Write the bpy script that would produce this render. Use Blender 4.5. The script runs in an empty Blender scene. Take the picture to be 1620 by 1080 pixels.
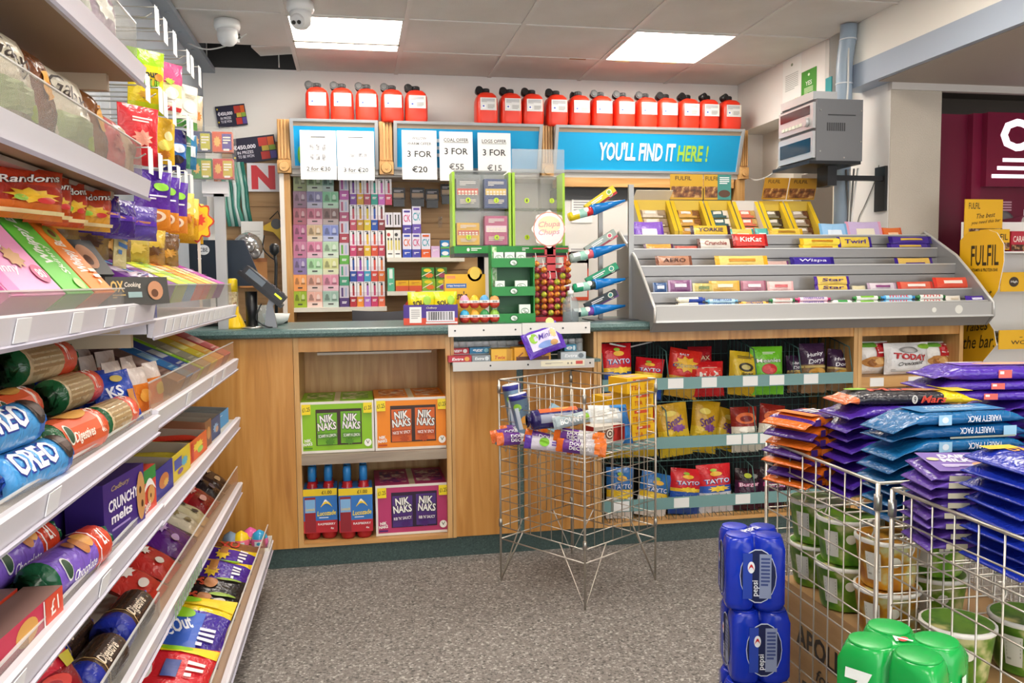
import bpy, bmesh, math, random
from mathutils import Vector, Matrix
random.seed(7)
PI = math.pi
scene = bpy.context.scene
col = scene.collection

# ---------------------------------------------------------------- camera
FPX, CXP, CYP, HC = 1324.0, 810.0, 540.0, 1.184
_y, _p, _r = math.radians(10.516), math.radians(-4.144), math.radians(-0.595)
FW = Vector((math.sin(_y)*math.cos(_p), math.cos(_y)*math.cos(_p), math.sin(_p)))
_R = Vector((math.cos(_y), -math.sin(_y), 0)); _U = _R.cross(FW)
RT = _R*math.cos(_r) + _U*math.sin(_r); UP = -_R*math.sin(_r) + _U*math.cos(_r)
CAM = Vector((0, 0, HC))
cam = bpy.data.cameras.new('camera'); camo = bpy.data.objects.new('camera', cam); col.objects.link(camo)
cam.sensor_width = 36.0; cam.lens = FPX/1620*36.0; cam.clip_start = 0.02
camo.matrix_world = Matrix(((RT.x, UP.x, -FW.x, 0), (RT.y, UP.y, -FW.y, 0), (RT.z, UP.z, -FW.z, HC), (0, 0, 0, 1)))
scene.camera = camo

# ---------------------------------------------------------------- light
world = bpy.data.worlds.new('world'); scene.world = world; world.use_nodes = True
bg = world.node_tree.nodes['Background']; bg.inputs[0].default_value = (0.97, 0.98, 1.0, 1); bg.inputs[1].default_value = 2.3
LAMP_POWER = 14.0
scene.view_settings.view_transform = 'Standard'; scene.view_settings.look = 'None'
scene.view_settings.exposure = 0.62; scene.view_settings.gamma = 1.0; scene.view_settings.use_curve_mapping = False

# ---------------------------------------------------------------- pixel -> place (on a known plane)
def ray(x, y): return FW + RT*((x-CXP)/FPX) - UP*((y-CYP)/FPX)
def atY(x, y, Y): d = ray(x, y); return CAM + d*(Y/d.y)
def atX(x, y, X): d = ray(x, y); return CAM + d*(X/d.x)
def atZ(x, y, z): d = ray(x, y); return CAM + d*((z-HC)/d.z)
def yp(px, z, X=-.47):
    """depth of the point at height z on the plane x = X seen in pixel column px"""
    D = FW + RT*((px-CXP)/FPX); h = z-HC; b = (D.x*h-X*D.z)/(UP.x*h-X*UP.z); d = D - UP*b; return d.y*X/d.x
def rectY(x0, y0, x1, y1, Y):
    """pixel rectangle -> (x centre, z bottom, width, height) on the plane at depth Y"""
    a, b, c, d = atY(x0, (y0+y1)/2, Y), atY(x1, (y0+y1)/2, Y), atY((x0+x1)/2, y0, Y), atY((x0+x1)/2, y1, Y)
    return (a.x+b.x)/2, d.z, b.x-a.x, c.z-d.z

# ---------------------------------------------------------------- materials
def lin(h):
    h = h.lstrip('#'); o = []
    for i in (0, 2, 4):
        c = int(h[i:i+2], 16)/255.0
        o.append(c/12.92 if c <= 0.04045 else ((c+0.055)/1.055)**2.4)
    return (o[0], o[1], o[2], 1.0)
_M = {}
def mat(h, rough=0.5, metal=0.0, kind='plain', spec=0.5, **kw):
    key = (h, rough, metal, kind, tuple(sorted(kw.items())))
    if key in _M: return _M[key]
    m = bpy.data.materials.new(kind + '_' + h.strip('#')); m.use_nodes = True
    nt = m.node_tree; b = nt.nodes['Principled BSDF']; L = nt.links
    b.inputs['Base Color'].default_value = lin(h); b.inputs['Roughness'].default_value = rough
    b.inputs['Metallic'].default_value = metal; b.inputs['Specular IOR Level'].default_value = spec
    def N(t, **p):
        n = nt.nodes.new(t)
        for k, v in p.items():
            if k in n.inputs: n.inputs[k].default_value = v
            else: setattr(n, k, v)
        return n
    def coord(scale=(1, 1, 1), src='Object'):
        tc = N('ShaderNodeTexCoord'); mp = N('ShaderNodeMapping'); mp.inputs['Scale'].default_value = scale
        L.new(tc.outputs[src], mp.inputs[0]); return mp.outputs[0]
    def bump(sock, strength, dist=0.01):
        bn = N('ShaderNodeBump'); bn.inputs['Strength'].default_value = strength; bn.inputs['Distance'].default_value = dist
        L.new(sock, bn.inputs['Height']); L.new(bn.outputs[0], b.inputs['Normal'])
    def ramp(sock, stops):
        r = N('ShaderNodeValToRGB'); e = r.color_ramp.elements
        while len(e) < len(stops): e.new(0.5)
        for el, (p, c) in zip(e, stops): el.position = p; el.color = lin(c)
        L.new(sock, r.inputs[0]); return r.outputs[0]
    if kind == 'foil':                       # wrapper film: fine crinkle
        n = N('ShaderNodeTexNoise'); n.inputs['Scale'].default_value = kw.get('s', 45.0); n.inputs['Detail'].default_value = 2
        n.inputs['Distortion'].default_value = 1.2
        L.new(coord(), n.inputs[0]); bump(n.outputs[0], 0.55, 0.006)
    elif kind == 'wood':
        n = N('ShaderNodeTexNoise'); n.inputs['Scale'].default_value = 3.0; n.inputs['Detail'].default_value = 6; n.inputs['Distortion'].default_value = 0.8
        L.new(coord(kw.get('g', (9, 9, 0.7))), n.inputs[0])
        L.new(ramp(n.outputs[0], [(0.28, kw['d']), (0.5, h), (0.75, kw.get('l', h))]), b.inputs['Base Color'])
        bump(n.outputs[0], 0.08, 0.002)
    elif kind == 'speck':                    # speckled laminate or vinyl
        v = N('ShaderNodeTexVoronoi'); v.inputs['Scale'].default_value = kw['s']; L.new(coord(), v.inputs[0])
        n = N('ShaderNodeTexNoise'); n.inputs['Scale'].default_value = kw['s']*0.55; n.inputs['Detail'].default_value = 3; L.new(coord(), n.inputs[0])
        mx = N('ShaderNodeMix', data_type='FLOAT'); mx.inputs[0].default_value = 0.5
        sx = N('ShaderNodeSeparateColor'); L.new(v.outputs['Color'], sx.inputs[0])
        L.new(sx.outputs[0], mx.inputs[2]); L.new(n.outputs[0], mx.inputs[3])
        L.new(ramp(mx.outputs[0], [(0.22, kw['d']), (0.42, h), (0.62, h), (0.8, kw['l'])]), b.inputs['Base Color'])
        if kw.get('b'): bump(mx.outputs[0], kw['b'], 0.003)
    elif kind == 'plaster':
        n = N('ShaderNodeTexNoise'); n.inputs['Scale'].default_value = kw.get('s', 120); n.inputs['Detail'].default_value = 3
        L.new(coord(), n.inputs[0]); bump(n.outputs[0], kw.get('b', 0.25), 0.004)
        n2 = N('ShaderNodeTexNoise'); n2.inputs['Scale'].default_value = 2.5; L.new(coord(), n2.inputs[0])
        L.new(ramp(n2.outputs[0], [(0.35, kw.get('d', h)), (0.65, h)]), b.inputs['Base Color'])
    elif kind == 'brushed':
        n = N('ShaderNodeTexNoise'); n.inputs['Scale'].default_value = 30; L.new(coord((0.3, 6, 6)), n.inputs[0])
        bump(n.outputs[0], 0.08, 0.002)
    elif kind == 'emit':
        b.inputs['Emission Color'].default_value = lin(h); b.inputs['Emission Strength'].default_value = kw['e']
    elif kind == 'clear':                    # thin clear plastic sheet
        out = nt.nodes['Material Output']; tr = N('ShaderNodeBsdfTransparent'); tr.inputs[0].default_value = lin(h)
        ms = N('ShaderNodeMixShader'); ms.inputs[0].default_value = kw.get('a', 0.12)
        L.new(tr.outputs[0], ms.inputs[1]); L.new(b.outputs[0], ms.inputs[2]); L.new(ms.outputs[0], out.inputs[0])
        if kw.get('rib'):
            wv = N('ShaderNodeTexWave', wave_type='BANDS', bands_direction='Y'); wv.inputs['Scale'].default_value = kw['rib']
            L.new(coord(), wv.inputs[0]); bump(wv.outputs[0], 0.5, 0.002)
            ad = N('ShaderNodeMath', operation='MULTIPLY'); ad.inputs[1].default_value = kw.get('a', 0.12)*1.8
            L.new(wv.outputs[0], ad.inputs[0]); L.new(ad.outputs[0], ms.inputs[0])
    elif kind == 'noisecol':                 # printed picture of food: mottled two or three colours
        n = N('ShaderNodeTexNoise'); n.inputs['Scale'].default_value = kw.get('s', 40); n.inputs['Detail'].default_value = 3
        L.new(coord(), n.inputs[0]); L.new(ramp(n.outputs[0], [(0.38, kw['d']), (0.52, h), (0.64, kw['l'])]), b.inputs['Base Color'])
    elif kind == 'tile':
        n = N('ShaderNodeTexNoise'); n.inputs['Scale'].default_value = 160; n.inputs['Detail'].default_value = 4
        L.new(coord(), n.inputs[0]); bump(n.outputs[0], 0.35, 0.003)
        n2 = N('ShaderNodeTexNoise'); n2.inputs['Scale'].default_value = 3; n2.inputs['Detail'].default_value = 4; L.new(coord(src='Object'), n2.inputs[0])
        L.new(ramp(n2.outputs[0], [(0.3, kw['d']), (0.6, h)]), b.inputs['Base Color'])
    _M[key] = m; return m
def foil(h): return mat(h, 0.24, 0, 'foil')
def card(h): return mat(h, 0.45)
def ink(h): return mat(h, 0.4)
def pic(a, d, l, s=40): return mat(a, 0.4, 0, 'noisecol', d=d, l=l, s=s)
PINE = mat('#c99a5c', 0.4, 0, 'wood', d='#b58246', l='#d9ae72')
PINEH = mat('#c9985a', 0.4, 0, 'wood', d='#b58246', l='#d9ae72', g=(0.7, 9, 9))
OAK = mat('#c48a42', 0.35, 0, 'wood', d='#ab7230', l='#d29d57')
SLATW = mat('#b08a5c', 0.5, 0, 'wood', d='#9c774b', l='#bd9a6c', g=(0.7, 9, 9))
TEAL = mat('#54706e', 0.35, 0, 'speck', s=220, d='#3f5a58', l='#6d8886')
KICK = mat('#3e5350', 0.5, 0, 'speck', s=200, d='#314542', l='#4d6360')
WHITEM = mat('#e9e6e2', 0.4)
GREYM = mat('#959493', 0.34, 0.35, 'brushed')
STEEL = mat('#b9b7b1', 0.28, 0.9)
BLACK = mat('#141416', 0.35)
DARK = mat('#2a2a2c', 0.4)
CLEAR = mat('#fafaf9', 0.08, 0, 'clear', a=0.06)
CLEARR = mat('#ecebe8', 0.12, 0, 'clear', a=0.15, rib=60)

# ---------------------------------------------------------------- mesh building
class MB:
    def __init__(s): s.v, s.f, s.m, s.sm = [], [], [], []
    def add(s, vs, fs, mi=0, smooth=False):
        o = len(s.v); s.v += [tuple(v) for v in vs]
        for i, f in enumerate(fs):
            s.f.append(tuple(o+k for k in f)); s.m.append(mi[i] if isinstance(mi, (list, tuple)) else mi); s.sm.append(smooth)
        return s
    def box(s, x0, x1, y0, y1, z0, z1, mi=0, T=None):
        """face order for mi: front(-y), back, left, right, bottom, top"""
        vs = [Vector(p) for p in ((x0,y0,z0),(x1,y0,z0),(x1,y1,z0),(x0,y1,z0),(x0,y0,z1),(x1,y0,z1),(x1,y1,z1),(x0,y1,z1))]
        if T: vs = [T @ v for v in vs]
        return s.add(vs, [(0,1,5,4),(2,3,7,6),(3,0,4,7),(1,2,6,5),(3,2,1,0),(4,5,6,7)], mi)
    def cyl(s, p0, p1, r0, r1=None, n=12, mi=0, caps=True, smooth=True):
        p0, p1 = Vector(p0), Vector(p1); r1 = r0 if r1 is None else r1
        d = (p1-p0).normalized(); a = d.orthogonal().normalized(); b = d.cross(a)
        vs = []
        for p, r in ((p0, r0), (p1, r1)):
            for i in range(n):
                t = 2*PI*i/n; vs.append(p + a*(r*math.cos(t)) + b*(r*math.sin(t)))
        s.add(vs, [(i, (i+1) % n, n+(i+1) % n, n+i) for i in range(n)], mi, smooth)
        if caps:
            o = len(s.v)-2*n
            s.f.append(tuple(o+i for i in range(n-1, -1, -1))); s.m.append(mi); s.sm.append(False)
            s.f.append(tuple(o+n+i for i in range(n))); s.m.append(mi); s.sm.append(False)
        return s
    def tube(s, pts, r, n=6, mi=0):
        pts = [Vector(p) for p in pts]; rings = []; prev = None
        for i, p in enumerate(pts):
            d = (pts[min(i+1, len(pts)-1)] - pts[max(i-1, 0)]).normalized()
            a = d.orthogonal().normalized() if prev is None else (prev - d*prev.dot(d)).normalized()
            prev = a; b = d.cross(a)
            rings.append([p + a*(r*math.cos(2*PI*k/n)) + b*(r*math.sin(2*PI*k/n)) for k in range(n)])
        vs = [v for q in rings for v in q]
        fs = [(i*n+k, i*n+(k+1) % n, (i+1)*n+(k+1) % n, (i+1)*n+k) for i in range(len(pts)-1) for k in range(n)]
        fs += [tuple(range(n-1, -1, -1)), tuple((len(pts)-1)*n+k for k in range(n))]
        return s.add(vs, fs, mi, True)
    def lathe(s, prof, n=16, mi=0, c=(0, 0, 0), sx=1.0, sy=1.0, smooth=True):
        """prof: list of (r, z[, mi])"""
        vs = []; fs = []; ms = []
        for p in prof:
            for k in range(n):
                t = 2*PI*k/n; vs.append((c[0]+p[0]*sx*math.cos(t), c[1]+p[0]*sy*math.sin(t), c[2]+p[1]))
        for i in range(len(prof)-1):
            for k in range(n):
                fs.append((i*n+k, i*n+(k+1) % n, (i+1)*n+(k+1) % n, (i+1)*n+k)); ms.append(prof[i][2] if len(prof[i]) > 2 else mi)
        fs.append(tuple(range(n-1, -1, -1))); ms.append(ms[0]); fs.append(tuple((len(prof)-1)*n+k for k in range(n))); ms.append(ms[-2])
        return s.add(vs, fs, ms, smooth)
    def prism(s, poly, a0, a1, axis='y', mi=0, smooth=False):
        """poly in the two other axes, counter-clockwise, extruded along axis"""
        def P(u, v, a): return {'y': (u, a, v), 'x': (a, u, v), 'z': (u, v, a)}[axis]
        n = len(poly); vs = [P(u, v, a0) for u, v in poly] + [P(u, v, a1) for u, v in poly]
        s.add(vs, [tuple(range(n)), tuple(range(2*n-1, n-1, -1))] + [(i, n+i, n+(i+1) % n, (i+1) % n) for i in range(n)],
              mi if not isinstance(mi, (list, tuple)) else [mi[0], mi[0]]+[mi[1]]*n, smooth)
        return s
    def grid(s, fn, nu, nv, mi=0, smooth=True):
        vs = [fn(i/nu, j/nv) for j in range(nv+1) for i in range(nu+1)]
        fs = []; ms = []
        for j in range(nv):
            for i in range(nu):
                a = j*(nu+1)+i; fs.append((a, a+1, a+nu+2, a+nu+1)); ms.append(mi(i/nu+.5/nu, j/nv+.5/nv) if callable(mi) else mi)
        return s.add(vs, fs, ms, smooth)
    def mesh(s, name, mats):
        me = bpy.data.meshes.new(name); me.from_pydata(s.v, [], s.f)
        for m in (mats if isinstance(mats, (list, tuple)) else [mats]): me.materials.append(m)
        me.polygons.foreach_set('material_index', s.m); me.polygons.foreach_set('use_smooth', s.sm); me.update()
        return me
    def build(s, name, mats, parent=None, loc=(0, 0, 0), rot=(0, 0, 0)):
        return link(name, s.mesh(name, mats), parent, loc, rot)
def link(name, me, parent=None, loc=(0, 0, 0), rot=(0, 0, 0)):
    o = bpy.data.objects.new(name, me); col.objects.link(o); o.parent = parent; o.location = loc; o.rotation_euler = rot; return o
def tag(o, label, cat, group=None):
    o['label'] = label; o['category'] = cat
    if group: o['group'] = group
    return o
def struct(o, label=None):
    o['kind'] = 'structure'
    if label: o['label'] = label
    return o
def thing(name, label, cat, loc=(0, 0, 0), rot=(0, 0, 0), group=None):
    return tag(link(name, None, None, loc, rot), label, cat, group)
def dup(o, loc, rot=None, label=None, parent=None):
    c = o.copy(); col.objects.link(c); c.location = loc; c.parent = parent
    if rot is not None: c.rotation_euler = rot
    if label: c['label'] = label
    for ch in o.children:
        d = ch.copy(); col.objects.link(d); d.parent = c
        for g in ch.children:
            e = g.copy(); col.objects.link(e); e.parent = d
    return c
ORD = ['first', 'second', 'third', 'fourth', 'fifth', 'sixth', 'seventh', 'eighth', 'ninth', 'tenth', 'eleventh', 'twelfth', 'thirteenth', 'fourteenth', 'fifteenth']
def nth(i, n, a, b):
    """place in a row: a-most, second from a, ..., b-most"""
    if i == 0: return a + 'most'
    if i == n-1: return b + 'most'
    return (ORD[i] + ' from ' + a) if i < n/2 else (ORD[n-1-i] + ' from ' + b)

# ---------------------------------------------------------------- printing on surfaces
_T = {}
def glyphs(s, shear=0.0, bold=0.0):
    key = (s, shear, bold)
    if key not in _T:
        cu = bpy.data.curves.new('lettering', 'FONT'); cu.body = s; cu.resolution_u = 2; cu.shear = shear; cu.offset = bold
        ob = bpy.data.objects.new('lettering', cu); me = bpy.data.meshes.new_from_object(ob)
        vs = [(v.co.x, v.co.y) for v in me.vertices]; fs = [tuple(p.vertices) for p in me.polygons]
        bpy.data.objects.remove(ob); bpy.data.curves.remove(cu); bpy.data.meshes.remove(me)
        x0, x1 = min(v[0] for v in vs), max(v[0] for v in vs); y0, y1 = min(v[1] for v in vs), max(v[1] for v in vs)
        _T[key] = ([((x-x0)/(x1-x0)-.5, (y-y0)/max(y1-y0, 1e-6)-.5) for x, y in vs], fs)
    return _T[key]
def flat(W, H, y=0.0):
    return lambda u, v, k: (u*W-W/2, y-0.0006-0.0004*k, v*H)
def flat_top(W, D, z):                       # top face: u across, v front to back
    return lambda u, v, k: (u*W-W/2, v*D-D/2, z+0.0006+0.0004*k)
def flat_left(D, H, x):                      # face towards -x: u runs from back to front
    return lambda u, v, k: (x-0.0006-0.0004*k, D/2-u*D, v*H)
def printed(parent, fn, items, name='printed_label', asp=1.0):
    """items drawn in face fractions; asp = face width / height"""
    mb = MB(); mats = []; 
    def mi(h):
        m = h if not isinstance(h, str) else ink(h)
        if m not in mats: mats.append(m)
        return mats.index(m)
    for k, it in enumerate(items):
        t = it[0]; rot = 0.0
        if t == 't':
            _, s, cx, cz, w, h, c = it[:7]; rot = it[7] if len(it) > 7 else 0.0; sh = it[8] if len(it) > 8 else 0.0; bo = it[9] if len(it) > 9 else 0.012
            vs, fs = glyphs(s, sh, bo)
        elif t == 'r':
            _, cx, cz, w, h, c = it[:6]; rot = it[6] if len(it) > 6 else 0.0
            n = 6; vs = [(i/n-.5, j/n-.5) for j in range(n+1) for i in range(n+1)]
            fs = [(j*(n+1)+i, j*(n+1)+i+1, (j+1)*(n+1)+i+1, (j+1)*(n+1)+i) for j in range(n) for i in range(n)]
        elif t in 'es':
            _, cx, cz, w, h, c = it[:6]; rot = it[6] if len(it) > 6 else 0.0
            n = 18; vs = [(0, 0)]; fs = []
            for q in (1, 2, 3):
                for i in range(n):
                    r = q/6*(1 if t == 'e' else (1.0 if i % 2 else .66)); vs.append((r*math.cos(2*PI*i/n), r*math.sin(2*PI*i/n)))
            for i in range(n):
                fs.append((0, 1+i, 1+(i+1) % n))
                for q in (0, 1): fs.append((1+q*n+i, 1+q*n+n+i, 1+q*n+n+(i+1) % n, 1+q*n+(i+1) % n))
        elif t == 'l':                       # lines of small print
            _, cx, cz, w, h, c, n = it; vs, fs = [], []
            rnd = random.Random(int(cx*997+cz*131+n))
            for i in range(n):
                z1 = .5-i/n; z0 = z1-.55/n; x1 = .5 if i < n-1 else rnd.uniform(-.2, .4)
                o = len(vs); vs += [(-.5, z0), (x1, z0), (x1, z1), (-.5, z1)]; fs.append((o, o+1, o+2, o+3))
        elif t == 'b':                       # barcode
            _, cx, cz, w, h = it[:5]; c = '#16161a'; vs, fs = [], []; x = -.5; rnd = random.Random(int(cx*731+cz*57))
            while x < .48:
                d = rnd.choice((.015, .03, .045)); o = len(vs); vs += [(x, -.5), (x+d, -.5), (x+d, .5), (x, .5)]; fs.append((o, o+1, o+2, o+3)); x += d+rnd.choice((.02, .035))
        elif t == 'v':                       # a curved swoosh
            _, cx, cz, w, h, c = it[:6]; n = 10; vs, fs = [], []
            for i in range(n+1):
                a = i/n; zz = math.sin(a*PI)*.8-.5; th = .22*math.sin(a*PI)+.03
                vs += [(a-.5, zz-th), (a-.5, zz+th)]
            fs = [(2*i, 2*i+2, 2*i+3, 2*i+1) for i in range(n)]
        ca, sa = math.cos(rot), math.sin(rot); out = []
        for x, z in vs:
            x, z = x*w*asp, z*h
            x, z = x*ca-z*sa, x*sa+z*ca
            out.append(fn(cx+x/asp, cz+z, k))
        mb.add(out, fs, mi(c))
    return mb.build(name, mats, parent)

# ---------------------------------------------------------------- packaging
def prof(t, p=2.6, q=1.9): t = min(1.0, abs(t)); return max(0.0, 1-t**p)**(1/q)
def pillow_fn(w, h, d, crimp, seed, fin):
    rnd = random.Random(seed); ph = [rnd.uniform(0, 6.28) for _ in range(6)]; am = [rnd.uniform(.05, .13) for _ in range(3)]
    def th(u, v):
        a, b = 2*u-1, 2*v-1
        if crimp == 'tb': b = b/(1-fin)
        else: a = a/(1-fin)
        t = prof(a)*prof(b)
        if t <= 0: return 0.0008
        wr = am[0]*math.sin(9*u+ph[0]+3*v)+am[1]*math.sin(11*v+ph[1]-4*u)+am[2]*math.sin(17*u+13*v+ph[2])
        return max(0.0008, d/2*t*(1+wr))
    return th
def pillow(name, w, h, d, cols, parent=None, crimp='tb', seed=0, fin=0.09, nx=12, nz=12, items=None, finish=foil):
    """film bag or flow-wrap: cols = list of (upper limit along the bag 0..1, hex); stands on z=0, front to -y"""
    th = pillow_fn(w, h, d, crimp, seed, fin); mats = [finish(c) if isinstance(c, str) else c for _, c in cols]
    def mi(u, v):
        t = v if crimp == 'tb' else u
        for i, (lim, _) in enumerate(cols):
            if t <= lim: return i
        return len(cols)-1
    def edge(u, v):
        if crimp == 'tb':
            nar = 1-.07*math.exp(-((2*v-1)**2)*2.0)*0-0.05*(1-abs(2*v-1)); return (u*w-w/2)*nar, v*h
        nar = 1-0.06*(1-abs(2*u-1)); return u*w-w/2, h/2+(v*h-h/2)*nar
    mb = MB()
    def F(sgn):
        def fn(u, v):
            x, z = edge(u, v); return (x, sgn*th(u, v), z)
        return fn
    mb.grid(F(-1), nx, nz, mi)
    o = len(mb.f); mb.grid(F(1), nx, nz, mi)
    for i in range(o, len(mb.f)): mb.f[i] = tuple(reversed(mb.f[i]))
    ob = mb.build(name, mats, parent)
    if items:
        def fn(u, v, k):
            u2, v2 = min(max(u, 0), 1), min(max(v, 0), 1); x, z = edge(u2, v2); return (x, -th(u2, v2)-0.0034-0.0005*k, z)
        printed(ob, fn, items, asp=w/h)
    return ob
def carton(name, w, h, d, front, side=None, top=None, parent=None, items=None, top_items=None, left_items=None, finish=card):
    """closed box, front to -y, stands on z=0"""
    side = side or front; top = top or side
    ob = MB().box(-w/2, w/2, -d/2, d/2, 0, h, (0, 0, 1, 1, 1, 2)).build(name, [finish(front), finish(side), finish(top)], parent)
    if items: printed(ob, flat(w, h, -d/2), items, asp=w/h)
    if top_items: printed(ob, flat_top(w, d, h), top_items, 'printed_top', asp=w/d)
    if left_items: printed(ob, flat_left(d, h, -w/2), left_items, 'printed_side', asp=d/h)
    return ob
def tray(name, w, h, d, outer, inner='#c9bfae', parent=None, items=None, front=None, t=0.003, back=None):
    """open-topped display box; front edge may be lower, back edge higher"""
    hf = front or h; hb = back or h; mb = MB()
    mb.box(-w/2, w/2, -d/2, d/2, 0, t, 0)
    mb.box(-w/2, w/2, -d/2, -d/2+t, t, hf, (0, 1, 0, 0, 0, 0)); mb.box(-w/2, w/2, d/2-t, d/2, t, hb, (1, 0, 0, 0, 0, 0))
    for s in (-1, 1):
        x0, x1 = (-w/2, -w/2+t) if s < 0 else (w/2-t, w/2)
        vs = [(x0, -d/2+t, t), (x1, -d/2+t, t), (x1, d/2-t, t), (x0, d/2-t, t), (x0, -d/2+t, hf), (x1, -d/2+t, hf), (x1, d/2-t, hb), (x0, d/2-t, hb)]
        mb.add(vs, [(0,1,5,4),(2,3,7,6),(3,0,4,7),(1,2,6,5),(3,2,1,0),(4,5,6,7)], (0, 0, 0 if s < 0 else 1, 1 if s < 0 else 0, 0, 0))
    ob = mb.build(name, [card(outer), card(inner)], parent)
    if items: printed(ob, flat(w, hf, -d/2), items, asp=w/hf)
    return ob
def roll(name, L, r, cols, parent=None, items=None, twist=True, n=18, finish=foil):
    """wrapped roll lying along x, resting on z=0; cols=(limit, hex) along its length"""
    mb = MB(); mats = [finish(c) for _, c in cols]
    pr = []
    if twist: pr = [(-L/2, r*.75), (-L/2+L*.04, r*.28), (-L/2+L*.06, r*.5)]
    pr += [(-L/2+L*(.075 if twist else 0), r*.93)]
    pr += [(-L/2+L*(.1+.8*i/10), r*(1+.012*math.sin(i*2.3))) for i in range(11)]
    pr += [(L/2-L*(.075 if twist else 0), r*.93)]
    if twist: pr += [(L/2-L*.06, r*.5), (L/2-L*.04, r*.28), (L/2, r*.75)]
    vs = []; fs = []; ms = []
    for i, (x, q) in enumerate(pr):
        for k in range(n):
            t = 2*PI*k/n; wv = 1+(.12*math.sin(k*2.4) if twist and (i < 2 or i > len(pr)-3) else 0); vs.append((x, q*wv*math.cos(t), r+q*wv*math.sin(t)))
    for i in range(len(pr)-1):
        f = ((pr[i][0]+pr[i+1][0])/2+L/2)/L; m = next((j for j, (lim, _) in enumerate(cols) if f <= lim), len(cols)-1)
        for k in range(n): fs.append((i*n+k, (i+1)*n+k, (i+1)*n+(k+1) % n, i*n+(k+1) % n)); ms.append(m)
    fs += [tuple(range(n)), tuple((len(pr)-1)*n+k for k in range(n-1, -1, -1))]; ms += [0, len(cols)-1]
    mb.add(vs, fs, ms, True); ob = mb.build(name, mats, parent)
    if items:
        def fn(u, v, k):                     # v wraps from low front to the top
            a = PI+ (0.25-v)*PI*0.9; rr = r+0.0012+0.0004*k; return (u*L-L/2, rr*math.cos(a), r+rr*math.sin(a))
        printed(ob, fn, items, asp=L/(r*PI*.9))
    return ob
# ================================================================ the shop itself
ZC, YB, XL, XR = 2.5, 5.47, -0.89, 2.61
CREAM = mat('#f0ede8', 0.7, 0, 'plaster', s=40, b=0.05, d='#ebe7e1')
o = MB().box(XL-.1, 6.2, -3.4, 5.6, -.05, 0).build('floor', mat('#827c77', 0.75, 0, 'speck', s=150, d='#4c4946', l='#c2bdb7', b=0.25)); struct(o, 'grey speckled vinyl floor')
# back wall: white boards above, timber slat boards below
wall = MB().box(XL-.1, XR+.3, YB, YB+.12, 0, ZC+.005).build('wall_back', CREAM); struct(wall, 'white back wall with timber slat boards')
z = 0.86; k = 0
slat = MB().box(-.79, .79, 0, .022, 0.002, .094).box(-.79, .79, .008, .022, .094, .102).mesh('slat', SLATW)
while z < 2.04:
    link('slat', slat, wall, (.0, YB-.022, z)); z += .1
wl = MB().box(XL-.12, XL, -3.4, YB, 0, ZC+.005).build('wall_left', mat('#a9b3bd', 0.6, 0, 'plaster', s=60, b=.08, d='#a1abb6')); struct(wl, 'blue-grey left wall behind the shelving')
tr = MB().box(XL, XL+.075, -1, YB, ZC-.03, ZC); 
for y in (4.3, 4.62, 4.95): tr.cyl((XL+.04, y, ZC-.034), (XL+.04, y, ZC-.03), .012, n=12)
struct(tr.build('trim_1', mat('#a3adb8', .5)), 'blue-grey ceiling edging along the left wall')
# right wall: upper board and beam stand proud of the wall below
XW = 2.72
wr = MB()
wr.box(XW+.08, XW+.25, 4.36, YB, 0, 2.84)
wr.box(XR, XW+.08, 4.33, YB, 2.175, 2.84)
wr.box(XW, XW+.25, 3.942, 4.36, 0, 2.84)
wrr = wr.build('wall_right', CREAM); struct(wrr, 'off-white right wall with raised upper board')
MB().box(XW+.01, XW+.08, 4.92, 5.14, 0, 1.96).build('pilaster', mat('#d8d0c3', .7), wrr)
MB().box(XW+.065, XW+.08, 4.44, 4.92, 0, 1.83).build('recess_panel', mat('#6b6258', .6), wrr)
MB().box(XW-.01, XW+.03, 4.37, 4.44, .9, 1.86).build('cream_strip', mat('#e9e2cf', .5), wrr)
MB().box(XR-.004, XR, 4.33, 4.37, 2.19, 2.5).build('cover_strip', mat('#d9d6d0', .5), wrr)
MB().box(XR-.006, XR, 4.3, 4.36, 2.165, 2.29).build('teal_sticker', mat('#2f9fa3', .4), wrr)
BLUEG = mat('#aab6c6', .6)
bm = MB().box(XR, XR+.35, -3.4, 4.2, 2.3, 2.84).build('trim_2', mat('#f4f1e8', .65)); struct(bm, 'cream beam face above the side room')
ch = MB().prism([(XR, 2.3), (XR, 2.18), (XR+.35, 2.18), (XR+.35, 2.3)], -3.4, 4.2, 'y').build('trim_3', BLUEG); struct(ch, 'blue-grey band along the bottom of the beam')
so = MB().box(XR+.03, 6.2, -3.4, 3.925, 2.176, 2.18).build('ceiling_side', mat('#b9aea3', .8)); struct(so, 'lower taupe ceiling of the side room')
tm = MB().box(XW-.004, 6.2, 3.925, 3.96, 2.14, 2.179).build('trim_4', mat('#cfc9c2', .5)); struct(tm, 'white beam trim above the column')
TEXW = mat('#c9bfb0', .8, 0, 'plaster', s=160, b=.9, d='#bfb5a6')
cl = MB().box(XW+.002, 3.012, 3.936, 4.33, 0, 2.14).build('wall_column', TEXW); struct(cl, 'textured beige column beside the coffee machine')
sb = MB().box(2.97, 6.2, 5.2, 5.3, 0, 2.45).build('wall_side_back', mat('#4a433d', .8)); struct(sb, 'dark wall behind the coffee machine')
struct(MB().box(2.97, 6.2, 3.97, 5.3, 2.4, 2.45).build('ceiling_void', mat('#5a534c', .8)), 'dark ceiling above the coffee machine')
struct(MB().box(6.1, 6.2, -3.4, 5.3, 0, 2.4).build('wall_side', CREAM), 'far side wall of the side room')
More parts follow.
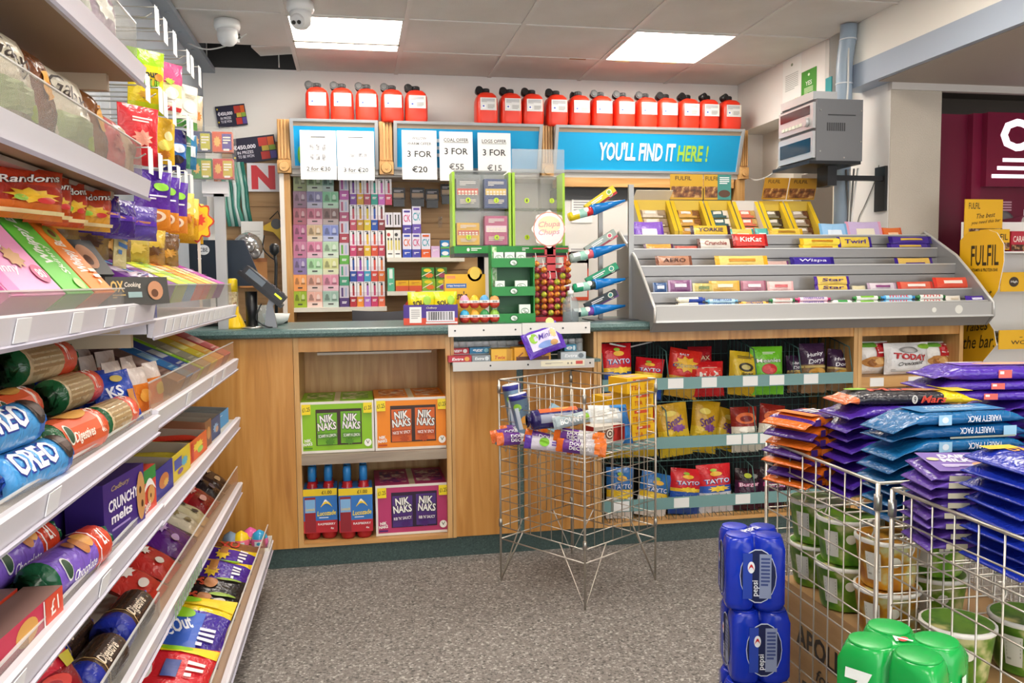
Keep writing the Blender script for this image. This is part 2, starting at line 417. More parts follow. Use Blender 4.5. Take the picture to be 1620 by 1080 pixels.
# suspended ceiling
cs = MB().box(XL-.1, XR+.2, -3.4, YB+.4, 2.9, 2.96).box(XL-.12, XR+.2, YB+.3, YB+.4, ZC+.006, 2.9).box(XL-.12, XL-.02, -3.4, YB+.3, ZC+.006, 2.9).build('ceiling', mat('#1c1a18', .9)); struct(cs, 'suspended tile ceiling')  # near-black slab and sides paint the darkness of the unlit ceiling void
TILE = mat('#dcd7d1', .85, 0, 'tile', d='#d3cdc6')
BAR = mat('#d9d5cf', .5)
XC = [-.917+.6*i for i in range(7)]; YR = [4.94-.6*i for i in range(-1, 15)]
TX = [XL]+[c for c in XC[1:] if c < XR-.05]+[XR]
EM = mat('#fff6ea', .5, 0, 'emit', e=LAMP_POWER)
lamps = {(1, 0), (4, 0), (1, 3), (4, 3), (1, 6), (4, 6), (1, 9), (4, 9), (1, 12), (4, 12)}  # row zero is in view; the other panels are added unseen to brighten the shop
tilecache = {}
for j in range(-1, 14):
    y1 = 4.94-.6*j if j >= 0 else YB; y0 = (4.94-.6*j)-.6 if j >= 0 else 4.94
    for i in range(len(TX)-1):
        x0, x1 = TX[i], TX[i+1]
        if (i, j) in lamps: continue
        if i == 0 and j == -1: continue                      # the missing tile
        key = (round(x1-x0, 3), round(y1-y0, 3))
        if key not in tilecache: tilecache[key] = MB().box(.006, key[0]-.006, .006, key[1]-.006, 0, .012).mesh('ceiling_tile', TILE)
        t = link('ceiling_tile', tilecache[key], cs, (x0, y0, ZC+.004))
bars = MB()
for x in TX[1:-1]: bars.box(x-.012, x+.012, -3.4, YB, ZC-.002, ZC+.02)
bars.build('ceiling_grid_runner', BAR, cs)
bars = MB()
for j in range(0, 14): bars.box(XL if j else -.317, XR, 4.94-.6*j-.007, 4.94-.6*j+.007, ZC-.001, ZC+.018)
bars.build('ceiling_grid_cross_bar', BAR, cs)
# slipped tile in the corner hole, with loose cables
T = Matrix.Translation((-.52, 5.19, 2.535)) @ Matrix.Rotation(.16, 4, 'X') @ Matrix.Rotation(-.1, 4, 'Y')
MB().box(-.02, .2, -.25, .24, 0, .012, 0, T).build('slipped_tile', TILE, cs)
CW = mat('#d8d8d4', .5)
def cable(name, pts, m, parent=None, r=.003, n=18):
    """smooth cable through points"""
    P = [Vector(p) for p in pts]; P = [P[0]*2-P[1]]+P+[P[-1]*2-P[-2]]; out = []
    for i in range(1, len(P)-2):
        for k in range(n//max(1, len(P)-3)+1):
            t = k/(n//max(1, len(P)-3)+1); a, b, c, d = P[i-1:i+3]
            out.append(.5*((2*b)+(c-a)*t+(2*a-5*b+4*c-d)*t*t+(3*b-a-3*c+d)*t**3))
    out.append(P[-2]); return MB().tube(out, r, 5).build(name, m, parent)
cb = thing('ceiling_cables', 'loose white and grey cables hanging in the open ceiling corner', 'cables', (-.7, 5.2, 2.6))
for k in range(9):
    rnd = random.Random(k); a = rnd.uniform(-.15, .16)
    cable('cable', [(a, -.2+rnd.uniform(-.05, .05), .15), (a+.05, .0, .02+rnd.uniform(0, .08)), (a+rnd.uniform(-.1, .2), .12, .06), (a+.1, .22, .16)], CW if k % 3 == 0 else mat('#3c3a3a', .5), cb, .004)
for x in (-.15, .27): cable('cable', [(x, .2, .15), (x, .2, 0), (x, .2, -.1)], CW, cb, .004)
lc = tag(cable('camera_cable', [(-.84, 4.75, 2.45), (-.74, 4.72, 2.415), (-.62, 4.7, 2.44), (-.53, 4.66, 2.487)], CW, None, .004), 'thin white cable drooping from the dome camera to the left wall', 'cable')
def ceiling_light(i, j, label):
    x0, x1 = TX[i], TX[i+1]; y1 = 4.94-.6*j; y0 = y1-.6
    t = thing('ceiling_light', label, 'light', ((x0+x1)/2, (y0+y1)/2, ZC))
    w, d = (x1-x0)/2-.012, .29
    full = j > 0 or i != 1
    fr = MB()
    for s in (-1, 1): fr.box(s*w-.008, s*w+.008, -d, d, -.004, .02); fr.box(-w, w, s*d-.008, s*d+.008, -.004, .02)
    fr.build('frame', BAR, t)
    MB().box(-w-.005, w+.005, -d-.005, d+.005, .021, .09).build('housing', mat('#8a8784', .5), t)  # unseen box added to keep the panel's light out of the ceiling void
    if full: MB().box(-w, w, -d, d, .004, .012).build('diffuser', EM, t)
    else:                                                   # panel slid forward, bare edge behind it
        MB().box(-w, w, -d, d-.15, .0, .008).build('diffuser', EM, t)
        MB().box(-w, w, d-.145, d-.125, -.006, .01).build('end_rail', mat('#5b564a', .5), t)
        MB().box(-w+.015, w-.015, d-.12, d-.005, .006, .012).build('rear_diffuser', EM, t)
    if (i, j) == (4, 0):
        for x in (-.17, .12): MB().box(x-.045, x+.045, d-.01, d+.03, -.005, .003).build('clip', mat('#e8dcae', .5), t)
    return t
ceiling_light(1, 0, 'square ceiling light panel behind the left dome camera')
ceiling_light(4, 0, 'square ceiling light panel above the long blue sign')
for q, (i, j) in enumerate(sorted(lamps-{(1, 0), (4, 0)})): ceiling_light(i, j, 'square ceiling light panel, number %s behind the camera' % ['one', 'two', 'three', 'four', 'five', 'six', 'seven', 'eight'][q])
st = MB().box(-.05, .05, -.008, .008, -.002, 0).build('stained_clip', mat('#9b6a2c', .6), cs, (XC[3]+.15+.317-.317+.3, 4.94, ZC-.001))
def dome(label, loc, rz, big):
    t = thing('security_camera', label, 'camera', loc, (0, 0, rz))
    MB().lathe([(.062, 0), (.064, -.03), (.058, -.045)], 24).build('base', mat('#efefed', .35), t)
    MB().lathe([(.05, -.045), (.052, -.075), (.046, -.1), (.03, -.118), (.004, -.122)], 24).build('housing', mat('#e9e9e8', .3), t)
    if big:
        f = MB().cyl((0, -.028, -.088), (0, -.05, -.104), .034, .03, 20).build('lens_face', mat('#dcdcdb', .3), t)
        for s in (-1, 1): MB().cyl((s*.013, -.049, -.104), (s*.013, -.0525, -.1065), .0095, None, 12).build('lens', mat('#3a3530', .15), t)
    else:
        MB().box(-.0, .055, -.02, .02, -.1, -.085).build('bracket', mat('#d9d9d6', .4), t)
        MB().cyl((.045, -.01, -.07), (.06, -.015, -.066), .012, None, 12).build('lens', mat('#4a4643', .2), t)
    return t
dome('white twin-lens dome camera under the left light panel', (atZ(475, 4, 2.5).x, atZ(475, 4, 2.5).y, 2.5), -.35, True)
dome('white dome camera beside the open ceiling corner', (atZ(359, 33, 2.5).x, atZ(359, 33, 2.5).y, 2.5), .6, False)
# ================================================================ overhead signs, back display, counter
YS = 5.2
ALU = mat('#b8bcc0', .35, .3)
SKY = mat('#12a6e0', .4)
su = thing('overhead_sign_unit', 'row of blue overhead sign boxes with pine pilasters on the back wall', 'sign', (1.05, 5.3, 1.83))
def W2(o, parent): o.matrix_parent_inverse = Matrix.Translation(parent.location).inverted(); return o
def sign_box(px0, px1, texts):
    x0, x1 = atY(px0, 235, YS).x, atY(px1, 235, YS).x; z0, z1 = 1.862, 2.138; w = x1-x0
    b = MB(); T = .02
    # wedge-shaped casing: top edge further out than the bottom edge
    b.prism([(5.10, z1), (5.46, z1), (5.46, z0-.03), (5.19, z0-.03), (5.19, z0)], x0+.001, x1-.001, 'x')
    sb_ = W2(b.build('sign_box', mat('#c9c6c0', .4), su), su)
    def face(u, v, k): y = 5.19+(5.10-5.19)*v; return (x0+u*w, y-.004-.0006*k, z0+v*(z1-z0))
    fr = MB(); tz = .055; tx = .02/w
    def fbox(u0, u1, v0, v1, d=.014):
        p = [face(u, v, 0) for u, v in ((u0, v0), (u1, v0), (u1, v1), (u0, v1))]
        q = [(a, b_-d, c) for a, b_, c in p]; fr.add(p+q, [(4, 5, 6, 7), (0, 4, 7, 3), (1, 2, 6, 5), (0, 1, 5, 4), (3, 7, 6, 2)])
    fbox(0, 1, 0, tz); fbox(0, 1, 1-tz, 1); fbox(0, tx, tz, 1-tz); fbox(1-tx, 1, tz, 1-tz)
    fr.build('frame', ALU, sb_)
    MB().add([face(u, v, 1) for u, v in ((tx, .06), (1-tx, .06), (1-tx, .94), (tx, .94))], [(0, 1, 2, 3)]).build('blue_panel', SKY, sb_)
    MB().add([face(u, v, 3) for u, v in ((tx, .86), (1-tx, .86), (1-tx, .945), (tx, .945))], [(0, 1, 2, 3)]).build('inner_edge', mat('#b49f88', .5), sb_)  # beige strip along the panel top paints the frame's shadow
    if texts: printed(sb_, lambda u, v, k: face(u, v, k+6), texts, 'lettering', asp=w/(z1-z0))
    return sb_
sign_box(461, 598, [('e', .10, .28, .05, .34, '#7fd04a'), ('l', .8, .35, .2, .12, '#bfe6f6', 3)])
sign_box(622, 853, [('r', .31, .62, .09, .07, '#f4f8fa'), ('r', .31, .47, .09, .07, '#f4f8fa'), ('r', .31, .32, .09, .07, '#f4f8fa')])
sign_box(873, 1166, [('t', "YOU'LL FIND IT", .435, .47, .405, .40, '#f6f8fa', 0, 0, .03), ('t', 'HERE !', .735, .45, .165, .36, '#a9d84e', 0, 0, .03)])
for px0, px1 in ((440, 460), (600, 620.5), (855, 872), (1166.5, 1178)):
    x0, x1 = atY(px0, 235, YS).x, atY(px1, 235, YS).x; w = x1-x0
    p = MB().box(x0, x1, 5.16, 5.46, 1.905, 2.145); n = 4
    for k in range(n): c = x0+w*(k+.5)/n; p.box(c-w*.07, c+w*.07, 5.148, 5.16, 1.915, 2.14)
    po = W2(p.build('pilaster', PINE, su), su)
    r = MB().box(x0-.003, x1+.003, 5.142, 5.46, 1.832, 1.905)
    for rr, y in ((w*.44, 5.130), (w*.30, 5.136), (w*.15, 5.126)): r.cyl(((x0+x1)/2, 5.142, 1.868), ((x0+x1)/2, y, 1.868), rr, rr*.86, 20)
    r.build('rosette', PINE, po)
xp0, xp1 = atY(446, 400, YS).x, atY(463, 400, YS).x
po = tag(MB().box(xp0, xp0+.028, 5.17, 5.25, 0, 1.83).box(xp0+.028, xp1-.002, 5.18, 5.44, 0, 1.83).build('pine_post', PINE), 'pine post left of the vape boxes', 'post')
MB().box(xp0, xp0+.026, 5.163, 5.17, 0, 1.83).build('post_edge', mat('#e4dcd2', .4), po)
tag(MB().box(atY(1163, 300, YS).x, atY(1176, 300, YS).x, 5.18, 5.44, 0, 1.83).build('pine_post', PINE), 'pine post at the right end of the long blue sign', 'post')
W2(MB().box(atY(880, 280, YS).x, atY(1160, 280, YS).x, 5.19, 5.3, 1.775, 1.832).build('under_rail', PINEH, su), su)
W2(MB().box(xp1, atY(1165, 280, YS).x, 5.21, 5.46, 1.822, 1.832).build('soffit_board', mat('#d9d3ca', .4), su), su)
# price sheets hung from the signs
def sheet(px, texts, label):
    x, z, w, h = rectY(*px, 5.08)
    o = MB().box(-w/2, w/2, 0, .0008, 0, h).build('price_sheet', mat('#f4f3f1', .6), None, (x, 5.075, z), (-.03, 0, 0))
    printed(o, flat(w, h, 0), texts, 'lettering', asp=w/h)
    return tag(o, label, 'price sheet')
TG = '#2c2c2e'; TL = '#5c5c5e'
sheet((475, 206, 532, 284), [('r', .5, .87, .4, .02, TL), ('r', .5, .855, .66, .006, TL)]+[('r', .32+.17*i, .66-.2*j, .1, .11, pic('#a9a9ab', '#77777a', '#d0d0d2', 60)) for i in range(3) for j in range(2)]+[('t', '2 for €30', .5, .22, .66, .09, TG), ('r', .5, .155, .66, .005, TG)], 'white price sheet reading 2 for €30 at the left end of the signs')
sheet((533.5, 207, 592, 285), [('r', .5, .87, .4, .02, TL), ('r', .4, .5, .2, .08, pic('#b9b9bb', '#99999c', '#d5d5d8', 60)), ('r', .68, .51, .24, .07, pic('#a9a9ab', '#77777a', '#d0d0d2', 60)), ('t', '3 for €20', .5, .21, .66, .09, TG), ('r', .5, .145, .66, .005, TG)], 'white price sheet reading 3 for €20 beside the 2 for €30 sheet')
sheet((636, 206, 691, 284), [('t', 'WILLOW', .5, .84, .42, .055, TL), ('t', 'WARM OFFER', .5, .73, .7, .055, TL), ('t', '3 FOR', .5, .52, .7, .13, TG), ('t', '€20', .5, .21, .44, .13, TG)], 'white price sheet with WILLOW WARM OFFER heading, 3 for €20')
sheet((695.5, 208, 748, 286), [('t', 'COAL OFFER', .5, .83, .74, .07, TG), ('r', .5, .78, .74, .008, TG), ('t', '3 FOR', .5, .60, .7, .13, TG), ('t', '€55', .5, .29, .44, .13, TL)], 'white price sheet with COAL OFFER heading, 3 for €55')
sheet((756, 210, 808, 288), [('t', 'LOGS OFFER', .5, .83, .74, .07, TG), ('r', .5, .78, .74, .008, TG), ('t', '3 FOR', .5, .60, .7, .13, TG), ('t', '€15', .5, .29, .44, .13, TL)], 'white price sheet with LOGS OFFER heading, 3 for €15')

# jerry cans along the top of the signs
def jerry():
    b = MB(); w, d, h = .136, .165, .195; rows = []
    sec = [(0, .86), (.012, .96), (.03, 1), (.125, 1), (.155, .97), (.175, .86), (.19, .62), (.195, .34)]
    n = 24
    for z, s in sec:
        for k in range(n):
            t = 2*PI*k/n; c, q = math.cos(t), math.sin(t); e = .42
            rows.append((math.copysign(abs(c)**e, c)*w/2*s*(1 if s > .7 else 1), math.copysign(abs(q)**e, q)*d/2*(.35+.65*s if s < .9 else s), z))
    fs = [(i*n+k, i*n+(k+1) % n, (i+1)*n+(k+1) % n, (i+1)*n+k) for i in range(len(sec)-1) for k in range(n)]
    fs += [tuple(range(n-1, -1, -1)), tuple((len(sec)-1)*n+k for k in range(n))]
    b.add(rows, fs, 0, True)
    o = b.build('fuel_can', mat('#e0341c', .35))
    MB().lathe([(.021, .19), (.021, .205), (.019, .207)], 14).build('neck', mat('#d02c18', .35), o)
    c = MB().lathe([(.023, .203), (.023, .222), (.021, .226)], 14)
    for k in range(14): a = 2*PI*k/14; c.box(.0225*math.cos(a)-.002, .0225*math.cos(a)+.002, .0225*math.sin(a)-.002, .0225*math.sin(a)+.002, .204, .222)
    c.build('cap', BLACK, o)
    s = MB().tube([(-.015, 0, .226), (-.03, -.004, .23), (-.045, -.006, .228)], .0022, 6)
    s.cyl((-.047, .012, .206), (-.047, -.03, .213), .02, .024, 16); s.cyl((-.047, -.03, .213), (-.047, -.034, .2135), .017, .016, 16)
    s.build('spout', BLACK, o)
    printed(o, flat(.1, .075, -.0835), [('r', .5, .5, 1, 1, '#dedede'), ('l', .5, .76, .84, .3, '#9a9aa0', 5), ('r', .22, .3, .22, .26, '#f3f3f6'), ('e', .2, .32, .12, .14, '#3a55b8'), ('l', .66, .28, .42, .34, '#a9a6a2', 4), ('r', .94, .5, .1, .9, '#e6ded2')], 'paper_label')
    return o
jc = jerry(); L_ = [c for c in jc.children if c.name.startswith('paper_label')][0]; L_.location = (0.004, 0, .082)
cans = [(503, 190, 0), (542, 191, 0), (581, 193, 0), (620.5, 194, 0), (658, 195, 0)]
cans2 = [(768, 199, .12), (806, 199, 0), (840, 201, 0), (878, 199, -.05), (913, 200, 1.4), (948, 203, 0), (983, 203.5, 0), (1018, 204.5, 0), (1050, 204, .1), (1084, 205.5, .15), (1115, 206, .5), (1149, 207, .4)]
allc = cans+cans2
for i, (px, py, rz) in enumerate(allc):
    p = atY(px, py, 5.22); first = i == 0
    if i < 5: lab = 'red plastic fuel can, %s of the five above the left signs' % nth(i, 5, 'left', 'right')
    else:
        lab = 'red plastic fuel can, %s of the twelve above the right signs' % nth(i-5, 12, 'left', 'right')
    c = jc if first else dup(jc, (0, 0, 0))
    c.location = (p.x, 5.2, 2.139); tag(c, lab, 'fuel can', 'red fuel cans on top of the signs')
    if rz:
        for ch in c.children:
            if ch.name.startswith('spout'): ch.rotation_euler = (0, 0, -1.5 if rz == 1.4 else rz)

# back display shelving
bs = thing('display_shelving', 'white shelves on the slatted back wall behind the counter', 'shelving', (.1, 5.3, 1.02))
for (a, b, py, z1) in ((463, 612, 487, 0), (612.5, 735, 408, 0), (612.5, 735, 461, 0)):
    x0, x1 = atY(a, py, 5.2).x, atY(b, py, 5.2).x; z = atY((a+b)/2, py, 5.2).z
    W2(MB().box(x0, x1, 5.2, 5.447, z-.022, z+.004).build('shelf', mat('#e6e0d2', .4), bs), bs)
SHZ = [atY((a+b)/2, py, 5.2).z+.004 for a, b, py in ((463, 612, 487), (612.5, 735, 408), (612.5, 735, 461))]
pal = ['#8f9a72 #93ad83 #6d9486', '#8d6f86 #7a76a0 #6fae86', '#b06a78 #c06f86 #7d5f5c', '#b0648c #d0b28a #7f8ccc', '#c07a9c #d27c9c #b4d2b0', '#8a78ae #a5d8a0 #d4d890', '#f0a45c #dca08c #dc8ca4', '#9ab82c #e6b0a0 #98b8aa']
cn = ['olive', 'sage green', 'dark green', 'mauve', 'lilac', 'mint green', 'dusty rose', 'rose', 'brown', 'plum', 'peach', 'sky blue', 'pink', 'bright pink', 'pale mint', 'violet', 'light green', 'lime and yellow', 'orange', 'salmon', 'hot pink', 'lime', 'coral', 'grey green']
ys = [293, 317, 341.5, 365, 389, 413, 436.5, 459.5, 483]
xs = [464, 485.5, 510.5, 536]
for r in range(8):
    cs3 = pal[r].split()
    for c in range(3):
        x, z, w, h = rectY(xs[c], ys[r], xs[c+1], ys[r+1], 5.25)
        if r == 0 and c == 2: w *= .72; x -= .015
        hx = cs3[c]; dk = '#3b3a3c'
        lt = '#%02x%02x%02x' % tuple(min(255, int(int(hx[i:i+2], 16)*.5+120)) for i in (1, 3, 5))
        md = '#%02x%02x%02x' % tuple(int(int(hx[i:i+2], 16)*.72) for i in (1, 3, 5))
        zz = SHZ[0]+(7-r)*.1005
        o = carton('vape_box', w-.002, .0995, .08, lt if c else hx, hx, None, None, [('r', .5, .65, .96, .62, hx), ('r', .5, .65, .02, .62, lt), ('e', .27, .62, .22, .4, md), ('e', .73, .62, .22, .4, lt), ('r', .28, .5, .3, .16, md), ('r', .73, .46, .3, .1, md), ('r', .5, .2, .34, .08, dk)])
        o.location = (x, 5.29, zz); tag(o, '%s square vape box, %s column, %s row from the top' % (cn[r*3+c], ORD[c], ORD[r]), 'vape box', 'square vape boxes on the back display')
P2 = ['#b04fa0', '#a84870', '#a83848', '#5fae3c', '#3f9a74', '#4a2f6e']
for r in range(6):
    y0, y1 = (305, 334) if r == 0 else (308+r*31-.2, 336+r*31) if False else (305+r*30, 334+r*30)
    x, z, w, h = rectY(537, y0, 552.5, y1, 5.25)
    o = carton('vape_box', w-.002, .13, .06, '#cfc6d2', P2[r], None, None, [('r', .5, .22, 1, .42, P2[r]), ('r', .3, .7, .2, .42, P2[r]), ('r', .7, .7, .2, .42, '#a9b4d0'), ('l', .5, .2, .5, .12, '#f0eef0', 2)])
    o.location = (x, 5.28, SHZ[0]+(5-r)*.1305); tag(o, 'narrow twin vape box with %s base, %s row of the fourth column' % (['magenta', 'plum', 'crimson', 'green', 'teal', 'dark violet'][r], ORD[r]), 'vape box', 'narrow twin vape boxes on the back display')
P3 = ['#7a3f9c,#d8a41c,#b0415a,#18988a,#c060b4,#c83c60', '#c04a60,#c8941c,#dcc01c,#1450b0,#8a3038', '#c83a6c,#a83a38,#e0b41c,#d84a24,#c23c54', '#1848a0,#8a3fae,#3aa0c4,#d84434,#e8742c', '#a82430,#e08a2c,#b070c8,#c23464,#e06a4a']
pn = ['purple,amber,crimson,teal,lilac,cherry red', 'rose,gold,yellow,royal blue,maroon', 'pink,brick red,yellow,orange red,raspberry', 'navy,violet,turquoise,red,orange', 'dark red,orange,mauve,magenta,coral']
for r in range(5):
    hs = P3[r].split(','); nm = pn[r].split(',')
    for c in range(len(hs)):
        x, z, w, h = rectY(553.5+c*11.2, 300+r*36, 564.2+c*11.2, 336+r*36, 5.25)
        o = carton('vape_box', w-.001, .156, .05, '#f2eef0', hs[c], None, None, [('r', .5, .2, 1, .42, hs[c]), ('r', .5, .49, 1, .18, {'#': '#e8d9e2'}['#']), ('r', .55, .66, .3, .44, hs[c]), ('e', .55, .88, .3, .1, '#2a2a2e'), ('r', .42, .95, .5, .03, '#55555a'), ('l', .5, .24, .6, .1, '#f6f4f4', 2)])
        o.location = (x, 5.28, SHZ[0]+(4-r)*.1565); tag(o, '%s slim vape box, %s in the %s slim row from the top' % (nm[c], ORD[c], ORD[r]), 'vape box', 'slim vape boxes on the back display')
def bx(px, Y, zb, d, front, items, label, name='vape_box', cat='vape box', side=None):
    x, z, w, h = rectY(*px, Y); o = carton(name, w-.001, h, d, front, side, None, None, items)
    o.location = (x, Y+d/2, z if zb is None else zb); return tag(o, label, cat)
for k, (px, m) in enumerate((((609, 336, 621.5, 359), '#6a4a9a'), ((622, 336, 634.5, 359), '#4c4440'))):
    bx(px, 5.25, None, .05, '#e9e4ea', [('r', .3, .5, .18, .7, m), ('r', .7, .5, .18, .7, '#3a3438')], 'white vape box with two %s sticks beside the second slim row' % ['violet', 'brown'][k])
for k, px in enumerate(((611, 360, 622.5, 404), (623, 360, 634.5, 404))):
    bx(px, 5.25, SHZ[1], .05, '#f3f1ea', [('s', .35, .83, .6, .16, ['#c83c3c', '#3c3a38'][k]), ('r', .3, .48, .22, .4, '#e6d66a'), ('r', .72, .48, .22, .4, '#e6d66a'), ('r', .3, .67, .22, .08, '#55504a'), ('r', .72, .67, .22, .08, '#55504a'), ('r', .5, .14, .6, .04, '#3c3a40')], 'white vape box with two yellow vials and a %s corner' % ['red', 'black'][k])
CXC = [((637, 332, 651, 367), '#4a3a9a', 'top left'), ((652, 326, 666, 367), '#6a50b0', 'top right'), ((637, 367.5, 651, 403), '#2f4ab8', 'bottom left'), ((651.8, 367.5, 665.6, 403), '#4a44a4', 'bottom middle'), ((666.4, 367.5, 681, 403), '#e0602c', 'bottom right')]
for px, h, pos in CXC:
    top = 'top' in pos; x, z, w, hh = rectY(*px, 5.22)
    o = carton('vape_box', w-.001, .148 if not top or 'right' not in pos else .165, .06, '#e6e2f2', h, None, None, [('r', .5, .17, 1, .34, h), ('t', 'CK' if 'right' not in pos else 'CX', .5, .62, .8, .3, ['#d0487a', '#2ca0b0', '#e0682c'][CXC.index((px, h, pos)) % 3]), ('r', .5, .9, .7, .08, h), ('l', .5, .17, .6, .1, '#f0eefa', 2)])
    o.location = (x, 5.25, SHZ[1]+(.1485 if top else 0)); tag(o, 'violet and white vape box with big coloured letters, %s of the five' % pos, 'vape box', 'lettered vape boxes')
bx((682, 385, 695.5, 403), 5.22, SHZ[1], .06, '#d8b8dc', [('l', .5, .6, .6, .2, '#f4eef6', 2)], 'small pale pink box on the middle back shelf', 'small_box', 'box')
for k in range(2): bx((697, 375.5, 711, 388.5), 5.22, SHZ[1]+k*.055, .06, '#1c7fc0', [('e', .5, .5, .8, .5, '#f0f4f6'), ('r', .5, .12, 1, .2, '#5fb85a')], 'small blue and white box on the middle back shelf, %s of two' % ['lower', 'upper'][k], 'small_box', 'box')
for k, px in enumerate(((620.5, 297, 641, 329), (649, 297, 672, 329), (673, 299, 694, 331), (697, 291, 714, 325))):
    x, z, w, h = rectY(*px, 5.36)
    t = thing('hanging_pack', 'dark carded accessory pack on a wall hook, %s of four' % nth(k, 4, 'left', 'right'), 'pack', (x, 5.36, z), (0, 0, 0), 'dark packs hung on the back wall')
    MB().box(-w/2, w/2, -.004, .004, h*.42, h).build('card', mat('#2d2a2c', .4), t); MB().box(-w/2+.006, w/2-.006, -.018, .01, h*.06, h*.42).build('blister', mat('#1b1a1c', .2), t)
    printed(t, flat(w, h, -.006), [('r', .5, .62, .8, .22, '#c3a686'), ('l', .5, .82, .7, .12, '#cfccd0', 2), ('l', .5, .5, .7, .08, '#8a7f78', 2)], 'card_print')
    MB().tube([(0, -.03, h), (0, .085, h+.004)], .002, 5).build('hook', STEEL, t)
hk = thing('wall_hook', 'empty metal hook on the slatted back wall', 'hook', (atY(697, 352, 5.4).x, 5.43, atY(697, 352, 5.4).z)); MB().box(-.012, .012, .0, .006, -.03, .04).build('hook_plate', CLEAR, hk); MB().tube([(0, 0, .02), (0, -.1, .02), (0, -.105, .03)], .003, 6).build('hook_wire', STEEL, hk)
bx((613, 420, 624, 457), 5.2, SHZ[2], .06, '#5fbf98', [('r', .5, .75, .5, .4, '#e9f4ee'), ('l', .5, .3, .6, .1, '#f2f6f4', 2)], 'mint green slim box at the left end of the low back shelf', 'small_box', 'box')
for k in range(2): bx((626+k*21, 440, 646.5+k*21, 457), 5.2, SHZ[2], .07, '#f0b818', [('r', .5, .25, 1, .5, '#e25a34'), ('l', .5, .72, .6, .25, '#d8881c', 2)], 'yellow and orange sweet box on the low back shelf, %s one' % ['left', 'right'][k], 'sweet_box', 'sweet box')
FR = [(668, 438, 689, 457, 0, '#8dbf2c', '#ef7d2c'), (690, 438, 708, 457, 0, '#7fae2a', '#9a3f8c'), (667, 420, 687, 438, 1, '#3f8f3a', '#ef7d2c'), (689, 420, 707, 438, 1, '#4b7a34', '#b0506c'), (709, 428, 727, 440, 1, '#86c23c', '#d8e04c')]
for k, (a, b, c, d, row, g1, g2) in enumerate(FR):
    bx((a, b, c, d), 5.2, SHZ[2]+(.0 if row == 0 else .074)+(0 if k < 4 else -.03), .06, g1, [('e', .45, .75, .6, .3, '#f0d82c'), ('s', .6, .3, .8, .5, g2), ('r', .4, .45, .9, .06, '#f6f0e0', .5)], 'green fruit gum carton on the low back shelf, %s' % ['lower left', 'lower right with purple fruit', 'upper left', 'upper right with red fruit', 'far right beside the yellow box'][k], 'gum_carton', 'gum carton')
# tobacco gantry on the right
ga = thing('shutter_cabinet', 'dark topped white shutter cabinet under the long blue sign', 'cabinet', (1.7, 5.3, .9))
x0, x1 = atY(885, 300, YS).x, atY(1161, 300, YS).x
W2(MB().box(x0, x1, 5.24, 5.46, 1.70, 1.775).build('head_band', mat('#3a3d42', .5), ga), ga)
W2(MB().box(x0, x1, 5.26, 5.46, .0, 1.70).build('carcass', mat('#d9d8d4', .5), ga), ga)
for k in range(4):
    xa = x0+(x1-x0)*k/4; W2(MB().box(xa+.006, xa+(x1-x0)/4-.006, 5.25, 5.26, .9, 1.695).build('shutter_door', mat('#e6e4e0', .4), ga), ga)
for k, (px, m, lab) in enumerate((((905, 305, 938, 352), '#f4f4f2', 'white notice with fine print, upper left on the shutter cabinet'), ((901, 385, 932, 425), '#f2f2f0', 'white notice with one dark line, lower left on the shutter cabinet'), ((893, 398, 932, 475), '#e2573a', 'red and white notice behind the sanitiser bottle'))):
    x, z, w, h = rectY(*px, 5.23); o = MB().box(-w/2, w/2, 0, .001, 0, h).build('notice', mat(m, .5), None, (x, 5.244, z))
    printed(o, flat(w, h, 0), [('l', .5, .5, .8, .6, '#a8a8ac', 7)] if k != 2 else [('r', .55, .42, .8, .7, '#efece8')], 'lettering'); tag(o, lab, 'notice')
# posters on the right hand wall
def wallpaper(name, y0, y1, z0, z1, colr, items, label):
    w, h = y1-y0, z1-z0; o = MB().box(-w/2, w/2, 0, .001, 0, h).build(name, mat(colr, .5), None, (XR-.002, (y0+y1)/2, z0), (0, 0, -PI/2))
    printed(o, flat(w, h, 0), items, 'lettering', asp=w/h); return tag(o, label, 'poster')
def yx(px, py): return atX(px, py, XR).y
wallpaper('poster', yx(1268, 130), yx(1239, 130), atX(1255, 168, XR).z, atX(1255, 90, XR).z, '#f2f4f0', [('e', .5, .85, .12, .06, '#8a9a80'), ('l', .5, .5, .7, .34, '#c2c6c2', 9), ('r', .5, .05, 1, .1, '#b7d44a'), ('s', .2, .09, .3, .1, '#8fbe2c'), ('s', .75, .1, .4, .1, '#cfe06a')], 'pale notice with green grass border on the right wall')
wallpaper('poster', yx(1292, 130), yx(1268.5, 130), atX(1280, 165, XR).z, atX(1280, 110, XR).z, '#4a9a34', [('e', .5, .86, .14, .08, '#e8f4e0'), ('t', 'YES', .5, .62, .42, .13, '#f4f8f0'), ('l', .5, .4, .6, .2, '#cfe8bc', 5), ('r', .5, .08, 1, .12, '#7cbf3c')], 'green YES notice on the right wall above the wall unit')
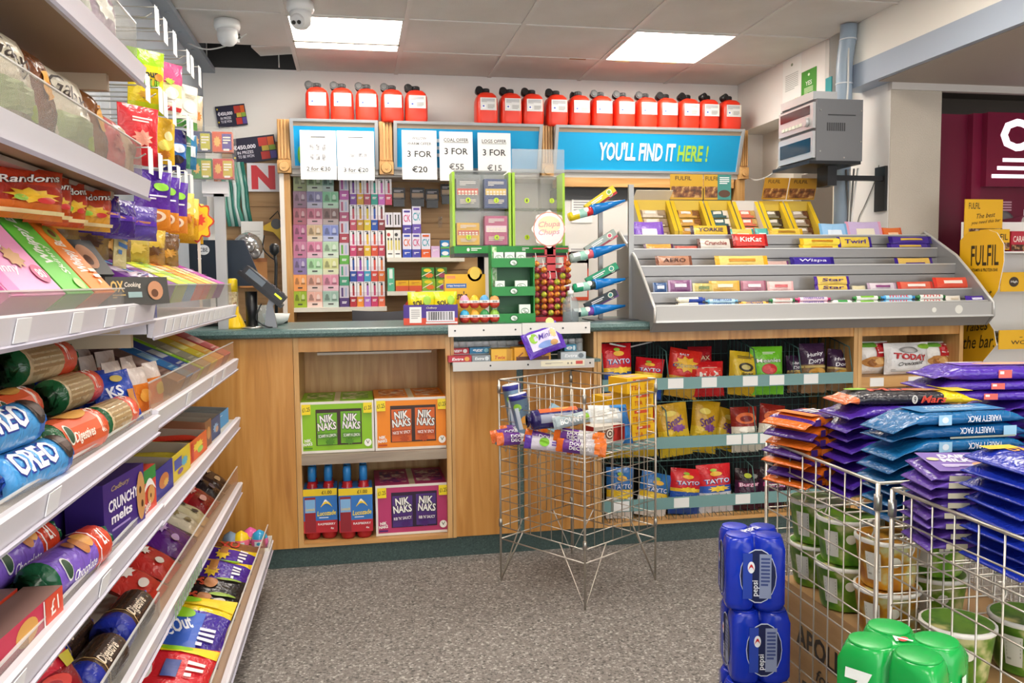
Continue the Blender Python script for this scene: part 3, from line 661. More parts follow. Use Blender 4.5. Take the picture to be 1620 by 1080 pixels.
# grey pipe on the right wall
pi_ = thing('wall_pipe', 'blue-grey vertical pipe on the right wall', 'pipe', (2.565, 4.115, 0))
PG = mat('#9fb0c0', .35)
MB().tube([(0, 0, .9), (0, 0, 2.3), (0, -.015, 2.38), (0, -.03, 2.43), (0, -.035, 2.5)], .042, 16).build('pipe_body', PG, pi_)
for z in (2.2, 2.42): MB().cyl((0, -.03 if z > 2.4 else 0, z), (0, -.03 if z > 2.4 else 0, z+.006), .045, None, 16).build('pipe_strap', mat('#dfe3e6', .4), pi_)
cable('cable', [(-.01, -.05, 2.45), (-.01, -.055, 2.2), (-.02, -.06, 2.08)], CW, pi_, .005)
for k in range(4): cable('cable', [(-.01+.01*k, -.05-.02*k, 1.75), (0, -.06-.012*k, 1.5), (-.01, -.05-.02*k, 1.28), (-.02, -.1, 1.2)], CW if k % 2 else mat('#6d6c6a', .5), pi_, .005)
sw = tag(cable('wall_cable', [(XR-.06, 5.25, 1.86), (XR-.02, 5.1, 1.82), (XR-.02, 4.85, 1.87), (XR-.02, 4.72, 2.05), (XR-.02, 4.66, 2.18)], CW, None, .006, 30), 'white cable curving from the signs up the right wall', 'cable')
cable_ = tag(cable('wall_cable', [(XW-.004, 4.02, 1.77), (XW-.004, 4.06, 1.68), (XW-.004, 4.14, 1.57), (XW-.004, 4.2, 1.49), (XW-.004, 4.25, 1.3)], mat('#77756f', .5), None, .0025, 24), 'thin grey wire on the white wall beside the column', 'wire')
# wall-mounted unit (grey casing, silver front towards the counter)
ra = thing('wall_unit', 'grey boxed stereo and recorder unit on a black wall bracket', 'stereo', (2.37, 4.02, 1.757))
GB = mat('#6b6c6e', .45)
MB().box(-.12, .13, -.18, .18, .004, .305).build('casing', GB, ra)
MB().box(-.06, .09, -.182, -.18, .226, .23).build('seam', DARK, ra)
for k in range(9): MB().box(-.065+k*.0115, -.058+k*.0115, -.1815, -.18, .15, .19).build('vent_slot', mat('#3a3a3c', .5), ra)
for x, z in ((-.1, .25), (-.1, .05), (.12, .25), (.03, .02), (.12, .1)): MB().cyl((x, -.1805, z), (x, -.183, z), .004, None, 8).build('screw', STEEL, ra)
SIL = mat('#c3c4c4', .3, .4)
f = MB().box(-.135, -.12, -.17, .17, .165, .29).build('upper_deck', SIL, ra); MB().box(-.137, -.135, -.14, .15, .235, .28).build('dark_window', mat('#1d1f24', .15), f)
MB().cyl((-.135, -.115, .2), (-.152, -.115, .2), .024, .021, 20).build('volume_knob', SIL, f)
for k in range(6): MB().box(-.139, -.135, -.07+k*.035, -.045+k*.035, .19, .205).build('button', mat('#d8e0cf', .3), f)
f = MB().box(-.135, -.12, -.17, .17, .02, .15).build('lower_deck', SIL, ra); MB().box(-.137, -.135, -.15, .15, .05, .12).build('dark_window', mat('#20242e', .1), f)
MB().box(-.13, .0, -.16, .16, .305, .345).build('top_unit', SIL, ra)
br = MB().box(-.16, .12, -.185, .185, -.012, .004).build('bracket_plate', BLACK, ra); MB().box(-.02, .03, -.12, -.02, -.11, -.012).build('bracket_arm', BLACK, br); MB().box(.0, .34, -.055, -.025, -.075, -.05).build('swing_arm', BLACK, br); MB().box(.335, .349, -.07, .02, -.23, .0).build('wall_plate', BLACK, br)

# ---------------------------------------------------------------- coffee machine and protein bar stand on the right
BUR = mat('#6b1230', .3); BUR2 = mat('#7a1638', .22)
vm = thing('coffee_machine', 'burgundy self-serve coffee machine behind the column', 'coffee machine', (3.69, 4.37, 0))
MB().box(-.60, .5, -.32, .4, .03, 2.05).build('cabinet', BUR, vm)
MB().box(-.375, .5, -.40, -.32, 1.66, 2.05).build('header_panel', BUR2, vm)
MB().box(-.375, .5, -.36, -.32, .05, 1.66).build('front_panel', BUR, vm)
MB().box(-.43, -.375, -.36, -.30, .05, 2.05).build('corner_post', BUR2, vm)
printed(vm, lambda u, v, k: (-.375+u*.875, -.4012-.0004*k, 1.66+v*.39), [('t', 'COSTA', .54, .7, .9, .44, mat('#f3e9f4', .4, 0, 'emit', e=1.2), 0, 0, .04)]+[('r', .36-.012*k, .36-.11*k, .5+.05*k, .05, mat('#f3e9f4', .4, 0, 'emit', e=1.2)) for k in range(3)], 'lit_lettering', asp=.875/.39)
printed(vm, lambda u, v, k: (-.33+u*.3, -.3612-.0004*k, 1.48+v*.14), [('l', .25, .5, .5, .5, '#c89aa8', 5), ('t', '1', .8, .2, .1, .5, '#e6d8dc')], 'small_print', asp=2.1)
MB().lathe([(.075, 0), (.075, .012), (.06, .014)], 20).build('cup_dispenser_ring', mat('#8a8488', .3, .5), vm, (-.24, -.36, 1.46), (PI/2, 0, 0))
cupm = MB().lathe([(.028, 0), (.039, .1), (.042, .104)], 18); cupm.lathe([(.035, .1045), (.03, .105)], 18, 1)
cp = cupm.build('paper_cup', [mat('#8c3550', .5), mat('#d9cfc8', .5)], None, (3.45, 4.0, 1.46), (PI/2, 0, .5)); tag(cp, 'upper paper cup poking out of the coffee machine', 'cup')
cp2 = dup(cp, (3.45, 4.0, 1.33), (PI/2, 0, .5), 'lower paper cup poking out of the coffee machine')
MB().lathe([(.075, 0), (.075, .012), (.06, .014)], 20).build('cup_dispenser_ring', mat('#8a8488', .3, .5), vm, (-.24, -.36, 1.33), (PI/2, 0, 0))
MB().box(-.06, .4, -.37, -.36, .75, 1.55).build('screen_panel', mat('#4a0d22', .2), vm)
fs_ = thing('bar_display_stand', 'yellow and white cardboard display stand for protein bars beside the counter', 'display stand', (3.2, 3.45, 0))
YEL = '#e8b21c'; FX0, FX1 = -.25, .33
edge = [(.24, 0), (.24, 1.36), (.18, 1.40), (.05, 1.40), (-.0, 1.385), (-.045, 1.33), (-.05, 1.25), (-.02, 1.12), (.045, 1.04), (.05, .98), (.0, .93), (-.02, .86), (.06, .78), (.06, .7), (.0, .64), (-.03, .58), (.05, .47), (.05, .4), (-.02, .32), (-.03, .2), (-.03, 0)]
for s, x in ((0, FX0), (1, FX1)):
    p = MB().prism([(y, z) for y, z in edge], x-.004, x, 'x', (0, 1)).build('side_panel', [card(YEL), card('#f2f0ea')], fs_)
    if s == 0:
        printed(p, lambda u, v, k: (x-.0046-.0004*k, .24-u*.29, v*1.4), [('t', 'FULFIL', .58, .915, .62, .07, '#3a2c14'), ('t', 'VITAMIN & PROTEIN BAR', .58, .866, .6, .011, '#3a2c14'), ('t', 'That', .62, .785, .3, .03, '#3a2c14', .12, .4), ('t', 'raises', .46, .675, .5, .035, '#3a2c14', .12, .4, .004), ('t', 'the bar.', .5, .62, .7, .045, '#3a2c14', .12, .4, .004)], 'lettering', asp=.29/1.4)
        MB().box(x-.007, x-.0045, .205, .238, .0, .72).build('corner_strip', card('#f0cf1c'), fs_)
MB().box(FX0, FX1, .225, .24, 0, 1.45).build('back_panel', card('#f3f1ec'), fs_)
hb = MB().box(FX0+.0, FX0+.21, .215, .222, 1.33, 1.56).build('header_card', card(YEL), fs_)
printed(hb, lambda u, v, k: (FX0+u*.21, .2145-.0004*k, 1.33+v*.23), [('t', 'FULFIL', .24, .86, .3, .13, '#3a2c14'), ('t', 'The best', .55, .66, .5, .1, '#3a2c14', .1, .4, .004), ('t', 'you need this bar', .55, .52, .8, .09, '#3a2c14', .1, .4, .004), ('r', .55, .2, .9, .36, pic('#5a3420', '#3a2014', '#c9b49a', 30))], 'lettering', asp=.9)
for k, (z, hh) in enumerate(((1.13, .09), (.86, .09), (.585, .09), (.33, .08))):
    MB().box(FX0+.002, FX1-.002, -.02 if k else -.02, .22, z, z+.006).build('shelf', card('#f3f1ec'), fs_)
    pn_ = MB().box(FX0+.002, FX1, -.03, -.024, z-.02, z+hh-.02).build('shelf_front', card(YEL), fs_)
    it = [('t', "- LIFE'S -", .36, .65, .34, .2, '#3a2c14'), ('t', 'WONDERFUEL', .36, .35, .5, .2, '#3a2c14')] if k == 1 else [('e', .12+.17*j, .5, .09, .52, ['#3a2c20', '#f2efe6', '#f0d9a0'][j]) for j in range(3)]+[('t', 'High', .12, .5, .06, .14, '#f2efe6'), ('t', 'Low', .29, .5, .06, .14, '#6a5a30'), ('t', '5', .46, .5, .03, .2, '#6a5a30')]
    printed(pn_, lambda u, v, q: (FX0+u*(FX1-FX0), -.0306-.0004*q, z-.02+v*hh), it, 'lettering', asp=.58/hh)
    cs5 = [['#a84858', '#7c4a34'], ['#3fae6a', '#5a4a2c'], ['#8a78b0', '#c98c5c'], ['#6a4a3a', '#8c5a3c']][k]
    for j in range(7):
        b_ = pillow('protein_bar', .16, .045, .02, [(.1, cs5[j % 2]), (.9, cs5[(j+k) % 2]), (1, '#d9cfc2')], None, 'lr', j+k*9, .1, 8, 6)
        b_.location = (3.2+FX0+.1+(j % 3)*.165, 3.45+.05+.028*(j//3)+.012*(j % 3), z+.008+(.0 if j < 4 else .022)); b_.rotation_euler = (-1.1, 0, random.uniform(-.15, .15))
        tag(b_, '%s protein bar, %s in the %s row, %s shelf of the yellow stand' % (['maroon', 'green', 'lilac', 'brown'][k], ['left', 'middle', 'right'][j % 3], ['front', 'second', 'back'][j//3], ['top', 'second', 'third', 'bottom'][k]), 'protein bar', 'protein bars on the yellow stand')
for k, (hx, tx) in enumerate((('#e8b21c', 'FULFIL'), ('#b8283c', 'CARAMEL'))):
    o = carton('bar_carton', .125, .1, .05, hx, hx, None, None, [('t', tx, .5, .62, .84, .3, '#3a2c14' if k == 0 else '#f4e6dc'), ('r', .5, .2, 1, .3, pic('#5a3420', '#3a2014', '#c9a070', 40))]); o.location = (3.2+FX0+.13+k*.135, 3.45+.17, 1.31 if k == 0 else 1.30); tag(o, ['yellow', 'red'][k]+' upright bar carton at the top of the yellow stand', 'carton')
MB().box(FX0+.004, FX1-.002, .02, .22, 1.29, 1.298).build('shelf', card('#f3f1ec'), fs_)
# ================================================================ the counter
YF = 3.5
def counter_top():
    pr = [(3.475, .962), (3.462, .968), (3.456, .981), (3.462, .995), (3.475, 1.0), (4.08, 1.0), (4.08, .962)]
    o = MB().prism(pr, -.885, 2.83, 'x').build('counter_worktop', TEAL); tag(o, 'long speckled teal counter worktop with rounded front edge', 'worktop')
    pl = MB().box(.372, .682, 3.446, 3.455, .955, 1.004).build('edge_plate', mat('#d9d6d0', .35, .2), o); pl2 = MB().box(.684, .98, 3.446, 3.455, .958, 1.006).build('edge_plate', mat('#d9d6d0', .35, .2), o)
    for x in (.4, .52, .655): MB().cyl((x, 3.446, .98), (x, 3.444, .98), .004, None, 8).build('screw', DARK, pl)
    for x in (.72, .86, .96): MB().cyl((x, 3.446, .982), (x, 3.444, .982), .004, None, 8).build('screw', DARK, pl2)
counter_top()
tag(MB().box(-.44, 2.82, 3.53, 3.55, 0, .088).build('plinth', KICK), 'dark teal plinth board under the counter', 'plinth')
tag(MB().box(-.86, -.258, YF, YF+.02, .09, .962).build('oak_counter_front', OAK), 'plain oak counter panel at the end of the left shelving', 'panel')
def cab(name, x0, x1, label, shelves=(), rail=.06, div=True, back=PINE):
    t = thing(name, label, 'cabinet', ((x0+x1)/2, YF, .09)); w = (x1-x0)/2
    for s in (-1, 1): MB().box(s*w-.009 if s > 0 else -w, w if s > 0 else -w+.018 if False else (-w+.018), 0, .4, 0, .87) if False else None
    MB().box(-w, -w+.02, 0, .4, 0, .872).build('side_panel', PINE, t); MB().box(w-.02, w, 0, .4, 0, .872).build('side_panel', PINE, t)
    MB().box(-w+.02, w-.02, .385, .4, 0, .872).build('back_panel', back, t); MB().box(-w+.02, w-.02, .0, .385, 0, .016).build('bottom_board', PINEH, t)
    if rail: MB().box(-w+.02, w-.02, .004, .022, .872-rail, .872).build('top_rail', OAK, t)
    for z in shelves: MB().box(-w+.02, w-.02, .004, .385, z-.04-.09, z-.09).build('shelf', mat('#9c8d7c', .5, 0, 'wood', d='#84766a', l='#ada08f', g=(.7, 9, 9)), t)
    return t
c1 = cab('open_cabinet', -.256, .384, 'open pine counter cabinet holding multipack boxes', (.474,))
MB().box(-.23, .25, .1, .13, .79, .80).build('light_batten', mat('#d9cfbd', .4), c1)
# centre section with the gum niche
cm = thing('counter_section', 'oak counter section with gum niche above plain doors', 'cabinet', (.705, YF, .09)); w = .319
MB().box(-w, -w+.014, 0, .4, 0, .872).build('side_panel', PINE, cm); MB().box(w-.014, w, 0, .4, 0, .872).build('side_panel', PINE, cm)
MB().box(-w+.014, -.035, .012, .03, 0, .72).build('door', OAK, cm); MB().box(-.005, w-.014, .012, .03, 0, .72).build('door', OAK, cm)
MB().box(-.035, -.005, .022, .03, 0, .72).build('filler_strip', TEAL, cm)
MB().box(-w+.014, w-.014, .2, .22, .76, .872).build('niche_back', TEAL, cm)
MB().box(-w-.0, w, -.06, .2, .745, .757).build('niche_shelf', TEAL, cm)
fr = MB().box(-w+.002, w-.03, -.066, -.06, .722, .76).build('metal_strip', mat('#c4c2bd', .35, .3), cm)
MB().box(.055, .245, -.0675, -.066, .732, .755).build('price_ticket', mat('#e4dfc6', .5), fr)
printed(fr, lambda u, v, k: (.055+u*.19, -.068-.0004*k, .732+v*.023), [('r', .88, .6, .16, .6, '#c24a44'), ('l', .3, .5, .4, .3, '#9a968a', 2), ('e', .62, .5, .04, .4, '#8a867c'), ('e', .7, .5, .04, .4, '#8a867c')], 'ticket_print')
for x in (-.16, .0, .27): MB().cyl((x, -.066, .742), (x, -.068, .742), .004, None, 8).build('screw', DARK, fr)
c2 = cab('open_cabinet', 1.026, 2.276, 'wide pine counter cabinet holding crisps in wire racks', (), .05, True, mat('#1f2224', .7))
c3 = cab('open_cabinet', 2.278, 2.826, 'narrow pine counter cabinet holding croissant packs', (), .05)
MB().box(-.25, .25, .01, .385, .58, .63).build('shelf', PINEH, c3)
for x in (-.17, .03): MB().box(x-.035, x+.035, .006, .01, .585, .625).build('price_card', mat('#eceae6', .5), c3)
# wire racks for crisps
TEALP = mat('#6f9694', .4)
WIREG = mat('#4f7470', .4, .3)
def wire_rack(zl, label, cards):
    """zl = height of the middle of the price rail"""
    x0, x1 = 1.05, 2.255; t = thing('wire_rack', label, 'wire rack', ((x0+x1)/2, YF, zl)); w = (x1-x0)/2
    rl = MB().box(-w, w, .0, .005, -.026, .026).build('price_rail', TEALP, t)
    zb = -.082; b = MB()
    for k in range(36): x = -w+2*w*k/35; b.tube([(x, .006, .03), (x, .006, zb), (x, .3, zb+.07), (x, .3, .2)], .0016, 4)
    for z, y in ((zb, .006), (zb+.02, .1), (zb+.045, .2), (zb+.07, .3), (.2, .3), (.1, .3)): b.tube([(-w, y, z), (w, y, z)], .002, 4)
    g = b.build('wire_base', WIREG, t); g['kind'] = 'stuff'
    for x in (-w+.005, -.3, .12, .34, w-.005) if zl > .6 else (-w+.005, -.3, .12, w-.005):
        d = MB(); d.tube([(x, .0, .03), (x, .03, .14), (x, .28, .19), (x, .3, zb+.07)], .003, 5)
        for q in range(1, 7): y = .03+.04*q; d.tube([(x, y, zb+.02), (x, y, .14+.008*q)], .0016, 4)
        d.build('divider', WIREG, t)
    for px in cards: x = atY(px, 600, YF).x-(x0+x1)/2; MB().box(x-.036, x+.036, -.001, .0, -.022, .022).build('price_card', mat('#e6e6e3', .5), t)
    return t
wire_rack(.722, 'top teal-edged wire crisp rack with white price cards', (1069, 1122, 1187, 1229, 1283))
wire_rack(.457, 'middle teal-edged wire crisp rack', (1162, 1188, 1215))
wire_rack(.182, 'bottom teal-edged wire crisp rack', (983, 1079, 1177))
# crisp bags: (pixel box, bands, printing, label, lean, depth row)
TY = lambda: [('t', 'TAYTO', .52, .5, .78, .15, '#1f4fae', .03, 0, .03), ('t', 'TAYTO', .52, .51, .72, .125, '#f4f6fa', .03, 0, .008), ('s', .55, .27, .7, .2, '#f2cf3a'), ('e', .5, .72, .36, .14, '#f0b93a'), ('e', .45, .83, .2, .09, '#9fc23c')]
RED = [(.18, '#2450a8'), (.36, '#e8b92c'), (1, '#d0202a')]
BLU = [(.25, '#f0f0ee'), (.4, '#e8c02c'), (1, '#2b6fb4')]
def bagY(px, Y, cols, items, label, cat='crisp bag', name='crisp_bag', rz=0, ry=0, lean=-.12, d=.065, seed=0, zb=None, group=None):
    x, z, w, h = rectY(*px, Y)
    if zb is not None:
        ht = z+h-zb; lip = .03; f = max(0, min(.6, (z+lip-zb)/ht)); h = ht; cols = [(f+(1-f)*l_, c_) for l_, c_ in cols]; out = []
        for it in items or []:
            q = list(it); j = 3 if q[0] == 't' else 2; q[j] = f+(1-f)*q[j]; q[j+2] = (1-f)*q[j+2]; out.append(tuple(q))
        items = out
    o = pillow(name, w, h, d, cols, None, 'tb', seed, .07, 12, 14, items)
    o.location = (x, Y, z if zb is None else zb); o.rotation_euler = (lean, ry, rz); return tag(o, label, cat, group)
R1 = .722-.075
bagY((953, 543, 1003, 612), 3.56, RED, TY(), 'tall red and blue crisp bag at the left of the top rack', rz=.1, zb=R1, seed=1)
bagY((1001, 566, 1044, 614), 3.58, RED, TY(), 'shorter red crisp bag leaning beside the tall red one', rz=-.3, ry=.1, zb=R1, seed=2)
bagY((1050, 552, 1100, 616), 3.58, [(.2, '#d0a030'), (1, '#cf2a20')], [('s', .5, .55, .8, .5, '#e9b52c'), ('t', 'Chipsticks', .5, .5, .8, .13, '#2046a0', .06, .2, .04), ('t', 'Chipsticks', .5, .5, .74, .11, '#f2d23c', .06, .2, .01), ('t', 'SALT', .42, .83, .3, .06, '#dfe6f2')], 'red crisp bag with yellow burst in the top rack', rz=-.1, ry=.18, zb=R1, seed=3)
bagY((1090, 548, 1128, 592), 3.68, [(1, '#b8202a')], [('t', 'MAX', .5, .45, .7, .2, '#f0d8b0', .05)], 'red crisp bag standing behind the second red pack', zb=R1+.06, seed=4)
bagY((1095, 572, 1146, 616), 3.57, [(1, '#cc1f24')], [('r', .5, .5, .8, .4, '#e2382c'), ('t', 'MAX', .5, .4, .7, .3, '#f6f0e6', .05, .2, .03), ('l', .5, .68, .5, .1, '#f0c8b0', 2)], 'low red crisp bag in the middle of the top rack', zb=R1, seed=5)
bagY((1150, 556, 1196, 616), 3.57, [(.15, '#c9a018'), (1, '#d9b72a')], [('e', .5, .5, .5, .28, '#3a3220'), ('e', .5, .5, .3, .16, '#c9b86a'), ('l', .5, .8, .6, .1, '#5a4a1c', 2), ('t', 'Snax', .55, .3, .4, .09, '#2a2418', .1)], 'yellow crisp bag with dark emblem in the top rack', ry=.12, zb=R1, seed=6)
bagY((1190, 548, 1240, 614), 3.56, [(1, '#6fc02c')], [('t', 'Meanies', .5, .6, .8, .13, '#1f3a18', .02, 0, .03), ('t', 'Meanies', .5, .6, .76, .11, '#f2f6e8', .02, 0, .006), ('e', .5, .36, .5, .3, '#c8282a'), ('e', .42, .4, .2, .12, '#e0504a'), ('e', .58, .33, .2, .12, '#e0504a'), ('l', .5, .8, .4, .08, '#e0f0c8', 2)], 'bright green snack bag in the top rack', rz=-.06, zb=R1, seed=7)
HD = lambda: [('t', 'Hunky', .5, .68, .66, .14, '#f2eef4', .15, .2), ('t', 'Dorys', .52, .5, .66, .16, '#f2eef4', .15, .2), ('e', .55, .2, .7, .24, '#d8a040'), ('e', .4, .16, .3, .14, '#c88a2c'), ('r', .5, .35, 1, .06, '#c9b06c')]
PUR = [(.36, '#8a6a48'), (1, '#3c2440')]
bagY((1246, 562, 1277, 610), 3.6, PUR, HD(), 'dark purple ridged crisp bag, left of the three', zb=R1, seed=8)
bagY((1268, 543, 1308, 610), 3.56, PUR, HD(), 'dark purple ridged crisp bag, tallest and middle of the three', zb=R1, seed=9)
bagY((1306, 553, 1346, 610), 3.58, PUR, HD(), 'dark purple ridged crisp bag, right of the three', rz=-.1, ry=.12, zb=R1, seed=10)
R2 = .457-.075
for k, (px, ry) in enumerate((((1045, 638, 1096, 704), -.1), ((1088, 634, 1132, 704), .15), ((1122, 646, 1160, 704), .3))):
    bagY(px, 3.56+.045*k, [(.3, '#d9b82c'), (1, '#c79a1c')], [('t', 'Snax', .5, .5, .6, .2, '#5a2a6a', .5, .3, .03), ('s', .6, .3, .5, .24, '#7a3f8c'), ('e', .4, .72, .4, .16, '#e6d060')], 'gold and purple crisp bag in the middle rack, %s of three' % ['left', 'centre', 'right'][k], ry=ry, zb=R2, seed=20+k)
for k, (px, ry) in enumerate((((1158, 644, 1200, 698), .0), ((1196, 640, 1236, 698), .15))):
    bagY(px, 3.57, [(.35, '#d9d2c0'), (1, '#8c241c')], [('e', .5, .6, .8, .4, '#d8662c'), ('e', .5, .58, .5, .22, '#7a1c18'), ('e', .4, .2, .4, .2, '#f0ece0'), ('e', .65, .18, .3, .18, '#e6e0d0')], 'red and cream popcorn bag in the middle rack, %s one' % ['left', 'right'][k], ry=ry, zb=R2, seed=24+k)
for k, px in enumerate(((955, 640, 1000, 700), (1000, 640, 1042, 700))):
    bagY(px, 3.58, [(.3, '#d8b02c'), (1, '#b01c20')], [('s', .5, .5, .7, .4, '#e07a2c'), ('l', .5, .75, .5, .1, '#f0e0c0', 2)], 'red snack bag behind the wire bin in the middle rack, %s one' % ['left', 'right'][k], zb=R2, seed=27+k)
R3 = .182-.075
for k, (px, c, ry, lab) in enumerate((((958, 740, 1002, 810), BLU, .05, 'blue crisp bag behind the wire bin in the bottom rack, left one'), ((1002, 748, 1052, 810), BLU, .25, 'blue crisp bag behind the wire bin in the bottom rack, right one'), ((1056, 742, 1106, 796), RED, .12, 'red-topped crisp bag in the bottom rack, left one'), ((1106, 735, 1160, 796), [(.2, '#dfe2ea'), (.4, '#2c58b0'), (1, '#cf2028')], -.03, 'red and blue crisp bag in the bottom rack, right one'))):
    bagY(px, 3.57, c, TY(), lab, ry=ry, zb=R3, seed=30+k)
for k, px in enumerate(((1160, 742, 1200, 794), (1194, 742, 1240, 794))):
    bagY(px, 3.57, [(.6, '#3a1430'), (1, '#241018')], [('t', 'Burger', .5, .42, .84, .2, '#c23a7c', .1, 0, .06), ('t', 'Burger', .5, .42, .78, .17, '#f0e4ea', .1, 0, .01), ('e', .4, .75, .3, .18, '#b8c23c'), ('s', .7, .74, .3, .2, '#8c8a86')], 'dark maroon snack bag in the bottom rack, %s one' % ['left', 'right'][k], ry=.1+.1*k, zb=R3, seed=36+k)
# bakery packs
for k, (px, cl_, rd) in enumerate((((1352, 540, 1404, 604), '#efece6', .7), ((1398, 542, 1468, 606), '#e9e8e6', .3), ((1456, 540, 1500, 600), '#f0ece4', .7))):
    it = [('e', .5, .38, .8, .34, '#c68c4a'), ('e', .38, .36, .3, .22, '#9a6230'), ('e', .62, .4, .3, .2, '#dcae6c'), ('r', .74, .75, .5, .44, '#b81c24'), ('r', .3, .9, .5, .14, '#6fae3c'), ('l', .74, .76, .36, .3, '#f0dcd8', 4)] if k != 1 else [('e', .45, .78, .4, .2, '#8e8c8a'), ('e', .45, .77, .28, .13, '#b9b6b2'), ('t', 'TODAY', .5, .56, .74, .2, '#a81c24', -.08, 0, .04), ('t', 'TODAY', .5, .56, .7, .17, '#d8393c', -.08, 0, .012), ('t', 'Croissant', .5, .36, .56, .12, '#3c3a3a', .08, .4), ('l', .5, .12, .8, .1, '#b0aeaa', 2), ('e', .85, .88, .3, .16, '#8fc23c')]
    bagY(px, 3.56+.05*(k != 1), [(1, cl_)], it, ['red and white cocoa croissant pack at the left of the bakery cabinet', 'white croissant bag with red lettering in the bakery cabinet', 'red and white croissant pack at the right of the bakery cabinet'][k], 'pastry pack', 'pastry_pack', lean=-.05, d=.09, seed=50+k, zb=.722)

# boxes and drinks in the open cabinet
def nik(px, Y, zb, hx, txt, label, topx=None, d=.3):
    x, z, w, h = rectY(*px, Y); dk = {'#8cc21c': '#4f8a18', '#f08a12': '#b8480c', '#b8366a': '#4a1c6c'}[hx]; wd = ('#3a2014' if hx != '#b8366a' else '#2a1030')
    bagc = {'#8cc21c': '#6fb01c', '#f08a12': '#d8621c', '#b8366a': '#4c2a78'}[hx]
    o = carton('snack_carton', w, h, d, hx, hx, None, None,
      [('r', .5, .025, 1, .05, '#e4dfd6'), ('r', .5, .975, 1, .05, '#e4dfd6'), ('r', .015, .5, .03, 1, '#e4dfd6'), ('r', .985, .5, .03, 1, '#e4dfd6'),
       ('r', .52, .5, .62, .7, wd), ('r', .36, .47, .27, .62, bagc), ('r', .68, .49, .27, .62, bagc),
       ('t', 'NIK', .36, .67, .2, .17, '#141012', .1, 0, .08), ('t', 'NIK', .36, .67, .19, .15, '#f2f0ea', .1, 0, .03), ('t', 'NAKS', .36, .52, .26, .17, '#141012', .08, 0, .08), ('t', 'NAKS', .36, .52, .25, .15, '#f2f0ea', .08, 0, .03),
       ('t', 'NIK', .68, .68, .2, .17, '#141012', -.06, 0, .08), ('t', 'NIK', .68, .68, .19, .15, '#f2f0ea', -.06, 0, .03), ('t', 'NAKS', .69, .53, .25, .17, '#141012', -.06, 0, .08), ('t', 'NAKS', .69, .53, .24, .15, '#f2f0ea', -.06, 0, .03),
       ('r', .36, .34, .27, .1, dk), ('t', txt, .36, .34, .24, .06, '#f2f0ea', .06), ('r', .69, .34, .25, .1, dk), ('t', txt, .69, .34, .22, .06, '#f2f0ea'),
       ('s', .4, .22, .14, .14, dk), ('s', .66, .22, .14, .14, dk),
       ('r', .085, .86, .12, .2, '#f0d81c'), ('t', '£1.25', .085, .86, .1, .08, '#3a2c10', .1), ('r', .915, .86, .12, .2, '#f0d81c'), ('t', '£1.25', .915, .86, .1, .08, '#3a2c10', .1),
       ('e', .91, .18, .1, .15, '#f4f2ea'), ('t', 'V', .91, .19, .05, .07, '#5a5a3c'), ('t', 'NIK', .1, .26, .09, .06, '#f2f0ea', .1, 0, .04), ('t', 'NAKS', .1, .19, .12, .06, '#f2f0ea', .1, 0, .04), ('r', .1, .11, .12, .03, dk)],
      [('r', .5, .5, .08, 1, '#d8c9a0'), ('r', .25, .5, .36, .7, pic(hx, dk, '#e8d8c0', 30)), ('r', .75, .5, .36, .7, pic(hx, dk, '#e8d8c0', 30))])
    o.location = (x, Y+d/2, zb); return tag(o, label, 'snack carton')
nik((475, 637, 592, 718), 3.535, .476, '#8cc21c', "SCAMPI N LEMON", 'lime green multipack snack carton on the cabinet shelf')
nik((593, 630, 709, 712), 3.53, .476, '#f08a12', "NICE 'N' SPICY", 'orange multipack snack carton on the cabinet shelf')
nik((594.5, 772, 711, 851), 3.535, .108, '#b8366a', "RIB 'N' SAUCY", 'magenta multipack snack carton at the bottom of the cabinet')
def drink_pack(px, Y, label):
    x, z, w, h = rectY(*px, Y); t = thing('drink_pack', label, 'drink pack', (x, Y+w/2, .108)); r = w/4
    for i in range(2):
        for j in range(2):
            cx, cy = -w/4+i*w/2, -w/4+j*w/2
            b = MB().lathe([(r*.8, 0), (r*.94, .012), (r*.94, .16), (r*.9, .19), (r*.62, .225), (r*.46, .243)], 16).build('bottle', mat('#a82028', .15), t, (cx, cy, 0))
            MB().lathe([(r*.5, .243), (r*.5, .29), (r*.44, .295), (r*.44, .305)], 14).build('bottle_cap', mat('#2f86cc', .3), b)
    sl = MB().box(-w/2-.002, w/2+.002, -w/2-.002, w/2+.002, .03, .215, 0).build('card_sleeve', [mat('#2f74c0', .4)], t)
    H = .185
    printed(sl, lambda u, v, k: (u*(w+.004)-w/2-.002, -w/2-.0026-.0004*k, .03+v*H), [('r', .5, .14, 1, .28, '#b8202c'), ('r', .5, .93, 1, .16, '#e8c81c'), ('r', .2, .42, .32, .8, '#8e1c28'), ('r', .2, .62, .3, .3, '#7fb0dc'), ('t', 'Lucozade', .2, .55, .27, .07, '#e8c84c', 0, .2), ('t', 'Lucozade', .68, .45, .56, .11, '#f2d83c', .05, .2, .02), ('v', .68, .66, .34, .14, '#f0d020'), ('v', .66, .71, .18, .1, '#f2f2ee'), ('l', .68, .34, .44, .04, '#cfe0f0', 1), ('t', 'RASPBERRY', .68, .2, .52, .05, '#f4f0ee'), ('t', '4x', .84, .1, .1, .05, '#f4f0ee'), ('t', '£1.00', .7, .93, .3, .08, '#3a3210')], 'sleeve_print', asp=w/H)
    return t
drink_pack((481, 768, 533, 855), 3.54, 'four-pack of raspberry energy drink bottles, left one')
drink_pack((537, 768, 589, 857), 3.52, 'four-pack of raspberry energy drink bottles, right one beside magenta carton')
tag(MB().tube([(1.09, 3.52, .905), (1.2, 3.6, .88), (1.35, 3.7, .895), (1.5, 3.75, .93)], .004, 6).build('rack_cable', CW), 'thin white cable hanging above the top crisp rack', 'cable')

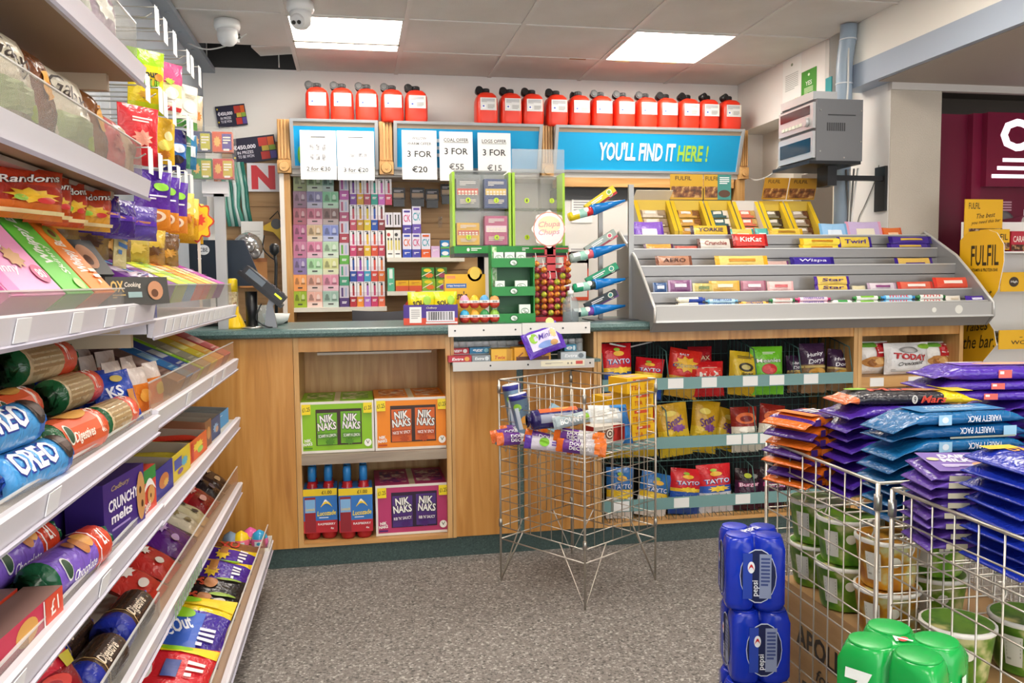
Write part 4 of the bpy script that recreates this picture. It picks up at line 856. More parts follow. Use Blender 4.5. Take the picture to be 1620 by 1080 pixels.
# ---------------------------------------------------------------- stepped chocolate display on the right of the counter
TR = [(3.44, 1.07), (3.545, 1.125), (3.66, 1.245), (3.795, 1.328), (3.88, 1.398)]
DX0, DX1 = 1.255, 2.905
td = thing('stepped_display', 'grey metal stepped counter display for chocolate bars', 'display unit', ((DX0+DX1)/2, 3.8, 1.0)); hw = (DX1-DX0)/2
def L(y, z): return (y-3.8, z-1.0)
side = [L(3.405, .998), L(3.45, .955), L(3.455, 1.002), L(3.92, 1.005), L(3.92, 1.4), L(3.9, 1.415), L(3.8, 1.36), L(3.66, 1.285), L(3.54, 1.185), L(3.45, 1.10), L(3.405, 1.06)]
for s in (-1, 1):
    sp = MB().prism(side, s*hw-.006, s*hw+.006, 'x').build('side_panel', GREYM, td)
    MB().tube([(s*hw, y, z) for y, z in [side[0]]+side[:3:-1]], .007, 6).build('side_edging', mat('#d2d1cd', .3, .3), sp)
MB().box(-hw, hw, *[L(3.41, 0)[0], L(3.44, 0)[0]], L(0, 1.0)[1], L(0, 1.066)[1]).build('front_fascia', mat('#b4b2ae', .4, .2, 'brushed'), td)
ff = td.children[-1]
MB().box(-hw, hw, L(3.4, 0)[0], L(3.44, 0)[0], -.002, .006).build('fascia_bead', mat('#d5d4d0', .3, .3), td)
MB().add([(-hw, -.388, -.003), (hw, -.388, -.003), (hw, -.345, -.045), (-hw, -.345, -.045)], [(0, 3, 2, 1)]).build('underside', mat('#8f8e8c', .4, .2), td)
for k, (y, z) in enumerate(TR):
    y2, z2 = TR[k+1] if k < 4 else (3.925, 0); zf = z-(.014 if k == 0 else .046)
    MB().box(-hw, hw, y-3.8, y2-3.8, zf-1.004, zf-1.0).build('step_floor', GREYM, td)
    lp = MB().box(-hw, hw, y-3.8, y-3.797, (zf if k == 0 else TR[k-1][1]-(.014 if k == 1 else .046))-1.0, z-1.0).build('step_riser', GREYM, td)
    MB().box(-hw, hw, y-3.803, y-3.796, z-1.003, z-.998).build('lip', mat('#cfceca', .3, .3), lp)
for px, py, w in ((1478, 490, .012), (1517, 489, .02)):
    p = atY(px, py, 3.409); MB().cyl((p.x-(DX0+DX1)/2, -.391, p.z-1), (p.x-(DX0+DX1)/2, -.3915, p.z-1), w, None, 14).build('torn_sticker', mat('#e6e4da', .5), td)
MB().box(-hw, .5, .125, .4, .348, .352).build('back_ledge', GREYM, td)
# bars on the steps: (tier, px0, px1, pixel height of the top above the lip, colours, text, text colour, label)
def tb(k, px0, px1, py_top, cols, txt, tc, label, n=1, kind='bar', tilt=-.35, dx=0.0):
    y, z = TR[k]; zf = z-(.014 if k == 0 else .046); p0, p1 = atY(px0, 430, y+.03), atY(px1, 430, y+.03); w = p1.x-p0.x; x = (p0.x+p1.x)/2
    top = atY((px0+px1)/2, py_top, y+.035).z; H = max(.03, top-zf); out = []
    for i in range(n):
        h = H/n if n > 1 else H
        it = [('t', txt, .5, .5, .62, .42, tc, 0, .1, .015)] if txt else [('r', .5, .5, .5, .3, tc)]
        lab = label if n == 1 else label+', '+(['lower', 'upper'] if n == 2 else ['bottom', 'middle', 'top'])[i]+' one'
        if kind == 'roll':
            r = min(.0125, h*.5); o = roll('sweet_roll', w*.97, r, cols, None, [('t', txt, .5, .55, .6, .5, tc, 0, .1)] if txt else [('r', .5, .5, .5, .3, tc)]); o.location = (x+dx*i, y+.022+.022*0, zf+.001+i*2*r); lab_c = 'sweet roll'
        else:
            o = pillow('chocolate_bar', w*.98, max(h*1.05, .028), .018, cols, None, 'lr', hash((k, px0, i)) % 97, .08, 12, 6, it); o.location = (x+dx*i, y+.022+.006*i, zf+.002+i*h*.94); o.rotation_euler = (tilt, 0, random.uniform(-.02, .02)); lab_c = 'chocolate bar'
        tag(o, lab, lab_c); out.append(o)
    return out
def C3(a, b, c=None): return [(.12, a), (.88, b), (1, c or a)]
# front row: rolls
tb(0, 1068, 1114, 470, [(.45, '#f0ead6'), (1, '#2c4aa8')], '', '#e9e4d4', 'cream and navy sweet roll at the left of the front step', kind='roll', n=2)
tb(0, 1115, 1166, 473, C3('#7fc4e8', '#bfe2f2'), 'mentos', '#1f4a9a', 'pale blue mint roll on the front step', kind='roll', n=2)
tb(0, 1168, 1214, 475, C3('#e8a83c', '#f0c468'), 'mentos', '#2c3a8c', 'orange sweet roll on the front step', kind='roll')
tb(0, 1216, 1256, 472, C3('#2f8a4c', '#f2f2ea'), 'mentos', '#b8484c', 'white and green sweet roll on the front step', kind='roll', n=2)
tb(0, 1257, 1313, 470, C3('#d83c7c', '#f6d6e4'), 'mentos', '#3a3a9a', 'pink and white sweet roll on the front step', kind='roll', n=2)
tb(0, 1315, 1346, 473, C3('#e6e6e2', '#f4f4f0'), '', '#3f9a4c', 'plain white sweet roll on the front step', kind='roll')
tb(0, 1348, 1391, 468, C3('#2f8a3c', '#f0f2ea'), '', '#7fc23c', 'white roll with green ends on the front step', kind='roll', n=2)
tb(0, 1393, 1446, 467, C3('#3f9ad8', '#a8dcf4'), 'mint', '#e04a5c', 'sky blue mint roll on the front step', kind='roll', n=2)
tb(0, 1448, 1494, 466, C3('#2f7a3c', '#f2f4ee'), 'hhh', '#c83c3c', 'white roll with red marks and green ends on the front step', kind='roll', n=2)
tb(0, 1497, 1520, 468, [(1, '#e9e2d6')], '', '#cfc0a8', 'crumpled cream wrapper at the right of the front step')
tb(0, 1528, 1560, 468, [(1, '#4a2f9a')], '', '#dcd8ee', 'purple wrapped bar at the right end of the front step')
# second row
T2 = [(1033, 1056, 447, '#8a98b4', '#3a5a8c', '#dfe6f0', 'silver blue'), (1057, 1095, 443, '#b49ab8', '#8a5a84', '#e8dfe8', 'mauve'), (1096, 1130, 448, '#d8cfa0', '#c9b86a', '#7a8a5c', 'pale gold'), (1122, 1171, 444, '#d8a848', '#e0b45c', '#f0e6cc', 'amber'), (1172, 1213, 444, '#9a5a6c', '#b88494', '#f0e0e4', 'plum'), (1214, 1256, 445, '#e8b0b0', '#f0c8c4', '#c86a6c', 'pale pink')]
for a, b, t_, c, d_, tc, nm in T2: tb(1, a, b, t_, C3(c, d_), '', tc, nm+' wrapped bar on the second step', n=2, tilt=-.2)
tb(1, 1290, 1346, 436, C3('#4a2a8c', '#e0c060'), 'Star', '#3a1c6c', 'purple and gold star bar on the second step', n=3)
tb(1, 1350, 1372, 452, C3('#c9c2a8', '#d8cfa8'), '', '#8a7a5c', 'small beige bar on the second step')
tb(1, 1373, 1420, 447, C3('#b8a0b4', '#dcd0d8'), '', '#8a4a7c', 'silvery lilac bar on the second step', n=2)
tb(1, 1421, 1478, 445, C3('#c83c34', '#dc6a54'), '', '#f2e6dc', 'red and pale wrapped bar on the second step', n=2)
tb(1, 1478, 1537, 438, C3('#d0382c', '#e0543c'), '', '#f6e8dc', 'bright red wrapped bar at the right of the second step', n=2)
# third row
tb(2, 1037, 1096, 404, C3('#7a4a38', '#b88468'), 'AERO', '#4a2418', 'brown bubbly chocolate bar on the third step', n=2)
tb(2, 1127, 1212, 404, C3('#e0a82c', '#f0cf74'), '', '#c88a2c', 'golden caramel bar on the third step', n=2, dx=.012)
tb(2, 1213, 1249, 413, C3('#6a3a6c', '#c9a8a0'), '', '#6a2c3c', 'thin mauve bar on the third step')
tb(2, 1250, 1321, 406, C3('#2c1c78', '#3c2a94'), 'Wispa', '#d8d4f0', 'deep purple bar on the third step', n=2)
tb(2, 1417, 1478, 408, C3('#3a2484', '#d8b45c'), '', '#4a2a7c', 'purple and yellow bar at the right of the third step')
# fourth row
tb(3, 1019, 1067, 386, C3('#5a2c4c', '#e0a84c'), '', '#c8482c', 'orange and maroon bar at the left of the fourth step')
tb(3, 1068, 1106, 389, C3('#a83c3c', '#c86a5c'), '', '#f0d8d0', 'flat red bar on the fourth step')
tb(3, 1103, 1160, 377, C3('#5a2c20', '#dcd4c8'), 'Crunchie', '#8c2c24', 'brown and cream bar on the fourth step', n=2)
tb(3, 1156, 1212, 369, C3('#a81c20', '#d83c34'), 'KitKat', '#f6f0ea', 'red wafer bar on the fourth step', n=2, dx=.01)
tb(3, 1262, 1331, 376, C3('#e0b41c', '#f2d84c'), '', '#c8861c', 'bright yellow bar on the fourth step', n=3, dx=.006)
tb(3, 1325, 1379, 374, C3('#3a2484', '#e0c44c'), 'Twirl', '#3a2484', 'purple bar with yellow lettering on the fourth step', n=2)
tb(3, 1400, 1470, 373, C3('#2f1c74', '#4a3494'), '', '#d8b44c', 'dark purple bar at the right of the fourth step', n=3, dx=.01)
# top row
tb(4, 1004, 1052, 350, C3('#6a3cb4', '#8a5cc8'), '', '#ece4f4', 'lilac purple chocolate bag at the left of the top step')
tb(4, 1092, 1156, 356, C3('#3a2030', '#e0bc3c'), 'YORKIE', '#3c2450', 'dark bar with yellow lettering on the top step', n=2)
tb(4, 1156, 1194, 362, C3('#2f9a9a', '#e0c86c'), '', '#f4f0e0', 'teal and yellow bar on the top step')
tb(4, 1195, 1216, 361, C3('#2a8a8c', '#5fb4ac'), '', '#e9f0ec', 'small teal bar on the top step')
tb(4, 1216, 1270, 361, C3('#d0a41c', '#e6c44c'), '', '#a87a1c', 'mustard yellow bar on the top step', n=2)
tb(4, 1298, 1342, 353, C3('#7ab0dc', '#9cc8ec'), '', '#dfeaf4', 'pale blue sweet bag on the top step')
tb(4, 1340, 1397, 350, C3('#dca0b8', '#c9b4d8'), '', '#e8e0c8', 'pink and lilac sweet bag on the top step')
tb(4, 1396, 1428, 360, C3('#d8582c', '#e0743c'), '', '#f0c8a0', 'orange wrapped bar at the right of the top step')
# open cartons of protein bars behind the top step
def opencarton(px0, px1, pyb, pyt, lid, barc, label, seed, hdr=None):
    Y = 4.1; x, z, w, h = rectY(px0, pyt, px1, pyb, Y); z = 1.358
    t = thing('bar_carton', label, 'carton', (x, Y, z), (0, 0, 0)); d = .13; hf, hb = .05, .235; c = 0
    mb = MB(); mb.box(-w/2, w/2, -d/2, d/2, 0, .004)
    mb.box(-w/2, w/2, -d/2, -d/2+.003, .004, hf); mb.box(-w/2, w/2, d/2-.003, d/2, .004, hb)
    for s in (-1, 1):
        x0, x1 = (-w/2, -w/2+.02) if s < 0 else (w/2-.02, w/2)
        vs = [(x0, -d/2, .004), (x1, -d/2, .004), (x1, d/2, .004), (x0, d/2, .004), (x0, -d/2, hf+.02), (x1, -d/2, hf+.02), (x1, d/2, hb), (x0, d/2, hb)]
        mb.add(vs, [(0,1,5,4),(2,3,7,6),(3,0,4,7),(1,2,6,5),(3,2,1,0),(4,5,6,7)], (0, 0, 1 if s < 0 else 0, 0, 0, 2))
    mb.build('carton_body', [card('#d9b83c' if lid else '#dcd6cc'), card('#b9b2a6'), card('#e6c01c')], t)
    if lid == 'up' or lid == 'hdr':
        lh = .115 if lid == 'up' else .13
        l = MB().box(-w/2, w/2, 0, .004, 0, lh).build('lid', card('#d9a81c' if lid == 'hdr' else '#b9861c'), t, (0, d/2-.006 if lid == 'hdr' else .03, hb+.004), (.0 if lid == 'hdr' else .35, 0, 0))
        printed(l, flat(w, lh, 0), [('t', 'FULFIL', .4 if not hdr else .3, .84, .5, .16, '#3a2c14'), ('r', .5, .3, .94, .44, pic('#8c5428', '#5a3418', '#d8a860', 35))]+([('r', .75, .5, .5, 1, hdr), ('l', .75, .75, .36, .3, '#f0f4f2', 4), ('e', .75, .24, .44, .3, '#5a3a24')] if hdr else []), 'lid_print', asp=w/lh)
    elif lid == 'shade': MB().box(-w/2, w/2, 0, .003, 0, .07).build('lid', card('#e6dccb'), t, (0, d/2, hb), (.9, 0, 0))
    for i in range(4):
        b = pillow('protein_bar', w*.74, .046, .022, C3(barc[1], barc[0], barc[1]), None, 'lr', seed+i, .08, 8, 5, [('r', .4, .5, .4, .36, '#f0e8dc'), ('r', .8, .5, .26, .7, barc[1])])
        b.location = (x, Y-.04+.026*i, z+.008+.045*i); b.rotation_euler = (-.5, 0, 0); tag(b, '%s protein bar, %s from bottom, %s' % (barc[2], ORD[i], label.split(' of ')[0]), 'protein bar')
OC = [(1008, 1066, 'shade', ('#e6d8c0', '#a08a70', 'cream'), None), (1067, 1119, 'hdr', ('#e0ac4c', '#8a5a2c', 'amber'), None), (1121, 1164, 'hdr', ('#3f6a6c', '#ece4d8', 'dark teal'), '#3f8f84'), (1166, 1207, '', ('#e87a5c', '#c9a05c', 'coral'), None), (1209, 1247, 'up', ('#8c8468', '#3a2a20', 'olive'), None), (1249, 1292, 'up', ('#b8a48c', '#6a4430', 'tan'), None)]
for k, (a, b, lid, bc, hdr) in enumerate(OC): opencarton(a, b, 362, 300, lid, bc, 'open protein bar carton %s of the six behind the top step' % nth(k, 6, 'left', 'right'), 60+k*5, hdr)
# ================================================================ things on the counter
ZT = 1.0005
def onY(o, px, Y, z=ZT, rz=0): o.location = (atY(px, 480, Y).x, Y, z); o.rotation_euler = (0, 0, rz); return o
# purple and red tray of sour sweet bags
x, _, w, _ = rectY(641, 480, 726, 512, 3.6)
t = tray('sweet_tray', w, .085, .17, '#4a2f8c', '#b8453a', None, [('r', .5, .17, 1, .34, '#d8492c'), ('r', .22, .5, .22, .8, '#efeae6'), ('l', .22, .52, .16, .5, '#b9b4b4', 5), ('r', .68, .42, .52, .5, '#efeaf0'), ('b', .68, .44, .46, .42), ('t', 'Cadbury', .52, .84, .2, .12, '#e6dcc0', 0, .3), ('r', .7, .1, .58, .08, '#e8e4e6')])
t.location = (x, 3.66, ZT); t.rotation_euler = (0, 0, -.1); tag(t, 'purple and orange sweet tray with barcode on the worktop', 'tray')
MB().add([(-w/2, .084, .085), (w/2, .084, .085), (w/2-.02, .07, .115), (-w/2+.05, .07, .145)], [(0, 1, 2, 3), (3, 2, 1, 0)]).build('back_flap', card('#d8503c'), t)
for k, dx in enumerate((-.045, .06)):
    b = pillow('sour_sweet_bag', .115, .135, .04, [(.75, '#e8d81c'), (1, '#cfe02c')], None, 'tb', 70+k, .08, 12, 12, [('t', 'SOUR', .5, .62, .6, .17, '#2a2a14', .12, 0, .03), ('t', 'PATCH', .52, .45, .5, .14, '#2a2a14', .12, 0, .03), ('e', .75, .7, .3, .3, '#9fd03c'), ('e', .3, .3, .3, .2, '#f0a81c')])
    b.location = (x+dx, 3.64+.02*k, ZT+.006); b.rotation_euler = (-.12, 0, -.1+.15*k); tag(b, 'yellow sour sweet bag in the purple tray, %s one' % ['left', 'right'][k], 'sweet bag')
# chocolate eggs in two tiers
EW, ER = mat('#f1efec', .3), mat('#d0392c', .3)
def egg_mesh(h):
    pr = [(.002, 0, 1), (.014, .003, 1), (.021, .013, 1), (.0232, .024, 0), (.022, .036, 2), (.017, .048, 2), (.009, .056, 2), (.002, .059, 2)]
    return MB().lathe(pr, 16).mesh('chocolate_egg', [EW, ER, mat(h, .3)])
EC = [('#e9a0c0', 'pink'), ('#f0c02c', 'yellow'), ('#5aa8e0', 'blue'), ('#f0a05c', 'orange'), ('#3fb0d8', 'turquoise'), ('#f2b03c', 'amber'), ('#3f9a5c', 'green'), ('#8fc24c', 'lime')]
for r in range(2):
    for c in range(4):
        hx, nm = EC[(1-r)*4+c if r == 0 else c]
        hx, nm = EC[c if r else 4+c]
        e = link('chocolate_egg', egg_mesh(hx), None, (atY(735+c*15.8, 490, 3.62).x, 3.62+.0, ZT+.002+r*.063))
        printed(e, lambda u, v, k: (.0233*math.sin((u-.5)*1.6), -.0236*math.cos((u-.5)*1.6)-.0003*k, .016+v*.024), [('t', 'kinder', .5, .62, .6, .4, '#2a2a2e'), ('t', 'kinder', .5, .1, .6, .3, '#e07a5c')], 'lettering', asp=1.6)
        tag(e, 'foil chocolate egg with %s cap, %s of the %s row' % (nm, nth(c, 4, 'left', 'right'), ['lower', 'upper'][r]), 'chocolate egg', 'chocolate eggs on the worktop')
eb = tag(tray('egg_tray', .215, .03, .075, '#d8d8da', '#e6e6e8', None, None, .004), 'clear plastic tray under the chocolate eggs', 'tray'); eb.data.materials[0] = CLEAR; eb.data.materials[1] = CLEAR; eb.location = (atY(759, 490, 3.63).x, 3.63, ZT); 
et = tag(MB().box(-.105, .105, -.036, .036, 0, .0015).build('egg_shelf', CLEAR), 'clear shelf carrying the upper chocolate eggs', 'tray'); et.location = (atY(759, 490, 3.63).x, 3.63, ZT+.062)
# yellow sweet display behind the eggs
x, z, w, h = rectY(704, 436, 768, 512, 3.74)
o = thing('sweet_display_card', 'yellow sweet display box with round topped card behind the eggs', 'display box', (x, 3.74, ZT))
bd = MB().box(-w/2, w/2, 0, .06, 0, h-.02).build('carton_body', card('#ecb414'), o); hp = MB().box(-w/2, w/2, -.003, 0, 0, h).cyl((w*.24, 0, h), (w*.24, -.003, h), .033, None, 24).build('header_card', card('#ecb414'), o)
printed(hp, flat(w, h, -.003), [('r', .15, .94, .22, .06, '#e08a4c'), ('r', .28, .76, .5, .09, '#2f6ab8'), ('t', 'crispy honeycomb', .28, .76, .44, .05, '#f0f0f2'), ('t', "m&m's", .3, .56, .5, .17, '#4a2a1c', 0, 0, .03), ('e', .74, 1.02, .26, .26, '#f2cf4c')], 'lettering', asp=w/h)
# green mint display with three trays
GRN = '#1f8a3c'
x, z, w, h = rectY(778, 402, 846, 505, 3.62)
o = thing('mint_display', 'green three tier cardboard mint display on the worktop', 'display stand', (x, 3.66, ZT))
MB().box(-w/2, -w/2+.004, -.035, .045, 0, h+.055).box(w/2-.004, w/2, -.035, .045, 0, h).build('side_panel', card('#2fa04c'), o)
MB().box(-w/2+.004, w/2-.004, .04, .045, 0, h).build('back_panel', card('#175f30'), o)
MB().box(-w/2, -w/2+.035, .03, .034, h*.0, h+.05).build('edge_print', pic('#bfe0a8', '#7ab86a', '#e8f0d8', 60), o)
for k, z in enumerate((0, h*.415, h*.85)):
    tr_ = MB().box(-w/2, w/2, -.048, .04, z, z+.003).box(-w/2, w/2, -.05, -.047, z, z+.04).build('tray_front', card(GRN), o)
    printed(tr_, lambda u, v, q: (-w/2+u*w, -.0506-.0004*q, z+v*.04), [('e', .5, .5, .2, .75, '#17602c'), ('e', .5, .5, .15, .55, '#e8f4ea'), ('t', 'tic', .5, .56, .07, .22, '#17602c', .1, .3), ('t', 'tac', .53, .4, .07, .22, '#17602c', .1, .3)], 'lettering', asp=w/.04)
def tic(xo, z, hx, lab, ww=.042, hh=.062, cat='mint box'):
    b = carton('mint_box', ww, hh, .016, '#e4f2e6', '#cfe6d4', None, None, [('r', .5, .2, 1, .4, hx), ('e', .5, .62, .7, .36, '#175f2c'), ('e', .5, .62, .62, .28, '#f2f8f2'), ('t', 'tic', .44, .68, .26, .12, '#175f2c', .1, .3), ('t', 'tac', .56, .56, .26, .12, '#175f2c', .1, .3)]); b.location = (x+xo, 3.625, ZT+z); return tag(b, lab, cat)
for k in range(3): tic(-.065+k*.05, h*.85+.004, '#5fc08a', 'small mint box on the top tray of the green display, %s one' % ['left', 'middle', 'right'][k])
tic(-.06, h*.415+.004, '#d8c83c', 'small mint box with yellow base, left on the middle tray'); tic(.035, h*.415+.004, '#ef9a3c', 'small orange mint box, right on the middle tray', .055)
tic(.05, .004, '#e8a82c', 'orange and yellow mint box on the bottom tray', .05, .075)
# lollipop tower
x, z, w, h = rectY(845, 405, 903, 507, 3.7)
RDP = mat('#c0161e', .3)
lt = thing('lollipop_stand', 'red lollipop tower with flower shaped header on the worktop', 'display stand', (x, 3.72, ZT))
MB().box(-w/2, w/2, -.05, .05, 0, .02).build('base', RDP, lt); MB().box(-.02, .02, .0, .03, .02, .42).build('column', RDP, lt)
for k in range(9): MB().box(-w/2+.004, w/2-.004, .0, .03, .045+k*.035, .051+k*.035).build('rack_bar', mat('#b8141c', .25), lt)
MB().box(-w/2+.004, w/2-.004, .012, .02, .02, .24).build('back_board', mat('#8c1016', .3), lt)
zc = atY(870, 362, 3.7).z-ZT; xc = atY(870, 362, 3.7).x-x
fl = [(xc+(.074+.008*math.cos(8*a))*math.cos(a), zc+(.078+.008*math.cos(8*a))*math.sin(a)) for a in [2*PI*i/64 for i in range(64)]]
hd = MB().prism(fl, -.004, .004, 'y').build('header_sign', mat('#f2e9e4', .15), lt)
MB().box(xc-.02, xc+.02, .0, .012, .3, zc-.06).build('sign_neck', RDP, lt)
printed(hd, lambda u, v, k: (xc-.075+u*.15, -.0046-.0004*k, zc-.08+v*.16), [('e', .5, .5, .98, .98, '#e08a6c'), ('e', .5, .5, .93, .93, '#f3eeee'), ('e', .5, .62, .7, .5, '#f0e0b8'), ('t', 'Chupa', .5, .62, .66, .2, '#dc9a98', .05, .3), ('t', 'Chups', .5, .4, .66, .2, '#e0a8b0', .05, .3)], 'lettering')
lm = MB().lathe([(.002, -.0135, 0), (.009, -.01, 0), (.0135, 0, 0), (.009, .01, 0), (.003, .0132, 0), (.003, .016, 0)], 12)
lm.tube([(0, 0, .014), (0, .02, .05)], .0016, 5, 1)
LP = [pic('#e0902c', '#b0501c', '#f0c84c', 90), pic('#d8742c', '#a83c24', '#f0b04c', 90), pic('#c8c03c', '#8a9a2c', '#f0d84c', 90), pic('#b83c4c', '#8a2440', '#e08a6c', 90)]
lms = []
for m in LP: lms.append(lm.mesh('lollipop', [m, mat('#efece6', .4)]))
for r in range(9):
    for c in range(6):
        if r >= 6 and 1 < c < 4: continue
        if r == 8 and c in (1, 4): continue
        a = (c-2.5)/2.5; q = link('lollipop', lms[(r*5+c*3) % 4 if r < 6 else (c+r) % 4], None, (x+a*(w/2-.012), 3.70-.03*(1-a*a), ZT+.038+r*.0275), (.0, 0, 0))
        q.scale = (1.13, 1.13, 1.0); tag(q, 'wrapped lollipop on the red tower, %s column, %s row from the bottom' % (nth(c, 6, 'left', 'right'), ORD[r]), 'lollipop', 'lollipops on the red tower')
# pump bottle
x, z, w, h = rectY(889, 445, 918, 507, 3.56)
pb = thing('pump_bottle', 'clear hand sanitiser pump bottle on the worktop', 'bottle', (x, 3.57, ZT))
MB().lathe([(.034, 0), (.036, .006), (.036, .075), (.03, .1), (.014, .115), (.012, .122)], 20).build('bottle', mat('#e6ecee', .05, 0, 'clear', a=.22), pb)
MB().lathe([(.0335, .003), (.0335, .045), (.0335, .046)], 20).build('liquid', mat('#c3ced2', .05, 0, 'clear', a=.25), pb)
MB().lathe([(.014, .12), (.014, .138), (.005, .14), (.005, .158), (.009, .159), (.009, .167)], 14).cyl((0, 0, .162), (-.03, -.01, .158), .004, .003, 8).build('pump_head', mat('#e9e9e7', .35), pb); MB().tube([(0, 0, .12), (.004, 0, .01)], .0025, 6).build('dip_tube', mat('#dcdcda', .3), pb)
# gum rack with blue cones
gr = thing('gum_rack', 'grey metal gum rack with four blue cone holders on the worktop', 'rack', (atY(998, 500, 3.7).x, 3.7, ZT)); gx = gr.location.x
zt = atY(998, 292, 3.7).z-ZT
MB().box(-.012, .012, -.008, .008, 0, zt).build('post', mat('#9a9a98', .35, .5), gr); MB().box(-.135, -.115, .06, .075, 0, zt-.1).build('post', mat('#8a8a88', .35, .5), gr); MB().box(-.2, .03, -.1, .12, 0, .004).build('base_plate', mat('#55565a', .4, .3), gr)
BLUE = mat('#1479c8', .22)
RK = [(904, 342, 985, 318, ('#e0c81c', 'yellow'), ('#c8282c', 'red')), (905, 408, 985, 388, ('#9aa8a0', 'silver grey'), ('#d8606c', 'rose red')), (910, 455, 985, 442, ('#1f9a6c', 'green'), ('#2c3a38', 'black and mint')), (905, 495, 985, 484, ('#2c3a40', 'charcoal'), ('#7a4aa0', 'violet'))]
for k, (xa, ya, xb, yb, (h1, n1), (h2, n2)) in enumerate(RK):
    A, B = atY(xa, ya, 3.62), atY(xb, yb, 3.66); d = (B-A).normalized(); mid = A.lerp(B, .42); tip = B+d*.012; L_ = (B-A).length
    cn_ = MB().cyl(mid-gr.location, tip-gr.location, .026, .005, 18); cn_.cyl(mid-gr.location-d*.012, mid-gr.location, .022, .026, 18); cn_.build('blue_cone', BLUE, gr)
    MB().tube([A-gr.location+Vector((0, .02, -.014)), mid-gr.location+Vector((0, .03, -.022)), B-gr.location+Vector((0, .03, -.014)), Vector((0, 0, B.z-ZT+.02))], .0022, 5).build('wire_arm', STEEL, gr)
    ang = math.atan2(d.z, d.x)
    q = roll('gum_pack', (mid-A).length+.0, .02, [(.4, h1), (.75, '#9fd0c0'), (1, h2)], None, [('r', .3, .5, .3, .4, '#eef0ec'), ('e', .75, .5, .2, .5, '#f0e0dc')], False); q.location = A.lerp(mid, .46)-Vector((0, 0, .022)); q.rotation_euler = (0, -ang, 0); tag(q, '%s banded gum tube in the %s blue cone from the top' % (n1, ORD[k]), 'gum pack')
    for j, (hx, nm) in enumerate(((h1, n1), (h2, n2))):
        b = carton('gum_carton', .16, .03, .024, hx, hx, None, None, [('e', .8, .5, .16, .8, '#e8ecd8'), ('e', .8, .5, .11, .55, '#7fae3c' if k == 0 else '#d0506c' if k < 2 else '#3f9a8c'), ('l', .4, .5, .4, .5, '#f0f0ec', 2)])
        b.location = A.lerp(B, .62)+Vector((.015*j, .03+.03*j-.03*0, .022+.006*(1-j))); b.rotation_euler = (0, -ang-.32, 0); tag(b, '%s gum carton, %s of the pair above the %s blue cone' % (nm, ['left', 'right'][j], ORD[k]), 'gum carton')
# scratch card dispensers on a black pole
DY = 3.92
sd = thing('dispenser_stand', 'green strip base on a black pole under the ticket dispensers', 'stand', (atY(805, 400, DY).x, DY, ZT)); sx = sd.location.x
zb = atY(805, 401, DY).z; x0, x1 = atY(716, 398, DY).x-sx, atY(893, 398, DY).x-sx
gb = MB().box(x0, x1, -.07, .1, zb-ZT, zb-ZT+.033).build('green_band', card('#1f8f3a'), sd); MB().box(x0, x1, -.068, .1, zb-ZT-.016, zb-ZT).build('black_tray', BLACK, sd)
printed(gb, lambda u, v, k: (x0+u*(x1-x0), -.0706-.0004*k, zb-ZT+v*.033), [('s', .12, .5, .03, .6, '#f2f4f0'), ('l', .19, .5, .09, .5, '#e6f0e4', 2), ('r', .3, .5, .006, .5, '#e6f0e4'), ('l', .62, .5, .06, .5, '#e6f0e4', 2)], 'lettering', asp=12)
MB().cyl((atY(761, 430, DY).x-sx, 0, 0), (atY(761, 430, DY).x-sx, 0, zb-ZT-.016), .016, None, 14).build('pole', BLACK, sd); MB().lathe([(.09, 0), (.09, .006), (.02, .012)], 20, c=(atY(761, 430, DY).x-sx, 0, 0)).build('foot', BLACK, sd)
CARDS = [('#8a8d90', '#d8523c', 'grey and orange', '1'), ('#22407c', '#e6c04c', 'navy', '2'), ('#e8b41c', '#c8442c', 'yellow', '3'), ('#c0487c', '#f0d8e4', 'pink', '4')]
